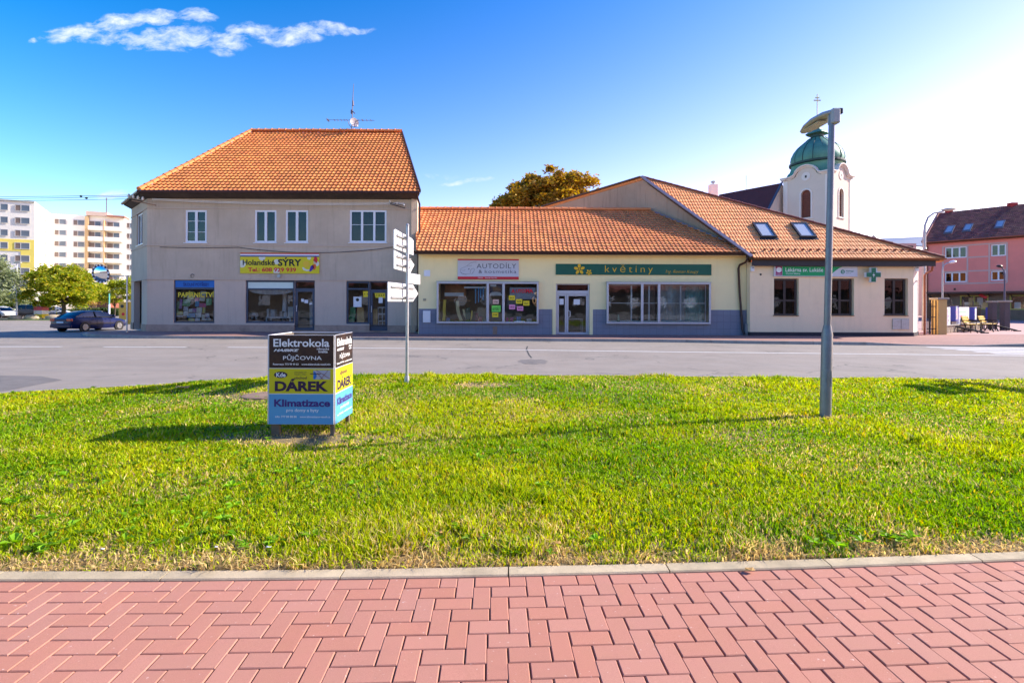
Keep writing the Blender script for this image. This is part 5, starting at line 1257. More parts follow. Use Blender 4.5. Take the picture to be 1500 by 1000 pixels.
for k in range(8):
    a = k*math.pi/4+math.pi/8; cx, cz = 95+24*math.cos(a), 136+24*math.sin(a)
    MB().poly([(qx(cx+13*math.cos(t*.7)), yp-.006-.0004*k, qz(cz+13*math.sin(t*.7))) for t in range(9)]).build('emblem_petal', m_whiteprint, ps, fix=False)
MB().poly([(qx(95+22*math.cos(t*.63)), yp-.0095, qz(136+22*math.sin(t*.63))) for t in range(10)]).build('emblem_petal', m_whiteprint, ps, fix=False)
text('CHARITA', (qx(62), qx(128), qz(203), qz(188)), yp-.006, m_whiteprint, ps)
text('Lékárna sv. Lukáše', (qx(180), qx(665), qz(160), qz(108)), yp-.006, m_whiteprint, ps, bold=.005)
text('Charitní lékárna', (qx(185), qx(370), qz(194), qz(172)), yp-.006, m_whiteprint, ps)
m_pg = M('teal green print', (.0, .19, .12), .5, 0)
MB().poly([(qx(920+27*math.cos(t*.42)), yp-.004, qz(158+27*math.sin(t*.42))) for t in range(15)]).build('round_logo', m_pg, ps, fix=False)
text('G', (qx(908), qx(933), qz(172), qz(144)), yp-.007, m_whiteprint, ps, bold=.01)
text('Alphega', (qx(957), qx(1060), qz(163), qz(138)), yp-.004, m_pg, ps, bold=.015)
text('lékárna', (qx(960), qx(1028), qz(181), qz(169)), yp-.004, m_pg, ps)
cr = thing('pharmacy_cross', 'green double sided pharmacy cross light box on the cream wall', 'sign', (X(1281, YP), YP-.3, Z(402, 1281, YP)))
def cross(cx, cz, a, w): return [(cx-w, cz-a), (cx+w, cz-a), (cx+w, cz-w), (cx+a, cz-w), (cx+a, cz+w), (cx+w, cz+w), (cx+w, cz+a), (cx-w, cz+a), (cx-w, cz+w), (cx-a, cz+w), (cx-a, cz-w), (cx-w, cz-w)]
yc = YP-.35; ccx, ccz = X(1279.5, yc), Z(402.5, 1279, yc)
MB().ext_xz(cross(ccx, ccz, .355, .12), yc, yc+.16).build('cross_box', m_white_metal, cr)
MB().ext_xz(cross(ccx, ccz, .34, .108), yc-.012, yc-.002).build('cross_face', M('pharmacy cross green', (.0, .14, .07), .4, .1, 6), cr)
text('+', (ccx-.05, ccx+.05, ccz-.12, ccz+.1), yc-.016, m_whiteprint, cr)
MB().ext_xz(cross(ccx+.2, ccz+.05, .30, .115), yc+.19, yc+.25).build('cross_box', m_white_metal, cr)
MB().box(ccx-.02, ccx+.02, yc+.16, YP, ccz-.02, ccz+.02).build('bracket', m_galv, cr)
# ================================================================== OBJECTS ON THE LAWN
# advertising box: four panels on wooden legs
AX0, AX1, AY0, AY1 = -2.935, -2.148, 6.27, 6.95; AZ0, AZ1 = .155, 1.235
ad = thing('advertising_box', 'square advertising box on short legs with black, yellow and blue panels on the lawn', 'advertising box', (-2.54, 6.6, 0))
m_pan = M('white plastic panel', (.66, .66, .68), .45, .03, 3)
m_bp = M('glossy black print', (.022, .012, .012), .35, .3, 3, dirt=(.08, .035, .015), dirt_amt=.8, dirt_scale=3)
m_yp = M('mustard yellow print', (.60, .53, .01), .45, .04, 2); m_lb = M('light blue print', (.09, .33, .60), .45, .08, 1.2); m_ny = M('aubergine print', (.03, .008, .05), .5, 0)
zz = lambda py: AZ0+(627.5-py)/(627.5-491.6)*(AZ1-AZ0)
legm = M('weathered wood leg', (.17, .13, .085), .8, .25, 9, bump=.4, bscale=30)
for x in (AX0+.015, AX1-.055):
    for y in (AY0+.03, AY1-.07): MB().box(x, x+.045 if x > -2.5 else x+.1, y, y+.045, -.03, AZ1-.05).build('leg', legm, ad)
def ad_face(m_, L, right):
    XF.append(m_); w = L/533.0
    fx_ = lambda zx: (zx-75)*w; fz_ = lambda zy: AZ0+(875-zy)/(875-122)*(AZ1-AZ0)
    MB().box(0, L, .0, .012, AZ0, AZ1).build('panel', m_pan, ad, bevel=.003)
    q = lambda a, c, t, bo, mt, d=.002, n='print': MB().poly([(fx_(a), -d, fz_(bo)), (fx_(c), -d, fz_(bo)), (fx_(c), -d, fz_(t)), (fx_(a), -d, fz_(t))]).build(n, mt, ad, fix=False)
    T = lambda s, a, c, t, bo, mt, **k: text(s, (fx_(a), fx_(c), fz_(bo), fz_(t)), -.004, mt, ad, **k)
    q(78, 606, 124, 400, m_bp); q(78, 606, 406, 614, m_yp); q(78, 606, 622, 873, m_lb)
    T('Elektrokola', 112, 570, 155, 222, m_whiteprint, bold=.02); T('HAIBIKE', 114, 322, 240, 262, m_whiteprint, bold=.03, shear=.4, space=.95)
    T('německá', 468, 568, 228, 247, m_whiteprint, bold=.02); T('kvalita', 482, 556, 250, 272, m_whiteprint, bold=.02)
    T('PŮJČOVNA', 192, 508, 285, 342, m_whiteprint, bold=.005); T('Rezervace: 773 99 99 63    www.elektrokola-veseli.info', 110, 580, 360, 376, m_whiteprint, bold=.02)
    if not right:
        MB().poly([(fx_(173+55*math.cos(t*.3)), -.004, fz_(458+27*math.sin(t*.3))) for t in range(21)]).build('print', m_ny, ad, fix=False)
        text('Kde', (fx_(137), fx_(214), fz_(476), fz_(440)), -.007, m_whiteprint, ad, bold=.03)
        T('Ostrožská 127', 284, 385, 430, 442, m_ny); T('Veselí n. Mor.', 284, 385, 448, 460, m_ny); T('obchod', 284, 386, 470, 495, m_ny, bold=.005)
        q(440, 578, 418, 495, M('map grey print', (.42, .42, .5), .5, .1, 8), .003); 
        for (a, c, t, bo) in ((465, 418, 578, 490), (500, 495, 560, 418), (520, 495, 470, 440)):
            MB().bar((fx_(a), -.005, fz_(c)), (fx_(t), -.005, fz_(bo)), .003, .009, up=(0, 1, 0)).build('print', M('map road print', (.3, .1, .08), .5, .1), ad)
        MB().poly([(fx_(p), -.0045, fz_(r_)) for p, r_ in ((440, 425), (462, 440), (468, 470), (455, 494), (440, 494))]).build('print', M('map river print', (.02, .16, .5), .5, 0), ad, fix=False)
        q(412, 500, 446, 452, m_ny, .0055)
    else:
        MB().poly([(fx_(p), -.004, fz_(r_)) for p, r_ in ((180, 460), (260, 435), (260, 447), (420, 447), (420, 473), (260, 473), (260, 485))]).build('print', M('brown arrow print', (.2, .12, .03), .5, 0), ad, fix=False)
    T('DÁREK', 125, 562, 490, 596, m_ny, bold=.045); T('Klimatizace', 120, 578, 663, 726, M('dark violet print', (.05, .02, .18), .5, 0), bold=.035)
    T('pro domy a byty', 220, 485, 742, 776, m_whiteprint, bold=.01); T('info: 777 89 88 80    www.klimatizace-veseli.cz', 130, 580, 801, 818, m_whiteprint, bold=.015)
    XF.pop()
ad_face(frame_for((AX0, AY0), (AX1, AY0))[0], AX1-AX0, False)
ad_face(frame_for((AX1+.014, AY0+.01), (AX1+.014, AY1))[0], AY1-AY0-.01, True)
MB().box(AX0, AX1, AY1-.012, AY1, AZ0, AZ1).build('panel', m_pan, ad); MB().box(AX0-.014, AX0-.002, AY0, AY1, AZ0, AZ1).build('panel', m_pan, ad)
for p, q in (((AX0, AY0+.02), (AX1, AY0+.02)), ((AX0, AY1-.03), (AX1, AY1-.03)), ((AX0+.02, AY0+.04), (AX0+.02, AY1-.05)), ((AX1-.02, AY0+.04), (AX1-.02, AY1-.05))):
    MB().bar((*p, AZ1-.03), (*q, AZ1-.03), .03, .04).build('batten', legm, ad)

# direction signpost, seen from behind
sp = thing('direction_signpost', 'galvanised signpost carrying the backs of four direction signs at the far edge of the lawn', 'signpost', (-2.1, 10.4, 0))
spx, spy_ = -2.1, 10.4
MB().tube([(spx, spy_, 0), (spx+.0, spy_, 3.17)], .031, 12).build('pole', m_galv, sp, smooth=True)
MB().lathe([(.034, 3.17), (.036, 3.19), (.012, 3.22)], (spx, spy_, 0), 12).build('pole_cap', m_galv, sp, smooth=True)
MB().lathe([(.10, 0), (.10, .02), (.055, .06), (.045, .16), (.034, .17)], (spx, spy_, 0), 12).build('foot_collar', m_galv, sp, smooth=True)
m_signback = M('grey sign back', (.72, .72, .74), .38, .05, 3, metal=.15, dirt=(.3, .3, .3), dirt_amt=.35, dirt_scale=3)
def sign_back(pts, yaw, y, z_sh=0, channels=(), name='sign_plate'):
    """pts in photo pixels; the plate turns about the pole by yaw"""
    c, s_ = math.cos(yaw), math.sin(yaw); P = []
    for px_, py_ in pts:
        # find the point on the vertical plane through the pole
        r_ = (px_-750)/F; t = (r_*spy_-(spx-.09))/(c-r_*s_); x, yy = spx-.09+t*c, spy_+t*s_
        P.append((t, Z(py_, px_, yy)))
    m_ = Matrix.Translation((spx-.09, spy_, 0)) @ Matrix.Rotation(yaw, 4, 'Z'); XF.append(m_)
    o = MB().ext_xz(P, .0, .018).build(name, m_signback, sp, bevel=.006)
    t0, t1 = min(p[0] for p in P), max(p[0] for p in P); zmn, zmx = min(p[1] for p in P), max(p[1] for p in P)
    for f in channels:
        z = zmn+(zmx-zmn)*f; MB().box(t0+.12, t1-.3, -.03, -.001, z-.017, z+.017).build('channel', m_galv, o)
        MB().box(-.035, .035, -.06, -.031, z-.022, z+.022).build('clamp', m_galv, o)
    XF.pop()
sign_back([(577, 364), (577, 337), (579, 335.5), (603, 349), (605.5, 352), (605.5, 374)], R(82), .07, channels=(.28, .72))
sign_back([(577, 393.5), (577, 366), (601, 379), (607, 388), (601, 400)], R(82), .07, channels=(.3, .72))
sign_back([(598.5, 415), (598.5, 399.7), (615.5, 402.5), (615.5, 417)], R(80), .07, channels=())
sign_back([(568.4, 441.6), (568.4, 413), (605, 417), (612.8, 430), (605, 441.8)], R(81), .07, channels=(.22, .78))
# the second signpost stands beyond the right edge; its shadow crosses the lawn
sp2 = copy_tree(sp); sp2.location = (12.35, 10.75, 0); tag(sp2, 'galvanised signpost at the right end of the lawn beyond the lamp post'); sp2.rotation_euler.z = R(12)

# lamp post on the lawn
lp = thing('street_lamp', 'tall grey street lamp with a thick lower post standing on the lawn at the right', 'street lamp', (4.42, 7.31, 0))
bx_, by_ = 4.42, 7.31; tx_ = 4.50
za = Z(490, 1209, by_); zb_ = Z(462, 1210, by_); ztop = Z(166, 1217, by_)
m_post = M('grey painted post', (.21, .225, .25), .42, .10, 10, metal=.35, dirt=(.12, .12, .12), dirt_amt=.5, dirt_scale=6)
lean = lambda z: bx_+(tx_-bx_)*z/4.4
MB().tube([(lean(0), by_, -.05), (lean(za), by_, za), (lean(za+.13), by_, za+.13)], [.074, .072, .050], 20).build('lower_post', m_post, lp, smooth=True)
MB().tube([(lean(za+.12), by_, za+.12), (lean(ztop), by_, ztop)], [.046, .040], 18).build('upper_post', m_post, lp, smooth=True)
MB().box(bx_-.17, bx_+.12, by_-.14, by_+.12, -.05, .02).build('concrete_footing', m_kerb, lp, bevel=.01)
MB().box(lean(za-.6)-.03, lean(za-.6)+.03, by_-.077, by_-.073, za-.72, za-.5).build('service_door', m_post, lp)
m_head = M('grey lamp housing', (.40, .39, .38), .4, .08, 5)
rings = []
for t, w, h_, zc in ((0, .045, .035, 0), (.05, .075, .05, .005), (.15, .11, .065, .005), (.35, .14, .07, -.005), (.55, .13, .055, -.03), (.70, .085, .035, -.05), (.76, .03, .012, -.06)):
    y = by_-.03+t; z = ztop+.0+zc+.02*t
    rings.append([(tx_+w*math.cos(a)*1.0-.0, y, z+h_*(math.sin(a) if math.sin(a) > 0 else .45*math.sin(a))) for a in [2*math.pi*k/14 for k in range(14)]])
hd = MB().loft(rings).build('lamp_head', m_head, lp, smooth=True)
MB().box(tx_-.09, tx_+.09, by_+.18, by_+.55, ztop-.052, ztop-.040).build('lens', M('lamp lens', (.45, .40, .28), .2, .1, 9), hd, bevel=.004)
MB().box(tx_-.035, tx_+.075, by_-.08, by_+.06, ztop-.16, ztop+.05).build('bracket', m_head, lp, bevel=.015)
MB().box(tx_+.05, tx_+.13, by_-.05, by_+.02, ztop-.02, ztop+.06).build('bracket_clamp', m_black, lp, bevel=.01)
hd.location.z += .0

# utility cover and bare spot
MB().lathe([(.36, -.02), (.36, .035), (.30, .045), (.0, .045)], (*gpt(388, 581), 0), 20).build('utility_cover', M('brown concrete cover', (.22, .15, .11), .9, .2, 5), None, 'round brown concrete cover sunk in the lawn behind the advertising box', cat='utility cover')
# a few leaves and scraps of litter at the lawn edge
lfm = M('dry fallen leaf', (.42, .24, .07), .8, .3, 9)
for i, (px_, py_, m_, s_) in enumerate(((152, 815, m_paper, .012), (395, 812, m_paper, .016), (275, 834, lfm, .03), (645, 790, lfm, .03), (318, 812, m_paper, .010), (1100, 838, lfm, .03), (268, 572, lfm, .12), (817, 806, lfm, .03))):
    p = gpt(px_, py_); z = .05 if py_ < 832 else .016
    MB().add([(-s_, -s_*.5, 0), (0, -s_*.7, s_*.25), (s_, -s_*.2, .0), (s_*.8, s_*.5, s_*.3), (-s_*.2, s_*.7, .1*s_), (-s_*.9, s_*.3, s_*.3)], [(0, 1, 5), (1, 4, 5), (1, 2, 3, 4)])
    b = MB().add([(p.x-s_, p.y-s_*.5, z), (p.x, p.y-s_*.7, z+s_*.25), (p.x+s_, p.y-s_*.2, z), (p.x+s_*.8, p.y+s_*.5, z+s_*.3), (p.x-s_*.2, p.y+s_*.7, z+.1*s_), (p.x-s_*.9, p.y+s_*.3, z+s_*.3)], [(0, 1, 5), (1, 4, 5), (1, 2, 3, 4)])
    b.build('scrap_of_paper' if m_ == m_paper else 'fallen_leaf', m_, None, ['white scrap of paper in the grass at the left end of the near kerb', 'larger pale scrap in the grass edge below the advertising box', 'tan fallen leaf lying on the near kerb left of the advertising box', 'tan fallen leaf in the grass right of the advertising box', 'small white scrap between two tufts near the left kerb', 'brown fallen leaf on the kerb below the street lamp', 'brown leaf in the shadow at the far left edge of the lawn', 'brown fallen leaf in the grass near the middle of the lawn edge'][i], fix=False, cat='litter' if m_ == m_paper else 'leaf')

# ================================================================== TRAFFIC MIRROR, WIRES, AERIALS
ym = 26.2; xm_ = X(186, ym); zarm = Z(404.5, 186, ym)
tm = thing('traffic_mirror', 'round convex traffic mirror with blue and white rim beside the corner house', 'traffic mirror', (xm_, ym, .1))
MB().tube([(xm_, ym, .1), (xm_, ym, zarm)], .035, 10).build('pole', m_galv, tm, smooth=True)
MB().bar((xm_+.03, ym, zarm), (X(158, ym), ym, zarm+.01), .05, .05).build('arm', m_galv, tm)
mc = Vector((X(148.5, ym), ym-.05, Z(401, 148, ym))); nrm_ = Vector((-.10, -1, -.14)).normalized()
q_ = nrm_.to_track_quat('Z', 'Y').to_matrix().to_4x4(); q_.translation = mc; XF.append(q_)
rm = .47
prof = [(rm*.86*i/8+.001, .11*(1-(i/8)**2)) for i in range(8, -1, -1)]
m_mir = M('convex mirror', (.85, .87, .9), .03, 0, 1, metal=1.0)
MB().lathe([(rm*.86, -.02)]+prof, (0, 0, 0), 28).build('mirror_dome', m_mir, tm, smooth=True)
MB().lathe([(rm, -.03), (rm, 0), (rm*.2, -.08)], (0, 0, 0), 28).build('mirror_back', M('navy plastic', (.02, .02, .06), .5, .1, 5), tm)
for k in range(28):
    a0, a1 = 2*math.pi*k/28, 2*math.pi*(k+1)/28; ri, ro = rm*.86, rm
    MB().add([(r_*math.cos(a), r_*math.sin(a), z) for z in (.001, .03) for r_, a in ((ri, a0), (ro, a0), (ro, a1), (ri, a1))], [(0, 3, 2, 1), (4, 5, 6, 7), (0, 1, 5, 4), (1, 2, 6, 5), (2, 3, 7, 6), (3, 0, 4, 7)]).build('rim_segment', MATS['navy plastic'] if k % 2 else m_whiteprint, tm)
XF.pop()
m_wire = M('overhead wire', (.03, .03, .04), .6, 0)
up = thing('utility_pole', 'wooden utility pole left of the side street carrying the overhead wires', 'utility pole', (-62, 29, -.4))
MB().tube([(-62, 29, -.4), (-62, 29, 8.2)], [.14, .10], 10).build('pole', legm, up)
MB().box(-62.06, -61.94, 28.3, 29.7, 7.3, 7.42).build('crossarm', legm, up)
for i, (za_, zb2) in enumerate(((7.12, 7.45), (7.0, 7.45), (7.2, 7.8))):
    tag(MB().tube(sag((-20.0+.2*i, 27.0, za_), (-62, 28.7+.3*i, zb2), .25, 20), .014, 4).build('overhead_wire', m_wire), 'overhead wire to the corner house, %s of three' % ['middle', 'lowest', 'highest'][i], 'wire', 'overhead wires left of the corner house')
for i, (px_, py_) in enumerate(((118, 287.5), (126, 290.3))):
    MB().lathe([(.03, -.06), (.06, 0), (.03, .06)], at(px_, py_, 27.3), 8, 'X').build('wire_insulator', m_black, None, 'small black insulator on the overhead wires, %s one' % ['left', 'right'][i], cat='insulator')
an = thing('roof_aerial', 'tall television aerial mast with satellite dish on the corner house ridge', 'aerial', (X(514.5, 33), 33, 12.4))
m_aer = M('aerial metal', (.16, .13, .17), .5, .2, 5, metal=.3)
ax = lambda zx: X(470+zx/11.77, 33); az = lambda zy: Z(115+zy/11.77, 515, 33)
MB().tube([(ax(520), 33, 12.3), (ax(535), 33, az(400)), (ax(552), 33, az(95))], [.04, .03, .015], 6).build('mast', m_aer, an)
yb_ = MB().tube([(ax(90), 33, az(718)), (ax(915), 33, az(724))], .014, 5)
for zx in (95, 125, 225, 280, 340, 400, 440, 500, 640, 700, 715, 780, 850): yb_.tube([(ax(zx), 32.8, az(722)), (ax(zx), 33.2, az(722))], .01, 4).tube([(ax(zx), 33, az(735)), (ax(zx), 33, az(705))], .01, 4)
yb_.build('yagi_aerial', m_aer, an)
MB().tube([(ax(90), 33, az(690)), (ax(130), 33, az(750))], .03, 5).build('aerial_end', m_aer, an); MB().tube([(ax(465), 33, az(740)), (ax(470), 33, az(790)), (ax(520), 33, az(860))], .02, 5).build('aerial_bracket', m_aer, an)
ds = (Vector((.65, -.75, .1))).normalized().to_track_quat('Z', 'Y').to_matrix().to_4x4(); ds.translation = (ax(570), 32.9, az(772)); XF.append(ds)
MB().lathe([(.01, .0), (.15, .015), (.28, .055), (.29, .06), (.28, .058), (.15, .024), (.01, .012)], (0, 0, 0), 18).build('dish', M('pale dish', (.30, .27, .30), .5, .1, 4), an, smooth=True)
XF.pop()
MB().tube([(ax(560), 32.9, az(850)), (ax(650), 32.6, az(856))], .02, 5).build('dish_arm', m_aer, an); MB().box(ax(632), ax(660), 32.5, 32.62, az(868), az(845)).build('dish_receiver', m_pvc, an)
MB().box(ax(505), ax(535), 32.95, 33.05, az(610), az(545)).tube([(ax(540), 33, az(570)), (ax(590), 32.8, az(625))], .03, 5).build('amplifier_box', m_aer, an)
MB().tube([(ax(545), 33, az(470)), (ax(540), 33, az(390))], .06, 6).build('mast_joint', m_aer, an)

# ================================================================== CHURCH
m_ch = M('cream white church render', (.66, .58, .50), .85, .04, .4, bump=.2, bscale=20, dirt=(.5, .44, .38), dirt_amt=.3, dirt_scale=.3)
m_ch2 = M('pale church trim', (.72, .68, .64), .8, .03, .5)
m_cop = M('green copper', (.09, .26, .20), .55, .25, .8, metal=.15, dirt=(.12, .28, .22), dirt_amt=.6, dirt_scale=.8, streak=.4)
m_copd = M('dark green copper', (.02, .055, .05), .5, .25, .8)
m_lou = M('red brown louvre', (.16, .05, .035), .7, .1, 3)
chu = thing('church', 'baroque church with cream tower and green copper onion dome behind the pharmacy', 'church', (44.1, 75, -.4))
CW = 6.5; e1 = Vector((-.571, .821)); e2 = Vector((.821, .571)); K = Vector((44.1, 72.0))
def prof_top(t):       # curved cornice line over a face, t in 0..1
    c = abs(t-.5)
    return 20.05+1.35*max(0, 1-(c/.23)**2)**.5 if c < .225 else 20.05+.25*max(0, (.3-c)/.08)
def tower_face(a, c, win=True):
    m_, L_ = frame_for(a, c); XF.append(m_)
    top = [(L_*i/40, prof_top(i/40)) for i in range(41)]
    wz0, wz1, hw = 14.2, 17.5, .68; cx = L_/2
    arc = [(cx+hw*math.cos(a_), wz1+hw*math.sin(a_)) for a_ in [math.pi*k/10 for k in range(11)]]
    # wall with arched opening: left, right, below, above
    b = MB(); y0, y1 = 0, .5
    def P(poly):
        b.poly([(x, y0, z) for x, z in poly])
    P([(0, -.4), (cx-hw, -.4), (cx-hw, wz1)]+[(cx-hw, 18.6)]+[(0, 18.6)])
    P([(cx+hw, -.4), (L_, -.4), (L_, 18.6), (cx+hw, 18.6)]); P([(cx-hw, -.4), (cx+hw, -.4), (cx+hw, wz0), (cx-hw, wz0)])
    for (p, q) in zip(arc, arc[1:]): P([p, (p[0], 18.6), (q[0], 18.6), q])
    for i in range(40): P([(top[i][0], 18.6), (top[i+1][0], 18.6), top[i+1], top[i]])
    for (p, q) in zip([(cx-hw, wz0), (cx+hw, wz0), (cx+hw, wz1)]+arc, [(cx+hw, wz0), (cx+hw, wz1)]+arc+[(cx-hw, wz0)]): b.poly([(p[0], 0, p[1]), (q[0], 0, q[1]), (q[0], .5, q[1]), (p[0], .5, p[1])])
    b.build('tower_wall', m_ch, chu, fix=False)
    co = MB(); rr = []
    for i in range(41):
        x, z = top[i]; x2 = -.35+(L_+.7)*i/40; rr.append([(x2, .3, z-.05), (x2, -.10, z-.02), (x2, -.2, z+.12), (x2, -.42, z+.22), (x2, -.42, z+.36), (x2, .3, z+.40)])
    co.loft(rr).build('cornice', m_ch2, chu)
    w = MB().ext_xz([(cx-hw+.01, wz0), (cx+hw-.01, wz0)]+[(x*.985+cx*.015, z) for x, z in arc], .3, .4).build('louvre_window', m_lou, chu)
    for k in range(12): MB().box(cx-hw+.03, cx+hw-.03, .22, .29, wz0+.08+k*.28, wz0+.14+k*.28).build('slat', m_lou, w)
    out = [(cx+(hw+.22)*math.cos(a_), wz1+(hw+.22)*math.sin(a_)) for a_ in [math.pi*k/10 for k in range(11)]]
    tr = MB(); ring_o = [(cx+hw+.22, wz0-.1)]+out+[(cx-hw-.22, wz0-.1)]; ring_i = [(cx+hw, wz0-.1)]+arc+[(cx-hw, wz0-.1)]
    for i in range(len(ring_o)-1):
        q = [ring_o[i], ring_o[i+1], ring_i[i+1], ring_i[i]]
        tr.poly([(x, -.08, z) for x, z in q]); tr.poly([(ring_o[i][0], -.08, ring_o[i][1]), (ring_o[i+1][0], -.08, ring_o[i+1][1]), (ring_o[i+1][0], .0, ring_o[i+1][1]), (ring_o[i][0], 0, ring_o[i][1])])
    tr.build('window_trim', m_ch2, w, fix=False)
    MB().box(cx-hw-.35, cx+hw+.35, -.14, -.001, wz0-.25, wz0-.1).build('sill', m_ch2, w)
    MB().lathe([(.62, 0), (.62, .07), (.46, .07), (.46, .01)], (cx, -.07, 20.1), 20, 'Y').build('round_niche', m_ch2, chu); MB().box(cx-.13, cx+.13, -.075, -.02, 19.9, 20.25).build('niche_opening', m_black, chu)
    for x in (.0, L_-.7): MB().box(x+.05, x+.65, -.07, -.001, -.3, 19.9).build('pilaster', m_ch2, chu)
    XF.pop()
KA = K+e1*CW; KB = K+e2*CW; KC = K+(e1+e2)*CW
tower_face(KA, K); tower_face(K, KB); tower_face(KB, KC); tower_face(KC, KA)
cc_ = K+(e1+e2)*CW/2; rotz = math.atan2(e2.y, e2.x)
def ngon(r, z, n, sq):      # rounded square ring
    P = []
    for k in range(n):
        a = 2*math.pi*k/n; c, s_ = math.cos(a), math.sin(a); m_ = max(abs(c), abs(s_)); f = (1-sq)+sq/m_
        x, y = r*f*c, r*f*s_; P.append((cc_.x+x*math.cos(rotz)-y*math.sin(rotz), cc_.y+x*math.sin(rotz)+y*math.cos(rotz), z))
    return P
MB().loft([ngon(r_, z, 32, s_) for r_, z, s_ in ((3.2, 20.05, 1), (3.05, 20.6, .9), (3.0, 21.2, .6), (3.15, 21.8, .3), (3.3, 22.15, .15))]).build('lower_roof', m_cop, chu, smooth=True)
MB().loft([ngon(r_, z, 32, .12) for r_, z in ((3.3, 22.1), (3.62, 22.2), (3.62, 22.45), (3.3, 22.5))]).build('dome_eave', m_copd, chu)
DP = [(3.4, 22.5), (3.48, 22.9), (3.38, 23.5), (3.08, 24.15), (2.6, 24.8), (2.0, 25.35), (1.45, 25.8), (1.15, 26.1)]
dome = MB().loft([ngon(r_, z, 32, .1) for r_, z in DP]).build('dome', m_cop, chu, smooth=True)
for k in range(16):
    a = 2*math.pi*k/16+.1; pts = [(cc_.x+(r_+.03)*math.cos(a), cc_.y+(r_+.03)*math.sin(a), z) for r_, z in DP]
    MB().tube(pts, .05, 4).build('dome_rib', m_copd, dome)
MB().loft([ngon(r_, z, 16, .1) for r_, z in ((1.15, 26.0), (1.0, 26.15), (.85, 26.3), (.85, 26.75))]).build('lantern', m_copd, chu)
MB().loft([ngon(r_, z, 16, .5) for r_, z in ((.85, 26.7), (1.35, 26.75), (1.3, 26.85), (.75, 27.3), (.4, 27.8), (.1, 28.3))]).build('lantern_roof', m_cop, chu)
m_gold = M('gilded metal', (.8, .6, .25), .3, .05, 4, metal=.8)
cz = Z(187, 1196, 76.5); ct = Z(138, 1196, 76.5)
MB().tube([(cc_.x, cc_.y, 28.1), (cc_.x, cc_.y, ct)], .07, 6).lathe([(.02, -.35), (.33, -.1), (.33, .1), (.02, .35)], (cc_.x, cc_.y, 29.0), 12).build('finial', m_gold, chu)
MB().box(cc_.x-.5, cc_.x+.5, cc_.y-.06, cc_.y+.06, ct-1.0, ct-.84).box(cc_.x-.3, cc_.x+.3, cc_.y-.06, cc_.y+.06, ct-.6, ct-.46).build('cross', m_gold, chu)
# nave
n1 = Vector((-.821, -.571))
RA = Vector((40.6, 78.2, 20.0)); RB = Vector((34.1, 85.5, 19.75)); d_ = Vector((n1.x, n1.y, 0))*5.5+Vector((0, 0, -6.5))
back = Vector((-n1.x, -n1.y, 0))*5.5+Vector((0, 0, -6.5))
slab(chu, [RA+d_, RA, RB, RB+d_], .2, m_tile_church, 'nave_roof'); slab(chu, [RA, RA+back, RB+back, RB], .2, m_tile_church, 'nave_roof')
for s_ in (d_, back):
    pass
MB().add([RA+d_*.95, RA+back*.95, RB+back*.95, RB+d_*.95]+[Vector((*(p.xy), -.4)) for p in (RA+d_*.95, RA+back*.95, RB+back*.95, RB+d_*.95)]+[RA*1.0-Vector((0, 0, .3)), RB-Vector((0, 0, .3))], [(0, 3, 7, 4), (1, 2, 6, 5), (0, 1, 5, 4), (3, 2, 6, 7), (0, 8, 1), (3, 9, 2)]).build('nave_wall', m_ch, chu, fix=False)
MB().bar(RA+Vector((0, 0, .05)), RA+d_+Vector((0, 0, .05)), .35, .1).build('verge_board', M('blue grey flashing', (.06, .08, .13), .5, .1), chu)
MB().tube([RB.lerp(RA, .45), RB.lerp(RA, .45)+Vector((0, 0, 2.2))], .04, 5).build('lightning_rod', m_aer, chu)

# ================================================================== PINK HOUSE, RIGHT
m_pink = M('rose pink facade', (.85, .27, .22), .85, .04, .5, dirt=(.42, .14, .14), dirt_amt=.3, dirt_scale=.4)
m_pinkt = M('pale pink trim', (.62, .42, .38), .8, .03, 2)
P0 = Vector((48.0, 60.0)); PD = Vector((.608, -.794)); PL_ = 24.0
pin = thing('apartment_house', 'rose pink three storey house with dark red tile roof and roof windows', 'house', (54, 56, .1))
mp_, _ = frame_for(P0, P0+PD*PL_)
def tloc(px_, y_=0): r_ = (px_-750)/F; return (60*r_-48)/(.608+.794*r_)
def zloc(px_, py_): t = tloc(px_); return Z(py_, px_, 60-.794*t)
XF.append(mp_)
rows_ = []
for (a, c, t, bo) in ((1383.5, 1416, 361.5, 378), (1451, 1473.5, 357.5, 375), (1383.5, 1416, 398.5, 413.5), (1451, 1473.5, 396.5, 411)):
    rows_.append((tloc(a), tloc(c), zloc((a+c)/2, bo), zloc((a+c)/2, t)))
rows_ += [(x+10.3, x2+10.3, z0, z1) for x, x2, z0, z1 in rows_[1::2]]
wall(0, PL_, 3.1, 8.95, 0, .35, rows_).build('upper_wall', m_pink, pin, fix=False)
for i, h in enumerate(rows_):
    n_ = 3 if i in (0, 2) else 2
    window(pin, *h, 0, m_pvc, mull=[(k+1)/n_ for k in range(n_-1)], fw=.12, bar=.14, recess=.1, gl=m_glass_dark, curtain=m_curtain if i < 2 else m_redcurt_refl)
# pale lattice strips between the windows
zr_ = [zloc(1420, 359), zloc(1420, 377), zloc(1420, 397), zloc(1420, 415)]; tx = [tloc(1381), tloc(1417), tloc(1449), tloc(1475)]
for z in zr_: 
    for a, c in zip(tx, tx[1:]):
        if not any(h[0] < (a+c)/2 < h[1] and h[2]-.05 < z < h[3]+.05 for h in rows_): MB().box(a, c, -.03, -.001, z-.07, z+.07).build('facade_strip', m_pinkt, pin)
for x in tx: MB().box(x-.07, x+.07, -.034, -.002, zr_[3], zr_[0]).build('facade_strip', m_pinkt, pin)
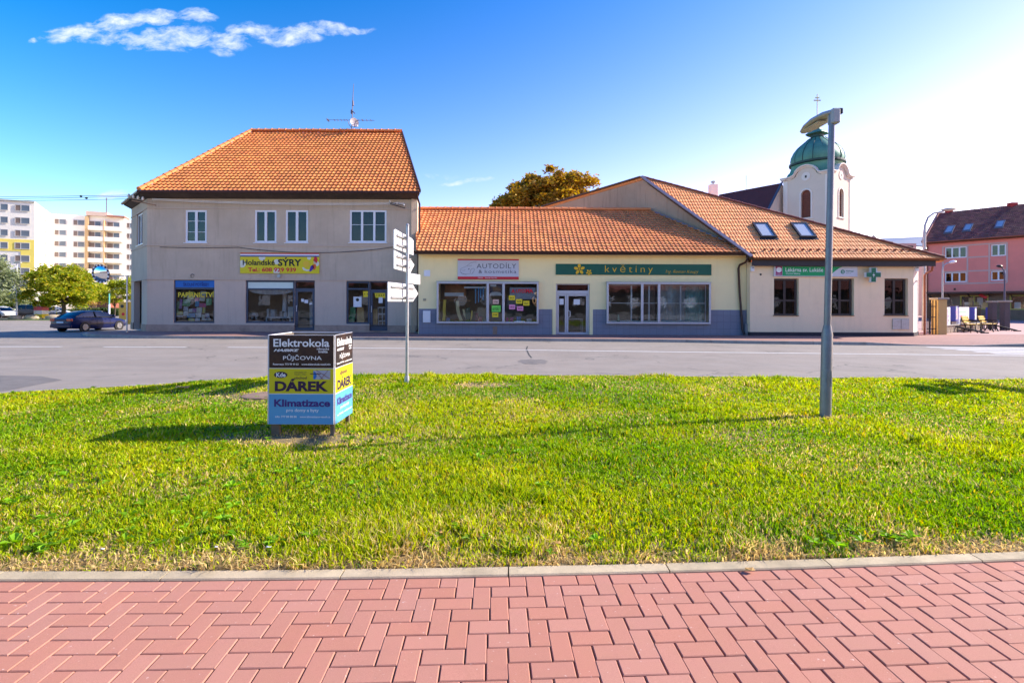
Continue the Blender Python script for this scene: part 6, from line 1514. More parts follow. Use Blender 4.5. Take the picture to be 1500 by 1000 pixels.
# ground floor shops below a dark canopy
m_shopw = M('dim shop wall', (.20, .13, .09), .8, .2, 2)
sh = [(tloc(1405), tloc(1447), 1.2, 2.75), (tloc(1478), tloc(1478)+6.5, 1.2, 2.75)]
wall(0, PL_, .1, 3.1, .3, .5, sh).build('lower_wall', m_shopw, pin, fix=False)
for h in sh:
    o = window(pin, *h, .3, M('yellow shop trim', (.45, .38, .08), .6, .1), mull=(.5,), fw=.12, bar=.1, recess=.02, gl=m_glass, dark=True)
    for k in range(5):
        x = h[0]+.3+k*(h[1]-h[0]-.6)/5; MB().box(x, x+.5, .7, .75, 1.25, 2.0+.5*(k % 2)).build('display_card', [m_paper, m_tan, M('olive card', (.3, .4, .06), .7, .1), m_curtain, m_tan][k], o)
MB().add([(tloc(1432), .25, 2.75), (tloc(1442), .25, 2.35), (tloc(1447), .25, 2.55), (tloc(1436), .25, 2.95)], [(0, 1, 2, 3)]).build('banner', m_redprint, pin, fix=False)
MB().box(-.1, PL_, -.9, .29, 2.98, 3.08).build('canopy', M('dark canopy', (.06, .04, .04), .7, .2), pin); MB().box(-.1, PL_, -.95, -.9, 2.93, 3.13).build('canopy_edge', m_brown_metal, pin)
for k in range(14): MB().bar((k*1.7+.3, -.85, 2.95), (k*1.7+.3, .28, 2.6), .06, .1).build('canopy_bracket', m_brown_metal, pin)
MB().box(tloc(1397), tloc(1400), -.03, -.001, zloc(1398, 425), zloc(1398, 422)).build('vent', m_brown_metal, pin)
MB().box(0, .3, .35, 12, .1, 8.95).build('side_wall', m_pink, pin); MB().box(0, PL_, 11.7, 12, .1, 8.95).build('rear_wall', m_pink, pin)
MB().add([(0, 0, 8.95), (0, 12, 8.95), (0, 6, 12.9)], [(0, 1, 2)]).build('gable_wall', m_pink, pin, fix=False)
XF.pop()
iu = Vector((PD.x, PD.y, 0)); iN = Vector((-PD.y, PD.x, 0))
O_ = Vector((P0.x, P0.y, 8.85))-iN*.5-iu*.35; Vq = iN*6.5+Vector((0, 0, 4.15)); Lq = Vq.length; Vq.normalize(); Nq = iu.cross(Vq)
slab(pin, [O_, O_+iu*(PL_+.5), O_+iu*(PL_+.5)+Vq*Lq, O_+Vq*Lq], .2, m_deck)
tile_roof(pin, O_, iu, Vq, Nq, lambda v: (0, PL_+.5), Lq, .33, .38, m_tile_pink, 'wave', lift=.05)
slab(pin, [O_+Vq*Lq, O_+iu*(PL_+.5)+Vq*Lq, O_+iu*(PL_+.5)+iN*13, O_+iN*13], .2, m_tile_pink, 'rear_slope')
MB().bar(O_+Vector((0, 0, .1)), O_+Vq*Lq+Vector((0, 0, .1)), .2, .16, up=Nq).build('verge_board', M('pale red verge', (.5, .22, .18), .6, .1), pin)
MB().tube([O_-iN*.08, O_+iu*(PL_+.5)-iN*.08], .08, 8).build('gutter', M('red brown downpipe', (.28, .08, .04)), pin, smooth=True)
MB().tube([O_+iu*.35-iN*.05, O_+iu*.38+iN*.42-Vector((0, 0, .5)), O_+iu*.38+iN*.42-Vector((0, 0, 8.7))], .07, 8).build('downpipe', MATS['red brown downpipe'], pin, smooth=True)
for q in (((1388, 332.5), (1399.5, 331.5), (1394, 341.5), (1382, 342.5)), ((1415, 330), (1427, 328.8), (1420, 338.5), (1408.5, 339.5)), ((1461.5, 325), (1473, 324), (1468.5, 333.5), (1455, 335))):
    skylight(pin, q, O_, Nq, Vq, M('grey window flashing', (.12, .14, .2), .4, .1), off_=.12)
c_ = O_+iu*(tloc(1462)+.6)+Vq*Lq; MB().box(c_.x-.45, c_.x+.25, c_.y-.3, c_.y+.3, c_.z-1, Z(297, 1462, c_.y)).build('chimney', M('red chimney', (.42, .03, .03), .7, .1), pin)
c_ = O_+iu*1.0+Vq*Lq; MB().box(c_.x-.3, c_.x+.3, c_.y-.2, c_.y+.3, c_.z-1, c_.z+.35).build('chimney', MATS['red chimney'], pin)

# blue grey roofed building further back
fb = thing('far_building', 'low building with blue grey roof seen over the right end of the pharmacy roof', 'building', (57, 80, -.4))
MB().box(X(1280, 80), X(1362, 80), 80, 92, -.4, Z(366, 1320, 80)).build('wall', m_ch, fb)
slab(fb, [at(1275, 357, 79.5), at(1372, 361, 79.5), at(1362, 346, 86)+Vector((1, 0, 0)), at(1290, 349, 86)], .2, M('blue grey roof', (.13, .17, .27), .6, .1, .5), 'roof')
MB().box(X(1316, 76), X(1342, 76), 76, 79, -.4, Z(356.5, 1330, 76)).build('annex_wall', M('pinkish annex', (.45, .36, .33), .8, .1), fb); MB().box(X(1322, 76), X(1337, 76), 75.95, 75.99, Z(364, 1330, 76), Z(360, 1330, 76)).build('window', m_black, fb)
for i, px_ in enumerate((1246, 1279)):
    t = thing('roof_mast', ['thin mast standing over the pharmacy roof just right of the church tower', 'thin mast with a small base over the right half of the pharmacy roof'][i], 'mast', (X(px_, 78), 78, -.4))
    MB().tube([(X(px_, 78), 78, -.4), (X(px_, 78), 78, Z(326+i*2, px_, 78))], .05, 5).build('pole', m_aer, t); MB().lathe([(.1, 0), (.35, .1), (.35, .3), (.1, .5)], (X(px_, 78), 78, Z(350, px_, 78)), 8).build('base_cap', m_aer, t)

# ================================================================== PLAZA FURNITURE
m_ypil = M('yellow sandstone pillar', (.62, .44, .17), .85, .1, 2, bump=.5, bscale=14, dirt=(.35, .22, .1), dirt_amt=.5, dirt_scale=2)
m_dpil = M('dark pillar render', (.10, .085, .09), .9, .15, 2, bump=.4, bscale=14)
m_stonew = M('rubble stone wall', (.30, .23, .17), .9, .3, 5, bump=1, bscale=7, dirt=(.1, .08, .07), dirt_amt=.8, dirt_scale=3)
m_rail = M('dark iron railing', (.03, .022, .025), .6, .2, 5)
def pillar(name, label, x, y, w, h, mat, mc_):
    t = thing(name, label, 'pillar', (x, y, .12), group='pillars of the plaza fence')
    MB().box(x-w/2, x+w/2, y-w/2, y+w/2, .12, .12+h).build('shaft', mat, t, bevel=.012); MB().box(x-w/2-.07, x+w/2+.07, y-w/2-.07, y+w/2+.07, .121+h, .22+h).build('cap', mc_, t, bevel=.02)
    return t
pillar('gate_pillar', 'pale yellow pillar with flat cap beside the iron gate', X(1375.5, 27), 27.0, .46, 1.80, m_ypil, m_kerb2)
pillar('gate_pillar', 'dark pillar with pale cap just left of the narrow gap in the plaza fence', X(1453.5, 33), 33, .32, 1.70, m_dpil, m_kerb2)
pillar('gate_pillar', 'dark pillar right of the narrow gap, rightmost of the plaza fence', X(1472, 31.6), 31.6, .34, 1.72, m_dpil, m_kerb2)
gt = thing('iron_gate', 'tall dark iron gate between the pharmacy and the yellow pillar', 'gate', (21.2, 26.9, .12))
gy = 26.75
for px_ in (1356.5, 1362, 1366.5, 1371): MB().box(X(px_, gy)-.02, X(px_, gy)+.02, gy-.02, gy+.02, .14, Z(440, px_, gy)).build('post', m_rail if px_ > 1360 else m_galv, gt)
for k in range(7): px_ = 1357.8+k*1.2; MB().tube([(X(px_, gy), gy+.03, .2), (X(px_, gy), gy+.03, 1.75)], .012, 5).build('bar', m_rail, gt)
for z in (.4, 1.0, 1.55): MB().box(X(1356.5, gy), X(1371.5, gy), gy-.012, gy+.012, z, z+.04).build('rail', m_rail, gt)
fa, fc = Vector((22.6, 27.3)), Vector((X(1446, 33), 33.1))
mf, FLn = frame_for(fa, fc); 
fw_ = thing('stone_wall', 'low rubble stone wall carrying the iron fence and notice boards', 'wall', (26, 30, .12)); XF.append(mf)
for k in range(int(FLn/.55)):
    for r_ in range(2): 
        x = k*.55+(.2 if r_ else 0); MB().box(x+.01, min(FLn, x+.54), rnd.uniform(-.02, .01), .4, .12+r_*.2+.004, .12+(r_+1)*.2-.004).build('stone', m_stonew, fw_, bevel=.015)
MB().box(0, FLn, -.05, .45, .525, .58).build('coping', m_kerb2, fw_)
XF.pop()
fe_ = thing('iron_fence', 'dark iron railing with spikes on top of the low stone wall', 'fence', (26, 30, .5)); XF.append(mf)
for z in (.7, 1.5): MB().box(.1, FLn-.1, .18, .22, z, z+.04).build('rail', m_rail, fe_)
for k in range(int(FLn/.16)): MB().tube([(k*.16+.1, .2, .58), (k*.16+.1, .2, 1.62), (k*.16+.1, .2, 1.72)], [.013, .013, .001], 4).build('bar', m_rail, fe_)
for k in range(4): MB().tube([(.3+k*2.4, .2, .58), (.3+k*2.4, .2, 1.85), (.3+k*2.4, .2, 2.0)], [.035, .035, .001], 6).build('post', m_rail, fe_)
XF.pop()
def tf(px_): r_ = (px_-750)/F; d = (fc-fa).normalized(); return (r_*fa.y-fa.x)/(d.x-r_*d.y)
m_bluef = M('cobalt blue frame', (.03, .05, .38), .4, .1, 4)
XF.append(mf)
def board(px0, px1, py0, py1, mat, label, frame=None, side=None):
    a, c = tf(px0), tf(px1); yy = fa.y+(fc-fa).normalized().y*(a+c)/2; z0, z1 = Z(py1, (px0+px1)/2, yy), Z(py0, (px0+px1)/2, yy)
    XF.append(Matrix.Identity(4)); XF.pop()
    t = thing('notice_board', label, 'notice board', (fa.x+(fc-fa).normalized().x*(a+c)/2, yy, .5), group='notice boards on the plaza fence')
    MB().box(a, c, -.02, .1, z0, z1).build('backboard', frame or m_pvc, t, bevel=.008)
    MB().box(a+.09, c-.09, -.03, -.021, z0+.08, z1-.08).build('sheet', mat, t)
    for k in range(3): MB().box(a+.14, a+.14+(c-a-.28)*.7, -.034, -.0305, z0+.2+k*.24, z0+.3+k*.24).build('print', [M('grey print', (.3, .3, .35), .6, .1), m_pink_paper, M('pale green print', (.3, .6, .4), .6, .1)][k], t)
    if side: MB().box(a-.05, a-.005, -.16, .1, z0, z1).build('side_panel', m_bluef, t)
    return t
board(1387, 1391.5, 450, 476, m_paper, 'narrow white notice board next to the yellow pillar')
board(1395, 1403, 448.5, 470, M('violet yellow poster', (.5, .4, .45), .6, .2, 3), 'blue framed notice case, leftmost of the three blue ones', m_bluef, True)
board(1404, 1419, 450, 475, m_paper, 'large white poster board between two blue notice cases')
board(1423, 1430, 450, 470, m_paper, 'blue framed notice case, middle one of the three', m_bluef, True)
board(1447, 1453, 450, 469.5, m_paper, 'blue framed notice case in front of the dark pillar', m_bluef, True)
XF.pop()
m_slat = M('yellow varnished slat', (.62, .40, .04), .45, .15, 6)
def bench(x, y, rz, label):
    t = thing('bench', label, 'bench', (0, 0, 0), group='benches on the plaza'); L = 1.5
    for k in range(3): MB().box(-L/2, L/2, -.22+k*.15, -.09+k*.15, .43, .46).build('seat_slat', m_slat, t, bevel=.006)
    for k in range(3):
        zc = .58+k*.13; yc_ = .27+k*.045; m_ = Matrix.Translation((0, yc_, zc)) @ Matrix.Rotation(-.32, 4, 'X'); MB().obox(m_, L, .03, .115).build('back_slat', m_slat, t, bevel=.006)
    for s_ in (-1, 1):
        xx = s_*.62; MB().tube([(xx, -.3, .0), (xx, -.22, .22), (xx, -.24, .41), (xx, .22, .42), (xx, .30, .62), (xx, .40, .93)], .035, 6).tube([(xx, .2, .41), (xx, .2, .2), (xx, .32, 0)], .035, 6).tube([(xx, -.26, .42), (xx, -.27, .62), (xx, .3, .66)], .03, 6).build('leg_frame', m_black, t)
    t.location = (x, y, .125); t.rotation_euler.z = rz
    return t
bench(X(1425, 29.6), 29.6, R(38), 'yellow slatted bench with black frame, left one of the pair'); bench(X(1449, 30.2), 30.2, R(38), 'yellow slatted bench with black frame, right one of the pair')
for i, (a, c, yy) in enumerate(((1404, 1428, 28.6), (1462, 1476, 31.0))):
    t = thing('bicycle_stand', ['low black steel bicycle stand in front of the left bench', 'low black steel bicycle stand between the right bench and the rightmost pillar'][i], 'bicycle stand', (X(a, yy), yy, .12))
    x0, x1 = X(a, yy), X(c, yy)
    MB().bar((x0, yy+.5, .5), (x1, yy-.6, .17), .12, .08).build('sloping_bar', m_black, t); MB().tube([(x0, yy+.5, .13), (x0, yy+.5, .5)], .05, 8).build('post', m_black, t); MB().bar((x1-.2, yy-.6, .15), (x1+.2, yy-.6, .15), .08, .06).build('foot', m_black, t)
    for k in range(5): q = k/5; MB().tube([(x0+(x1-x0)*q, yy+.5-1.1*q, .48-.3*q), (x0+(x1-x0)*q, yy+.5-1.1*q, .13)], .02, 5).build('strut', m_black, t)
def lampcurve(name, label, pts, r, headp, hd_, mat, hm):
    t = thing(name, label, 'street lamp', (pts[0][0], pts[0][1], .1)); MB().tube(pts, r, 10).build('pole', mat, t, smooth=True)
    MB().loft([[(headp[0]+hd_*s_, headp[1]+w*math.cos(a), headp[2]+z+h_*math.sin(a)) for a in [2*math.pi*k/10 for k in range(10)]] for s_, w, h_, z in ((-.1, .05, .04, -.02), (.15, .13, .09, 0), (.5, .17, .10, .03), (.8, .12, .06, .04), (1, .03, .02, .03))]).build('lamp_head', hm, t, smooth=True)
Yl = 31.0
lampcurve('street_lamp', 'tall street lamp with curved arm rising behind the right end of the pharmacy roof', [(X(1353.5, Yl), Yl, .1), (X(1353.5, Yl), Yl, Z(345, 1353, Yl)), (X(1354.5, Yl), Yl, Z(330, 1354, Yl)), (X(1359, Yl), Yl, Z(318.5, 1359, Yl)), (X(1367, Yl), Yl, Z(312.5, 1367, Yl)), (X(1382, Yl), Yl, Z(309.5, 1382, Yl))], [.11, .09, .06, .055, .05, .05], (X(1381, Yl), Yl, Z(307, 1381, Yl)), X(1405, Yl)-X(1381, Yl), m_galv, m_head)
Yl = 34.0
lampcurve('street_lamp', 'slim white street lamp behind the yellow pillar', [(X(1380.5, Yl), Yl, .1), (X(1380.5, Yl), Yl, Z(396, 1380, Yl)), (X(1382, Yl), Yl, Z(388.5, 1382, Yl)), (X(1387, Yl), Yl, Z(385.5, 1387, Yl)), (X(1393, Yl), Yl, Z(384.5, 1393, Yl))], [.06, .05, .04, .04, .035], (X(1391, Yl), Yl, Z(384, 1391, Yl)), X(1401, Yl)-X(1391, Yl), m_galv, m_pvc)
Yl = 34.5
lampcurve('street_lamp', 'slim dark street lamp behind the rightmost dark pillar', [(X(1471.5, Yl), Yl, .1), (X(1471.5, Yl), Yl, Z(402, 1471, Yl)), (X(1470, Yl), Yl, Z(395, 1470, Yl)), (X(1466.5, Yl), Yl, Z(391, 1466, Yl))], [.06, .05, .04, .04], (X(1467.5, Yl), Yl, Z(390.5, 1467, Yl)), X(1459.5, Yl)-X(1467.5, Yl), M('dark post paint', (.09, .09, .14), .5, .1), m_black)

# ================================================================== APARTMENT BLOCKS, FAR LEFT
m_wb = M('white block render', (.86, .82, .75), .85, .03, .15); m_yb = M('yellow block render', (.88, .72, .16), .85, .03, .15); m_tb = M('tan block render', (.60, .42, .22), .85, .04, .2)
m_bw = M('block window frame', (.55, .55, .56), .6, .05); m_bg = M('block window glass', (.10, .14, .20), .15, .3, .3, spec=.6); m_bg2 = M('block blind glass', (.20, .15, .13), .4, .3, .3)
GZ = -.5
def block_window_mesh(w, h, split):
    f = MB(); t = .12
    f.box(-w/2, w/2, -.03, .02, -h/2, -h/2+t); f.box(-w/2, w/2, -.03, .02, h/2-t, h/2); f.box(-w/2, -w/2+t, -.03, .02, -h/2+t, h/2-t); f.box(w/2-t, w/2, -.03, .02, -h/2+t, h/2-t)
    xm2 = -w/2+w*split; f.box(xm2-t/2, xm2+t/2, -.03, .02, -h/2+t, h/2-t)
    return f, (-w/2+t, xm2-t/2), (xm2+t/2, w/2-t), (-h/2+t, h/2-t)
_wcache = {}
def block_window(parent, x, y, z, w, h, split=.4, rot=0):
    key = (round(w, 2), round(h, 2), split)
    org = parent.location
    if key not in _wcache:
        f, a, c, zz_ = block_window_mesh(w, h, split)
        def mk(mb, n, mt):
            me = bpy.data.meshes.new(n); me.from_pydata(mb.v, [], mb.f); me.materials.append(mt); return me
        _wcache[key] = (mk(f, 'window', m_bw), mk(MB().box(*a, .0, .01, *zz_), 'pane', m_bg2), mk(MB().box(*c, .0, .01, *zz_), 'pane', m_bg))
    ms = _wcache[key]; o = bpy.data.objects.new('window', ms[0]); COL.objects.link(o); o.parent = parent
    o.matrix_basis = Matrix.Translation(Vector((x, y, z))-org) @ Matrix.Rotation(rot, 4, 'Z')
    for m_ in ms[1:]: p = bpy.data.objects.new('pane', m_); COL.objects.link(p); p.parent = o
YA = 115.0; YB = 132.0; th_ = R(24); tc_, ts_ = math.cos(th_), math.sin(th_)
blkA = thing('apartment_block', 'white and yellow eight storey apartment block at the left edge', 'apartment block', (-112, 120, GZ))
xa1 = X(50, YA); zA = Z(297, 50, YA); zyl = zA-(349-297)/F*YA-.4
PA = lambda e: [(xa1-32*tc_, YA-32*ts_+e), (xa1-e*tc_, YA+e), (X(75, YB)-e, YB-.05), (xa1-42, YB-.05)]
MB().ext_xy(PA(0), zyl, zA).build('upper_wall', m_wb, blkA)
MB().ext_xy(PA(.01), GZ, zyl-.002).build('lower_wall', m_wb, blkA)
MB().ext_xy(PA(-.15), zA+.002, zA+.3).build('parapet', M('block parapet', (.5, .48, .45), .8, .1), blkA)
frA = frame_for((xa1-32*tc_, YA-32*ts_), (xa1, YA))[0]
def dA(px_): r_ = (px_-750)/F; return 32+(r_*YA-xa1)/(tc_-r_*ts_)
XF.append(frA)
MB().box(dA(30), 32.02, -.06, -.001, GZ, zyl+.02).build('yellow_field', m_yb, blkA)
zs1 = zyl-2.6; MB().box(0, dA(30)-.002, -.06, -.001, zs1, zyl+.02).build('yellow_band', m_yb, blkA); MB().box(0, dA(30)-.002, -.06, -.001, GZ, 3.6).build('yellow_band', m_yb, blkA)
XF.pop()
for k in range(8):
    zc = zA-1.35-2.77*k
    if zc > .8:
        for (a, c) in ((24, 41), (-4, 8.5), (-34, -17)):
            d0, d1 = dA(a), dA(c); p = frA @ Vector(((d0+d1)/2, -.1, zc)); block_window(blkA, p.x, p.y, zc, 2.6 if c != 8.5 else 2.2, 1.45, .4, rot=th_)
blkB = thing('apartment_block', 'long white apartment block with balconies between the yellow block and the corner house', 'apartment block', (-105, 138, GZ))
B0_ = Vector((X(75, YB), YB)); frB = frame_for(B0_, B0_+Vector((tc_, ts_)))[0]; zB = Z(313, 75, YB)
def dB(px_): r_ = (px_-750)/F; return (r_*YB-B0_.x)/(tc_-r_*ts_)
XF.append(frB)
MB().box(0, dB(128), 0, 12, GZ, zB).build('wall', m_wb, blkB)
MB().box(dB(125.5), dB(130.5), -.8, -.002, GZ, zB-.1).build('tan_wall', m_tb, blkB)
MB().box(dB(130.6), dB(182), -.2, 12, GZ, zB).build('wall', m_wb, blkB)
MB().box(dB(182)+.002, dB(260), .5, 12, GZ, zB-.4).build('wall', m_wb, blkB)
MB().box(dB(127), dB(158), -.9, 4, zB+.001, zB+1.1).build('roof_house', M('pink grey roof house', (.62, .47, .40), .8, .1), blkB)
MB().box(dB(158), dB(184), -1.4, 4, zB+.01, zB+.35).build('roof_slab', M('terracotta slab edge', (.45, .2, .15), .8, .1), blkB)
MB().tube([(dB(155.5), 0, zB+1), (dB(155.5), 0, zB+5)], .12, 5).build('roof_mast', m_aer, blkB)
for k in range(8):
    zq = zB-1.9-2.8*k
    if zq < .6: continue
    for px_, off, w_, sp_ in ((88, -.06, 2.5, .4), (115.3, -.06, 2.4, .4), (189, .44, 1.5, .5), (212, .44, 2.4, .5), (139, -.27, 2.6, .5), (166, -.27, 2.8, .5)):
        p = frB @ Vector((dB(px_), off, zq)); block_window(blkB, p.x, p.y, zq-(.1 if px_ in (139, 166) else 0), w_, 1.45, sp_, rot=th_)
    if k < 7:
        for a, c in ((131, 153.5), (155, 180)):
            MB().box(dB(a), dB(c), -1.5, -1.4, zq-1.85, zq-.75).build('balcony', m_wb, blkB); MB().box(dB(a), dB(c), -1.39, -.201, zq-1.9, zq-1.76).build('balcony_floor', m_wb, blkB)
        MB().box(dB(153.5), dB(155), -1.55, -.201, zq-1.9, zq+.8).build('balcony_divider', m_tb, blkB)
XF.pop()
for k in range(7):
    for q in (.3, .62):
        o = Vector((xa1, YA+.3)).lerp(Vector((X(75, YB), YB)), q)
        block_window(blkA, o.x+.12, o.y+.08, zA-2.2-2.77*k, 1.0, .8, .5, rot=math.atan2(YB-YA-.3, X(75, YB)-xa1)+math.pi)
# ================================================================== TREES
def tree(name, label, cat, base, H, crown, leaf, n, mat, trunk_r=.18, seed=1, trunk_mat=None, clumps=40, group=None, spread=.28, hole=.0):
    """crown = list of ellipsoid lobes (dx, dy, z, rx, ry, rz)"""
    r_ = np.random.RandomState(seed); t = thing(name, label, cat, base, group)
    bx0, by0, bz0 = base; C_ = []
    W = np.array([l[3]*l[4]*l[5] for l in crown]); W = W/W.sum()
    for i in range(clumps):
        l = crown[r_.choice(len(crown), p=W)]
        while True:
            v = r_.uniform(-1, 1, 3); q = np.linalg.norm(v)
            if .35 < q < 1: break
        v = v/q*(q**.5)
        C_.append((l[0]+v[0]*l[3], l[1]+v[1]*l[4], l[2]+v[2]*l[5]))
    C_ = np.array(C_); cz_ = crown[0][2]
    tm_ = trunk_mat or M('bark', (.07, .055, .04), .9, .25, 4, bump=.6, bscale=12)
    mb = MB().tube([(bx0, by0, bz0-.1), (bx0+.05, by0, bz0+cz_*.35), (bx0-.05, by0+.05, bz0+cz_*.8), (bx0, by0, bz0+cz_*1.1)], [trunk_r*1.2, trunk_r, trunk_r*.7, trunk_r*.35], 8)
    for i in range(0, min(clumps, 22)):
        c = C_[i]; z0 = cz_*r_.uniform(.35, .8); mb.tube([(bx0, by0, bz0+z0), (bx0+c[0]*.5, by0+c[1]*.5, bz0+z0+(c[2]-z0)*.6), (bx0+c[0], by0+c[1], bz0+c[2])], [trunk_r*.35, trunk_r*.2, trunk_r*.06], 5)
    mb.build('trunk', tm_, t, smooth=True)
    R0 = np.mean([l[3] for l in crown])*spread
    idx = r_.randint(0, clumps, n); sz = r_.uniform(.55, 1.25, clumps)
    P = C_[idx]+r_.normal(0, 1, (n, 3))*np.array([1, 1, .62])*R0*sz[idx][:, None]
    P[:, 2] -= .15*R0*((P[:, 0]-C_[idx][:, 0])**2+(P[:, 1]-C_[idx][:, 1])**2)/(R0*R0)
    a = r_.normal(0, 1, (n, 3)); a[:, 2] *= .6; a /= np.linalg.norm(a, axis=1)[:, None]; b_ = r_.normal(0, 1, (n, 3)); b_ -= (b_*a).sum(1)[:, None]*a; b_ /= np.linalg.norm(b_, axis=1)[:, None]
    s_ = leaf*r_.uniform(.6, 1.3, n)[:, None]
    V = np.stack([P-a*s_, P-b_*s_*.45, P+a*s_, P+b_*s_*.45], 1).reshape(-1, 3)
    me = bpy.data.meshes.new('crown'); me.vertices.add(4*n); me.vertices.foreach_set('co', V.reshape(-1)); me.loops.add(4*n); me.polygons.add(n)
    me.loops.foreach_set('vertex_index', np.arange(4*n, dtype=np.int32)); me.polygons.foreach_set('loop_start', np.arange(0, 4*n, 4, dtype=np.int32)); me.update(calc_edges=True)
    me.materials.append(mat); o = bpy.data.objects.new('crown', me); COL.objects.link(o); o.parent = t; o.location = (0, 0, 0)
    me.transform(Matrix.Identity(4))
    return t
lf_g = leafy('green maple leaves', [(.12, .20, .012, 1), (.24, .32, .016, 1), (.36, .38, .02, 1), (.48, .38, .03, 1), (.16, .24, .014, 1)], .45)
lf_s = leafy('silver willow leaves', [(.22, .26, .13, 1), (.34, .38, .20, 1), (.15, .19, .09, 1)], .35)
lf_y = leafy('yellow green leaves', [(.34, .40, .03, 1), (.5, .48, .05, 1), (.2, .28, .03, 1)], .45)
lf_o = leafy('autumn chestnut leaves', [(.32, .16, .02, 1), (.44, .26, .02, 1), (.50, .34, .03, 1), (.20, .11, .03, 1), (.36, .20, .03, 1), (.24, .22, .03, 1)], .4)
lf_d = leafy('dark hedge leaves', [(.03, .055, .012, 1), (.05, .08, .016, 1), (.07, .10, .02, 1)], .25)
g0_ = -.42
def tb(px_, Y): return (X(px_, Y), Y, g0_)
tree('maple_tree', 'round yellow green tree on the grass strip behind the dark blue saloon', 'tree', tb(93, 62), 6.5, [(-.2, 0, 4.2, 3.1, 3.0, 2.2), (-2.5, 0, 3.0, 1.3, 2, 1.4), (1.7, 0, 3.2, 1.3, 2, 1.5), (.1, 0, 5.3, 1.6, 1.7, 1.0)], .17, 26000, lf_g, .2, 3, clumps=85, spread=.19)
tree('willow_tree', 'silvery grey green tree at the left edge in front of the yellow block', 'tree', tb(-14, 58), 7, [(0, 0, 4.4, 2.2, 2, 2.5), (-2, 0, 4, 2, 2, 2.5)], .16, 14000, lf_s, .2, 5, clumps=45, spread=.26)
tree('young_tree', 'small grey green tree between the lamp post and the maple', 'tree', tb(34, 72), 3.6, [(0, 0, 2.6, 1.4, 1.4, 1.0)], .14, 3500, lf_s, .08, 6, clumps=16)
tree('yellow_tree', 'low yellow green tree at the foot of the yellow block', 'tree', tb(18, 74), 3, [(0, 0, 2.0, 2.2, 1.5, 1.3)], .15, 4500, lf_y, .1, 7, clumps=22)
tree('young_tree', 'thin crowned yellow green tree between the traffic mirror and the corner house', 'tree', tb(168, 70), 5.5, [(0, 0, 3.5, 2.5, 2, 1.5), (2.0, 0, 4.4, 1.6, 1.5, 1.1), (-1.7, 0, 4.0, .9, 1.2, .7)], .15, 9000, lf_y, .09, 8, clumps=42, spread=.2)
tree('young_tree', 'sparse brownish tree right of the maple', 'tree', tb(134, 80), 4.5, [(0, 0, 3.2, 1.5, 1.4, 1.5)], .13, 1600, lf_o, .08, 9, clumps=22)
tree('chestnut_tree', 'large orange brown autumn tree rising behind the yellow shop roof', 'tree', (X(798, 52), 52, -.4), 15, [(-.3, 0, 12.2, 4.3, 3.4, 2.6), (3.3, 0, 13.0, 1.9, 2.4, 1.9), (1.2, 0, 14.2, 2.4, 2.2, 1.4), (-3.3, 0, 11.0, 1.9, 2.2, 1.8), (-4.5, 0, 10.0, 1.0, 1.5, 1.0), (3.9, 0, 11.2, 1.1, 1.6, 1.4), (-1.5, 0, 13.4, 1.8, 2, 1.3)], .20, 52000, lf_o, .35, 12, clumps=230, spread=.19)
def hedge(name, label, x0, x1, y, h, n, mat, seed):
    r_ = np.random.RandomState(seed); V = []; 
    P = np.stack([r_.uniform(x0, x1, n), y+r_.normal(0, .5, n), g0_+h*r_.uniform(0, 1, n)*(.75+.25*np.sin(r_.uniform(x0, x1, n)*0+np.linspace(x0, x1, n)*0))], 1)
    P[:, 2] = g0_+(P[:, 2]-g0_)*(.7+.5*value_noise(P[:, 0], P[:, 1]*0, 1.3, seed))
    a = r_.normal(0, 1, (n, 3)); a /= np.linalg.norm(a, axis=1)[:, None]; b_ = r_.normal(0, 1, (n, 3)); b_ -= (b_*a).sum(1)[:, None]*a; b_ /= np.linalg.norm(b_, axis=1)[:, None]
    s_ = .16; V = np.stack([P-a*s_, P-b_*s_*.5, P+a*s_, P+b_*s_*.5], 1).reshape(-1, 3)
    mb = MB(); mb.v = [tuple(v) for v in V]; mb.f = [(4*i, 4*i+1, 4*i+2, 4*i+3) for i in range(n)]
    return mb.build(name, mat, None, label, cat='hedge', fix=False)
hedge('hedge', 'clipped dark green hedge below the balconies', X(100, 78), X(190, 78), 78, 1.4, 9000, lf_d, 1)
hedge('hedge', 'low dark hedge behind the parked cars at the foot of the yellow block', X(-40, 84), X(96, 84), 84, 1.2, 9000, lf_d, 2)
for i, (px_, w, m_) in enumerate(((150, 4, M('red brown porch', (.25, .08, .05), .8, .1)), (118, 5, m_tb))):
    MB().box(X(px_-8, 100), X(px_+9, 100), 100, 103, g0_, 2.2).box(X(px_-9, 100), X(px_+10, 100), 99.6, 103.4, 2.201, 2.5).build('entrance_porch', m_, None, ['red brown entrance porch below the balcony column', 'tan entrance porch at the foot of the long white block'][i], cat='porch')
# grass strip of the car park
st = MB(); 
for i, (a, c, y0, y1) in enumerate(((-60, 200, 58, 63),)):
    st.add([(X(a, y0), y0, g0_+.03), (X(c, y0)+2, y0, g0_+.03), (X(c, y1)+2, y1, g0_+.03), (X(a, y1), y1, g0_+.03)], [(0, 1, 2, 3)])
st.build('grass_strip', M('far mown grass', (.12, .20, .03), .95, .3, 1.5), kind='structure', fix=False)
MB().add([(X(-90, 63), 63.1, g0_+.01), (X(230, 63), 63.1, g0_+.01), (X(230, 95), 95, g0_+.01), (X(-90, 95), 95, g0_+.01)], [(0, 1, 2, 3)]).build('car_park', m_asphalt, kind='structure', fix=False)
MB().add([(-90, 95.2, g0_+.0), (-20, 95.2, g0_+.0), (-20, 112, g0_+.0), (-90, 112, g0_+.0)], [(0, 1, 2, 3)]).build('block_lawn', MATS['far mown grass'], kind='structure', fix=False)

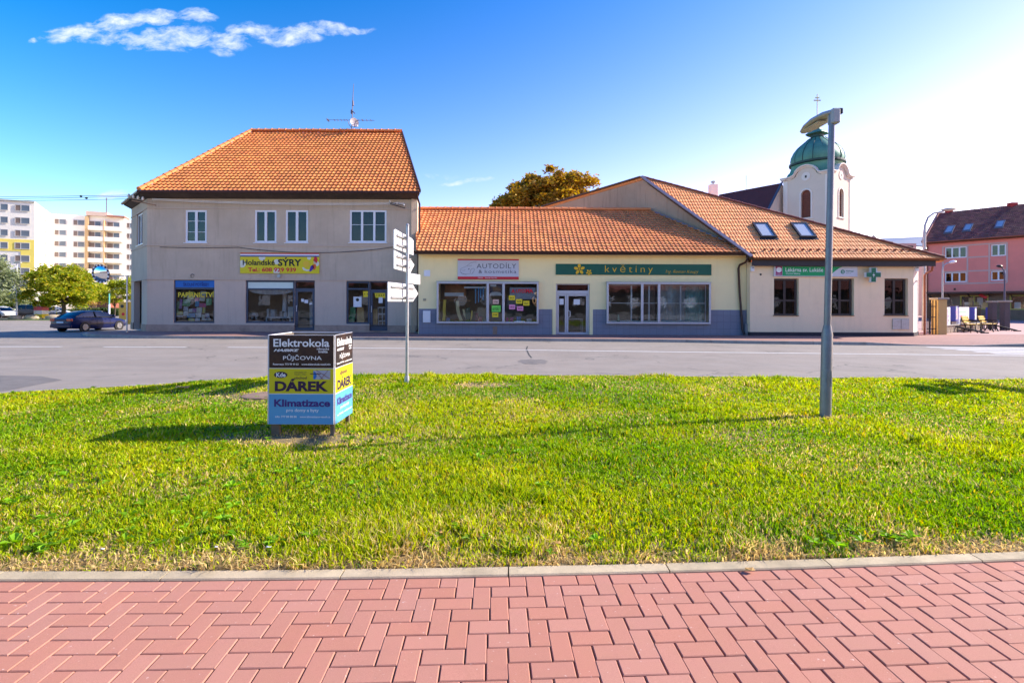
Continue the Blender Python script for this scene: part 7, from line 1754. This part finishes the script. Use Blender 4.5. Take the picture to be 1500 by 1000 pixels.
# ================================================================== CARS
m_tyre = M('tyre rubber', (.02, .02, .022), .85, .1, 8); m_rim = M('alloy rim', (.42, .43, .46), .3, .1, 6, metal=.7)
def paint(name, col): return M(name, col, .28, .03, 2, coat=.05, spec=.3)
BODY = {
 'saloon': dict(L=4.65, st=[(-2.32, .60, .46, .74), (-2.27, .78, .32, .90), (-2.05, .85, .25, 1.0), (-1.5, .88, .2, 1.01), (-.6, .89, .18, .98), (.4, .89, .18, .96), (1.1, .88, .2, .93), (1.7, .85, .22, .84), (2.1, .78, .26, .72), (2.28, .66, .34, .60), (2.33, .5, .42, .54)],
                gh=[(-1.95, .68, .64, 1.0), (-1.35, .73, .60, 1.30), (-.9, .75, .60, 1.41), (-.2, .76, .61, 1.44), (.35, .76, .59, 1.40), (1.2, .74, .68, .95)], roof=(-1.28, .45), w=(-1.38, 1.38)),
 'hatch': dict(L=4.1, st=[(-2.02, .66, .42, .80), (-1.98, .80, .28, 1.0), (-1.5, .85, .2, 1.02), (-.4, .86, .18, 1.0), (.6, .86, .18, .98), (1.3, .84, .2, .90), (1.8, .76, .26, .74), (2.0, .6, .36, .6)],
               gh=[(-1.95, .70, .62, 1.02), (-1.6, .73, .60, 1.38), (-1.0, .75, .61, 1.46), (-.1, .75, .61, 1.48), (.4, .74, .59, 1.42), (1.25, .72, .66, .97)], roof=(-1.66, .5), w=(-1.25, 1.25)),
 'suv': dict(L=4.5, st=[(-2.22, .70, .45, .9), (-2.18, .86, .32, 1.1), (-1.5, .91, .26, 1.12), (0, .92, .25, 1.1), (1.0, .91, .26, 1.06), (1.7, .88, .3, .98), (2.1, .78, .36, .8), (2.22, .6, .42, .66)],
             gh=[(-2.12, .76, .68, 1.12), (-1.85, .78, .66, 1.55), (-1.0, .79, .66, 1.66), (0, .79, .66, 1.66), (.5, .78, .64, 1.6), (1.25, .76, .7, 1.06)], roof=(-1.9, .6), w=(-1.4, 1.4)),
}
def car(name, label, kind, pm, loc, rz):
    B = BODY[kind]; t = thing(name, label, 'car', (0, 0, 0))
    def ring(x, w, zb, zt): 
        h = zt-zb; pts = [(-w*.90, zb), (-w*.985, zb+.18*h), (-w, zb+.5*h), (-w*.97, zb+.78*h), (-w*.90, zt-.03), (-w*.78, zt)]
        return [(x, y, z) for y, z in pts]+[(x, -y, z) for y, z in reversed(pts)]
    MB().loft([ring(*s_) for s_ in B['st']]).build('body', pm, t, smooth=True)
    gr = [[(x, -wb, zb-.04), (x, -wb*.99, zb*.0+B['st'][3][3]-.04), (x, -wt, zt-.03), (x, -wt*.8, zt), (x, wt*.8, zt), (x, wt, zt-.03), (x, wb*.99, B['st'][3][3]-.04), (x, wb, zb-.04)] for x, wb, wt, zt in B['gh'] for zb in (B['st'][3][3]-.1,)]
    gr[0] = [(x, y, min(z, B['gh'][0][3])) for x, y, z in gr[0]]; gr[-1] = [(x, y, min(z, B['gh'][-1][3])) for x, y, z in gr[-1]]
    MB().loft(gr).build('cabin_glass', m_car_glass, t, smooth=True)
    # seats shown through the glass
    MB().box(-1.0, -.8, -.55, .55, .6, 1.15).box(.0, .18, -.55, -.1, .6, 1.2).box(.0, .18, .1, .55, .6, 1.2).build('seats', m_black, t, bevel=.04)
    r0, r1 = B['roof']; rr = []
    G = B['gh']; f_ = lambda x, k: float(np.interp(x, [g_[0] for g_ in G], [g_[k] for g_ in G]))
    for i in range(9):
        x = r0+(r1-r0)*i/8; wt, zt = f_(x, 2), f_(x, 3); rr.append([(x, -wt-.012, zt-.045), (x, -wt*.82, zt+.012), (x, 0, zt+.024), (x, wt*.82, zt+.012), (x, wt+.012, zt-.045), (x, 0, zt-.01)])
    MB().loft(rr).build('roof', pm, t, smooth=True)
    zb = B['st'][3][3]
    for s_ in (-1, 1):
        for (xa, xb_) in ((r0, G[0][0]+.05), (r1, G[-1][0]-.03)):
            MB().bar((xa, s_*(f_(xa, 2)+.0), f_(xa, 3)-.04), (xb_, s_*f_(xb_, 1), f_(xb_, 3)-.0), .06, .07).build('pillar', pm, t)
        MB().bar((-.45, s_*(f_(-.45, 2)+.01), f_(-.45, 3)-.05), (-.42, s_*.775, zb-.04), .05, .09).build('pillar', m_black, t)
        MB().bar((r0-.2, s_*(f_(r0-.2, 1)+.03), zb-.01), (1.15, s_*(.765), zb-.035), .05, .05).build('window_line', m_black, t)
        for x in (-.42, .62, -1.0): MB().bar((x, s_*.895, zb-.08), (x+.02, s_*.893, .32), .008, .012).build('door_gap', m_black, t)
        MB().box(-1.1, .95, s_*.897-.012, s_*.897+.012, .50, .56).build('side_moulding', m_black, t)
        for x in (-.62, .38): MB().box(x-.2, x, s_*.885-.02, s_*.885+.02, zb-.20, zb-.165).build('door_handle', pm, t, bevel=.006)
        MB().obox(Matrix.Translation((.85, s_*.95, zb+.03)), .13, .2, .13).build('mirror', pm, t, bevel=.03)
        MB().box(-B['L']/2-.003, -B['L']/2+.16, s_*.62-.17, s_*.62+.17, zb-.27, zb-.08).build('tail_light', M('red lamp plastic', (.65, .03, .01), .2, .1, 9, coat=1), t, bevel=.02)
        MB().obox(Matrix.Translation((B['L']/2-.18, s_*.6, .64)) @ Matrix.Rotation(s_*-.35, 4, 'Z'), .2, .3, .13).build('headlight', M('clear lamp', (.6, .62, .65), .1, .1, 9, coat=1), t, bevel=.03)
        for xw_ in B['w']:
            yw = s_*.80
            MB().lathe([(.375, -.02), (.375, .0)], (xw_, s_*.893, .33), 20, 'Y').build('wheel_arch', m_black, t)
            w_ = MB().lathe([(.20, -.1), (.30, -.105), (.325, -.07), (.325, .07), (.30, .105), (.20, .1)], (xw_, s_*.815, .325), 24, 'Y').build('wheel', m_tyre, t, smooth=True)
            rb = MB().lathe([(.205, 0), (.205, .012), (.185, .02), (.185, .0)], (xw_, s_*.915 if s_ > 0 else -.935, .325), 20, 'Y')
            for k in range(5):
                a = 2*math.pi*k/5+.3; rb.bar((xw_+.03*math.cos(a), s_*.925, .325+.03*math.sin(a)), (xw_+.195*math.cos(a), s_*.925, .325+.195*math.sin(a)), .02, .06, up=(0, 1, 0))
            rb.build('rim', m_rim, w_)
    MB().box(-B['L']/2-.02, -B['L']/2+.12, -.78, .78, .30, .52).build('rear_bumper', pm, t, bevel=.04)
    MB().box(-B['L']/2-.028, -B['L']/2-.01, -.26, .26, .62, .735).build('number_plate', m_paper, t)
    MB().box(-B['L']/2-.012, -B['L']/2+.1, -.44, .44, zb-.26, zb-.14).build('trunk_trim', pm, t, bevel=.01)
    t.location = loc; t.rotation_euler.z = rz
    return t
car('parked_car', 'dark blue saloon seen from behind on the side street beside the corner house', 'saloon', paint('dark blue car paint', (.004, .009, .06)), (X(119, 36.5)+.0, 37.4, -.42), R(84))
def pc(px_, Y): return (X(px_, Y), Y, g0_+.01)
car('parked_car', 'silver car cut by the left edge of the photo in the car park', 'hatch', paint('silver paint', (.45, .47, .5)), pc(2, 66), R(-20))
car('parked_car', 'black saloon second from the left in the car park', 'saloon', paint('black paint', (.02, .022, .03)), pc(13, 72), R(-15))
car('parked_car', 'dark grey off road car parked behind the white lamp post', 'suv', paint('dark grey paint', (.045, .05, .06)), pc(36, 68), R(-160))
car('parked_car', 'small red car between the advertising box and the silver car in the car park', 'hatch', paint('red paint', (.45, .015, .02)), pc(66, 74), R(200))
car('parked_car', 'pale silver car parked left of the blue saloon, behind the maple trunk', 'hatch', paint('pale silver paint', (.55, .57, .58)), pc(78, 70), R(10))
car('parked_car', 'white van like car half hidden behind the advertising box of the car park', 'suv', paint('white paint', (.7, .7, .7)), pc(52, 82), R(5))

# ================================================================== SMALL THINGS, FAR LEFT
lp2 = thing('lamp_post', 'slim white lamp post at the edge of the car park', 'lamp post', (X(24.5, 60), 60, g0_)); MB().tube([(X(24.5, 60), 60, g0_), (X(24.5, 60), 60, Z(385, 24, 60))], [.10, .06], 8).build('pole', m_pvc, lp2); MB().box(X(24.5, 60)-.1, X(24.5, 60)+.5, 59.9, 60.1, Z(385, 24, 60), Z(383.8, 24, 60)).build('lamp_head', m_head, lp2)
lp3 = thing('lamp_post', 'short teal and white post beside the orange container', 'lamp post', (X(160, 58), 58, g0_)); MB().tube([(X(160, 58), 58, g0_), (X(160, 58), 58, 1.4)], .09, 8).build('lower_pole', m_pvc, lp3); MB().tube([(X(160, 58), 58, 1.4), (X(160, 58), 58, Z(430, 160, 58))], .07, 8).build('upper_pole', M('teal post', (.12, .45, .36), .5, .1), lp3)
kb = thing('container', 'orange yellow metal container with round stickers next to the corner house', 'container', (X(181, 49), 49, g0_))
xk0, xk1 = X(174, 49), X(215, 49); zk = Z(442, 181, 49)
MB().box(xk0, xk1, 49, 51.4, g0_, zk).build('body', M('orange yellow metal', (.66, .38, .05), .5, .06, 1), kb, bevel=.03)
for k in range(3): MB().box(xk0+k*.9+.86, xk0+k*.9+.90, 48.97, 48.999, g0_+.1, zk-.1).build('rib', M('dark orange metal', (.4, .2, .03), .5, .1), kb)
MB().lathe([(.16, 0), (.16, .01)], (X(179, 49), 48.985, Z(448.5, 179, 49)), 14, 'Y').build('sticker', m_black, kb); MB().lathe([(.15, 0), (.15, .01)], (X(180.5, 49), 48.985, Z(460, 180, 49)), 14, 'Y').build('sticker', m_redprint, kb)
ab = thing('advertising_box', 'small white, yellow and red advertising box at the edge of the car park', 'advertising box', (X(55, 61), 61, g0_))
xa_, xb2 = X(49.5, 61), X(61.5, 61); z0_ = g0_
for k, (h0, h1, mm) in enumerate(((.15, .62, m_yellow_paper), (.622, 1.05, m_paper), (1.052, 1.5, M('pink red print', (.6, .1, .14), .6, .1)))): MB().box(xa_, xb2, 61, 61.9, z0_+h0, z0_+h1).build('panel', mm, ab)
for x in (xa_, xb2-.08): MB().box(x, x+.08, 61.1, 61.18, z0_-.05, z0_+.15).build('leg', legm, ab)
for i, (px_, Y, s_) in enumerate(((46, 60, .55), (78, 60, .6), (22, 59.5, .5))):
    r_ = random.Random(i); b = MB(); bm2 = bmesh.new(); bmesh.ops.create_icosphere(bm2, subdivisions=2, radius=s_)
    for v in bm2.verts: v.co *= 1+r_.uniform(-.12, .12); v.co.z *= .7
    b.v = [(v.co.x*1.5+X(px_, Y), v.co.y+Y, v.co.z+g0_+.2) for v in bm2.verts]; b.f = [tuple(v.index for v in f.verts) for f in bm2.faces]; bm2.free()
    b.build('boulder', M('pale boulder', (.42, .34, .24), .9, .2, 2, bump=.5, bscale=6), None, ['pale boulder left of the small advertising box', 'pale boulder right of the small advertising box', 'pale boulder below the white lamp post'][i], cat='boulder', smooth=True)

# ================================================================== WHAT STANDS BEHIND THE PHOTOGRAPHER (mirrored in the shop windows)
sheet('rear_road', frange(-90, 90, 10), frange(-32, -3.2, 4), lambda x, y: -.02, m_asphalt)
hb = thing('terraced_house', 'long low house with red roof across the street, behind the photographer', 'house', (-12, -34, 0))
m_hb = M('dull ochre facade', (.16, .12, .09), .9, .1, .5)
MB().box(-80, 4, -46, -36, 0, 5.0).build('wall', m_hb, hb)
slab(hb, [(-80.5, -35.4, 4.9), (4.5, -35.4, 4.9), (4.5, -41, 8.6), (-80.5, -41, 8.6)], .2, m_tile_pink, 'roof'); slab(hb, [(-80.5, -41, 8.6), (4.5, -41, 8.6), (4.5, -46.6, 4.9), (-80.5, -46.6, 4.9)], .2, m_tile_pink, 'roof')
for k in range(19):
    for z in (1.4,): MB().box(-78+k*4.3, -76.6+k*4.3, -36.02, -35.9, z, z+1.5).build('window', m_pvc, hb)
hb2 = thing('terraced_house', 'long low house with brown roof behind the photographer to the right', 'house', (24, -34, 0))
MB().box(4.6, 80, -42, -33, 0, 4.2).build('wall', M('dull beige facade', (.08, .065, .055), .9, .1, .5), hb2)
slab(hb2, [(4.3, -32.4, 4.1), (80.5, -32.4, 4.1), (80.5, -37.5, 7.6), (4.3, -37.5, 7.6)], .2, m_tile_pink, 'roof'); slab(hb2, [(4.3, -37.5, 7.6), (80.5, -37.5, 7.6), (80.5, -42.6, 4.1), (4.3, -42.6, 4.1)], .2, m_tile_pink, 'roof')
for k in range(15):
    MB().box(10+k*4.5, 11.6+k*4.5, -33.02, -32.9, 1.2, 2.8).build('window', m_pvc, hb2)
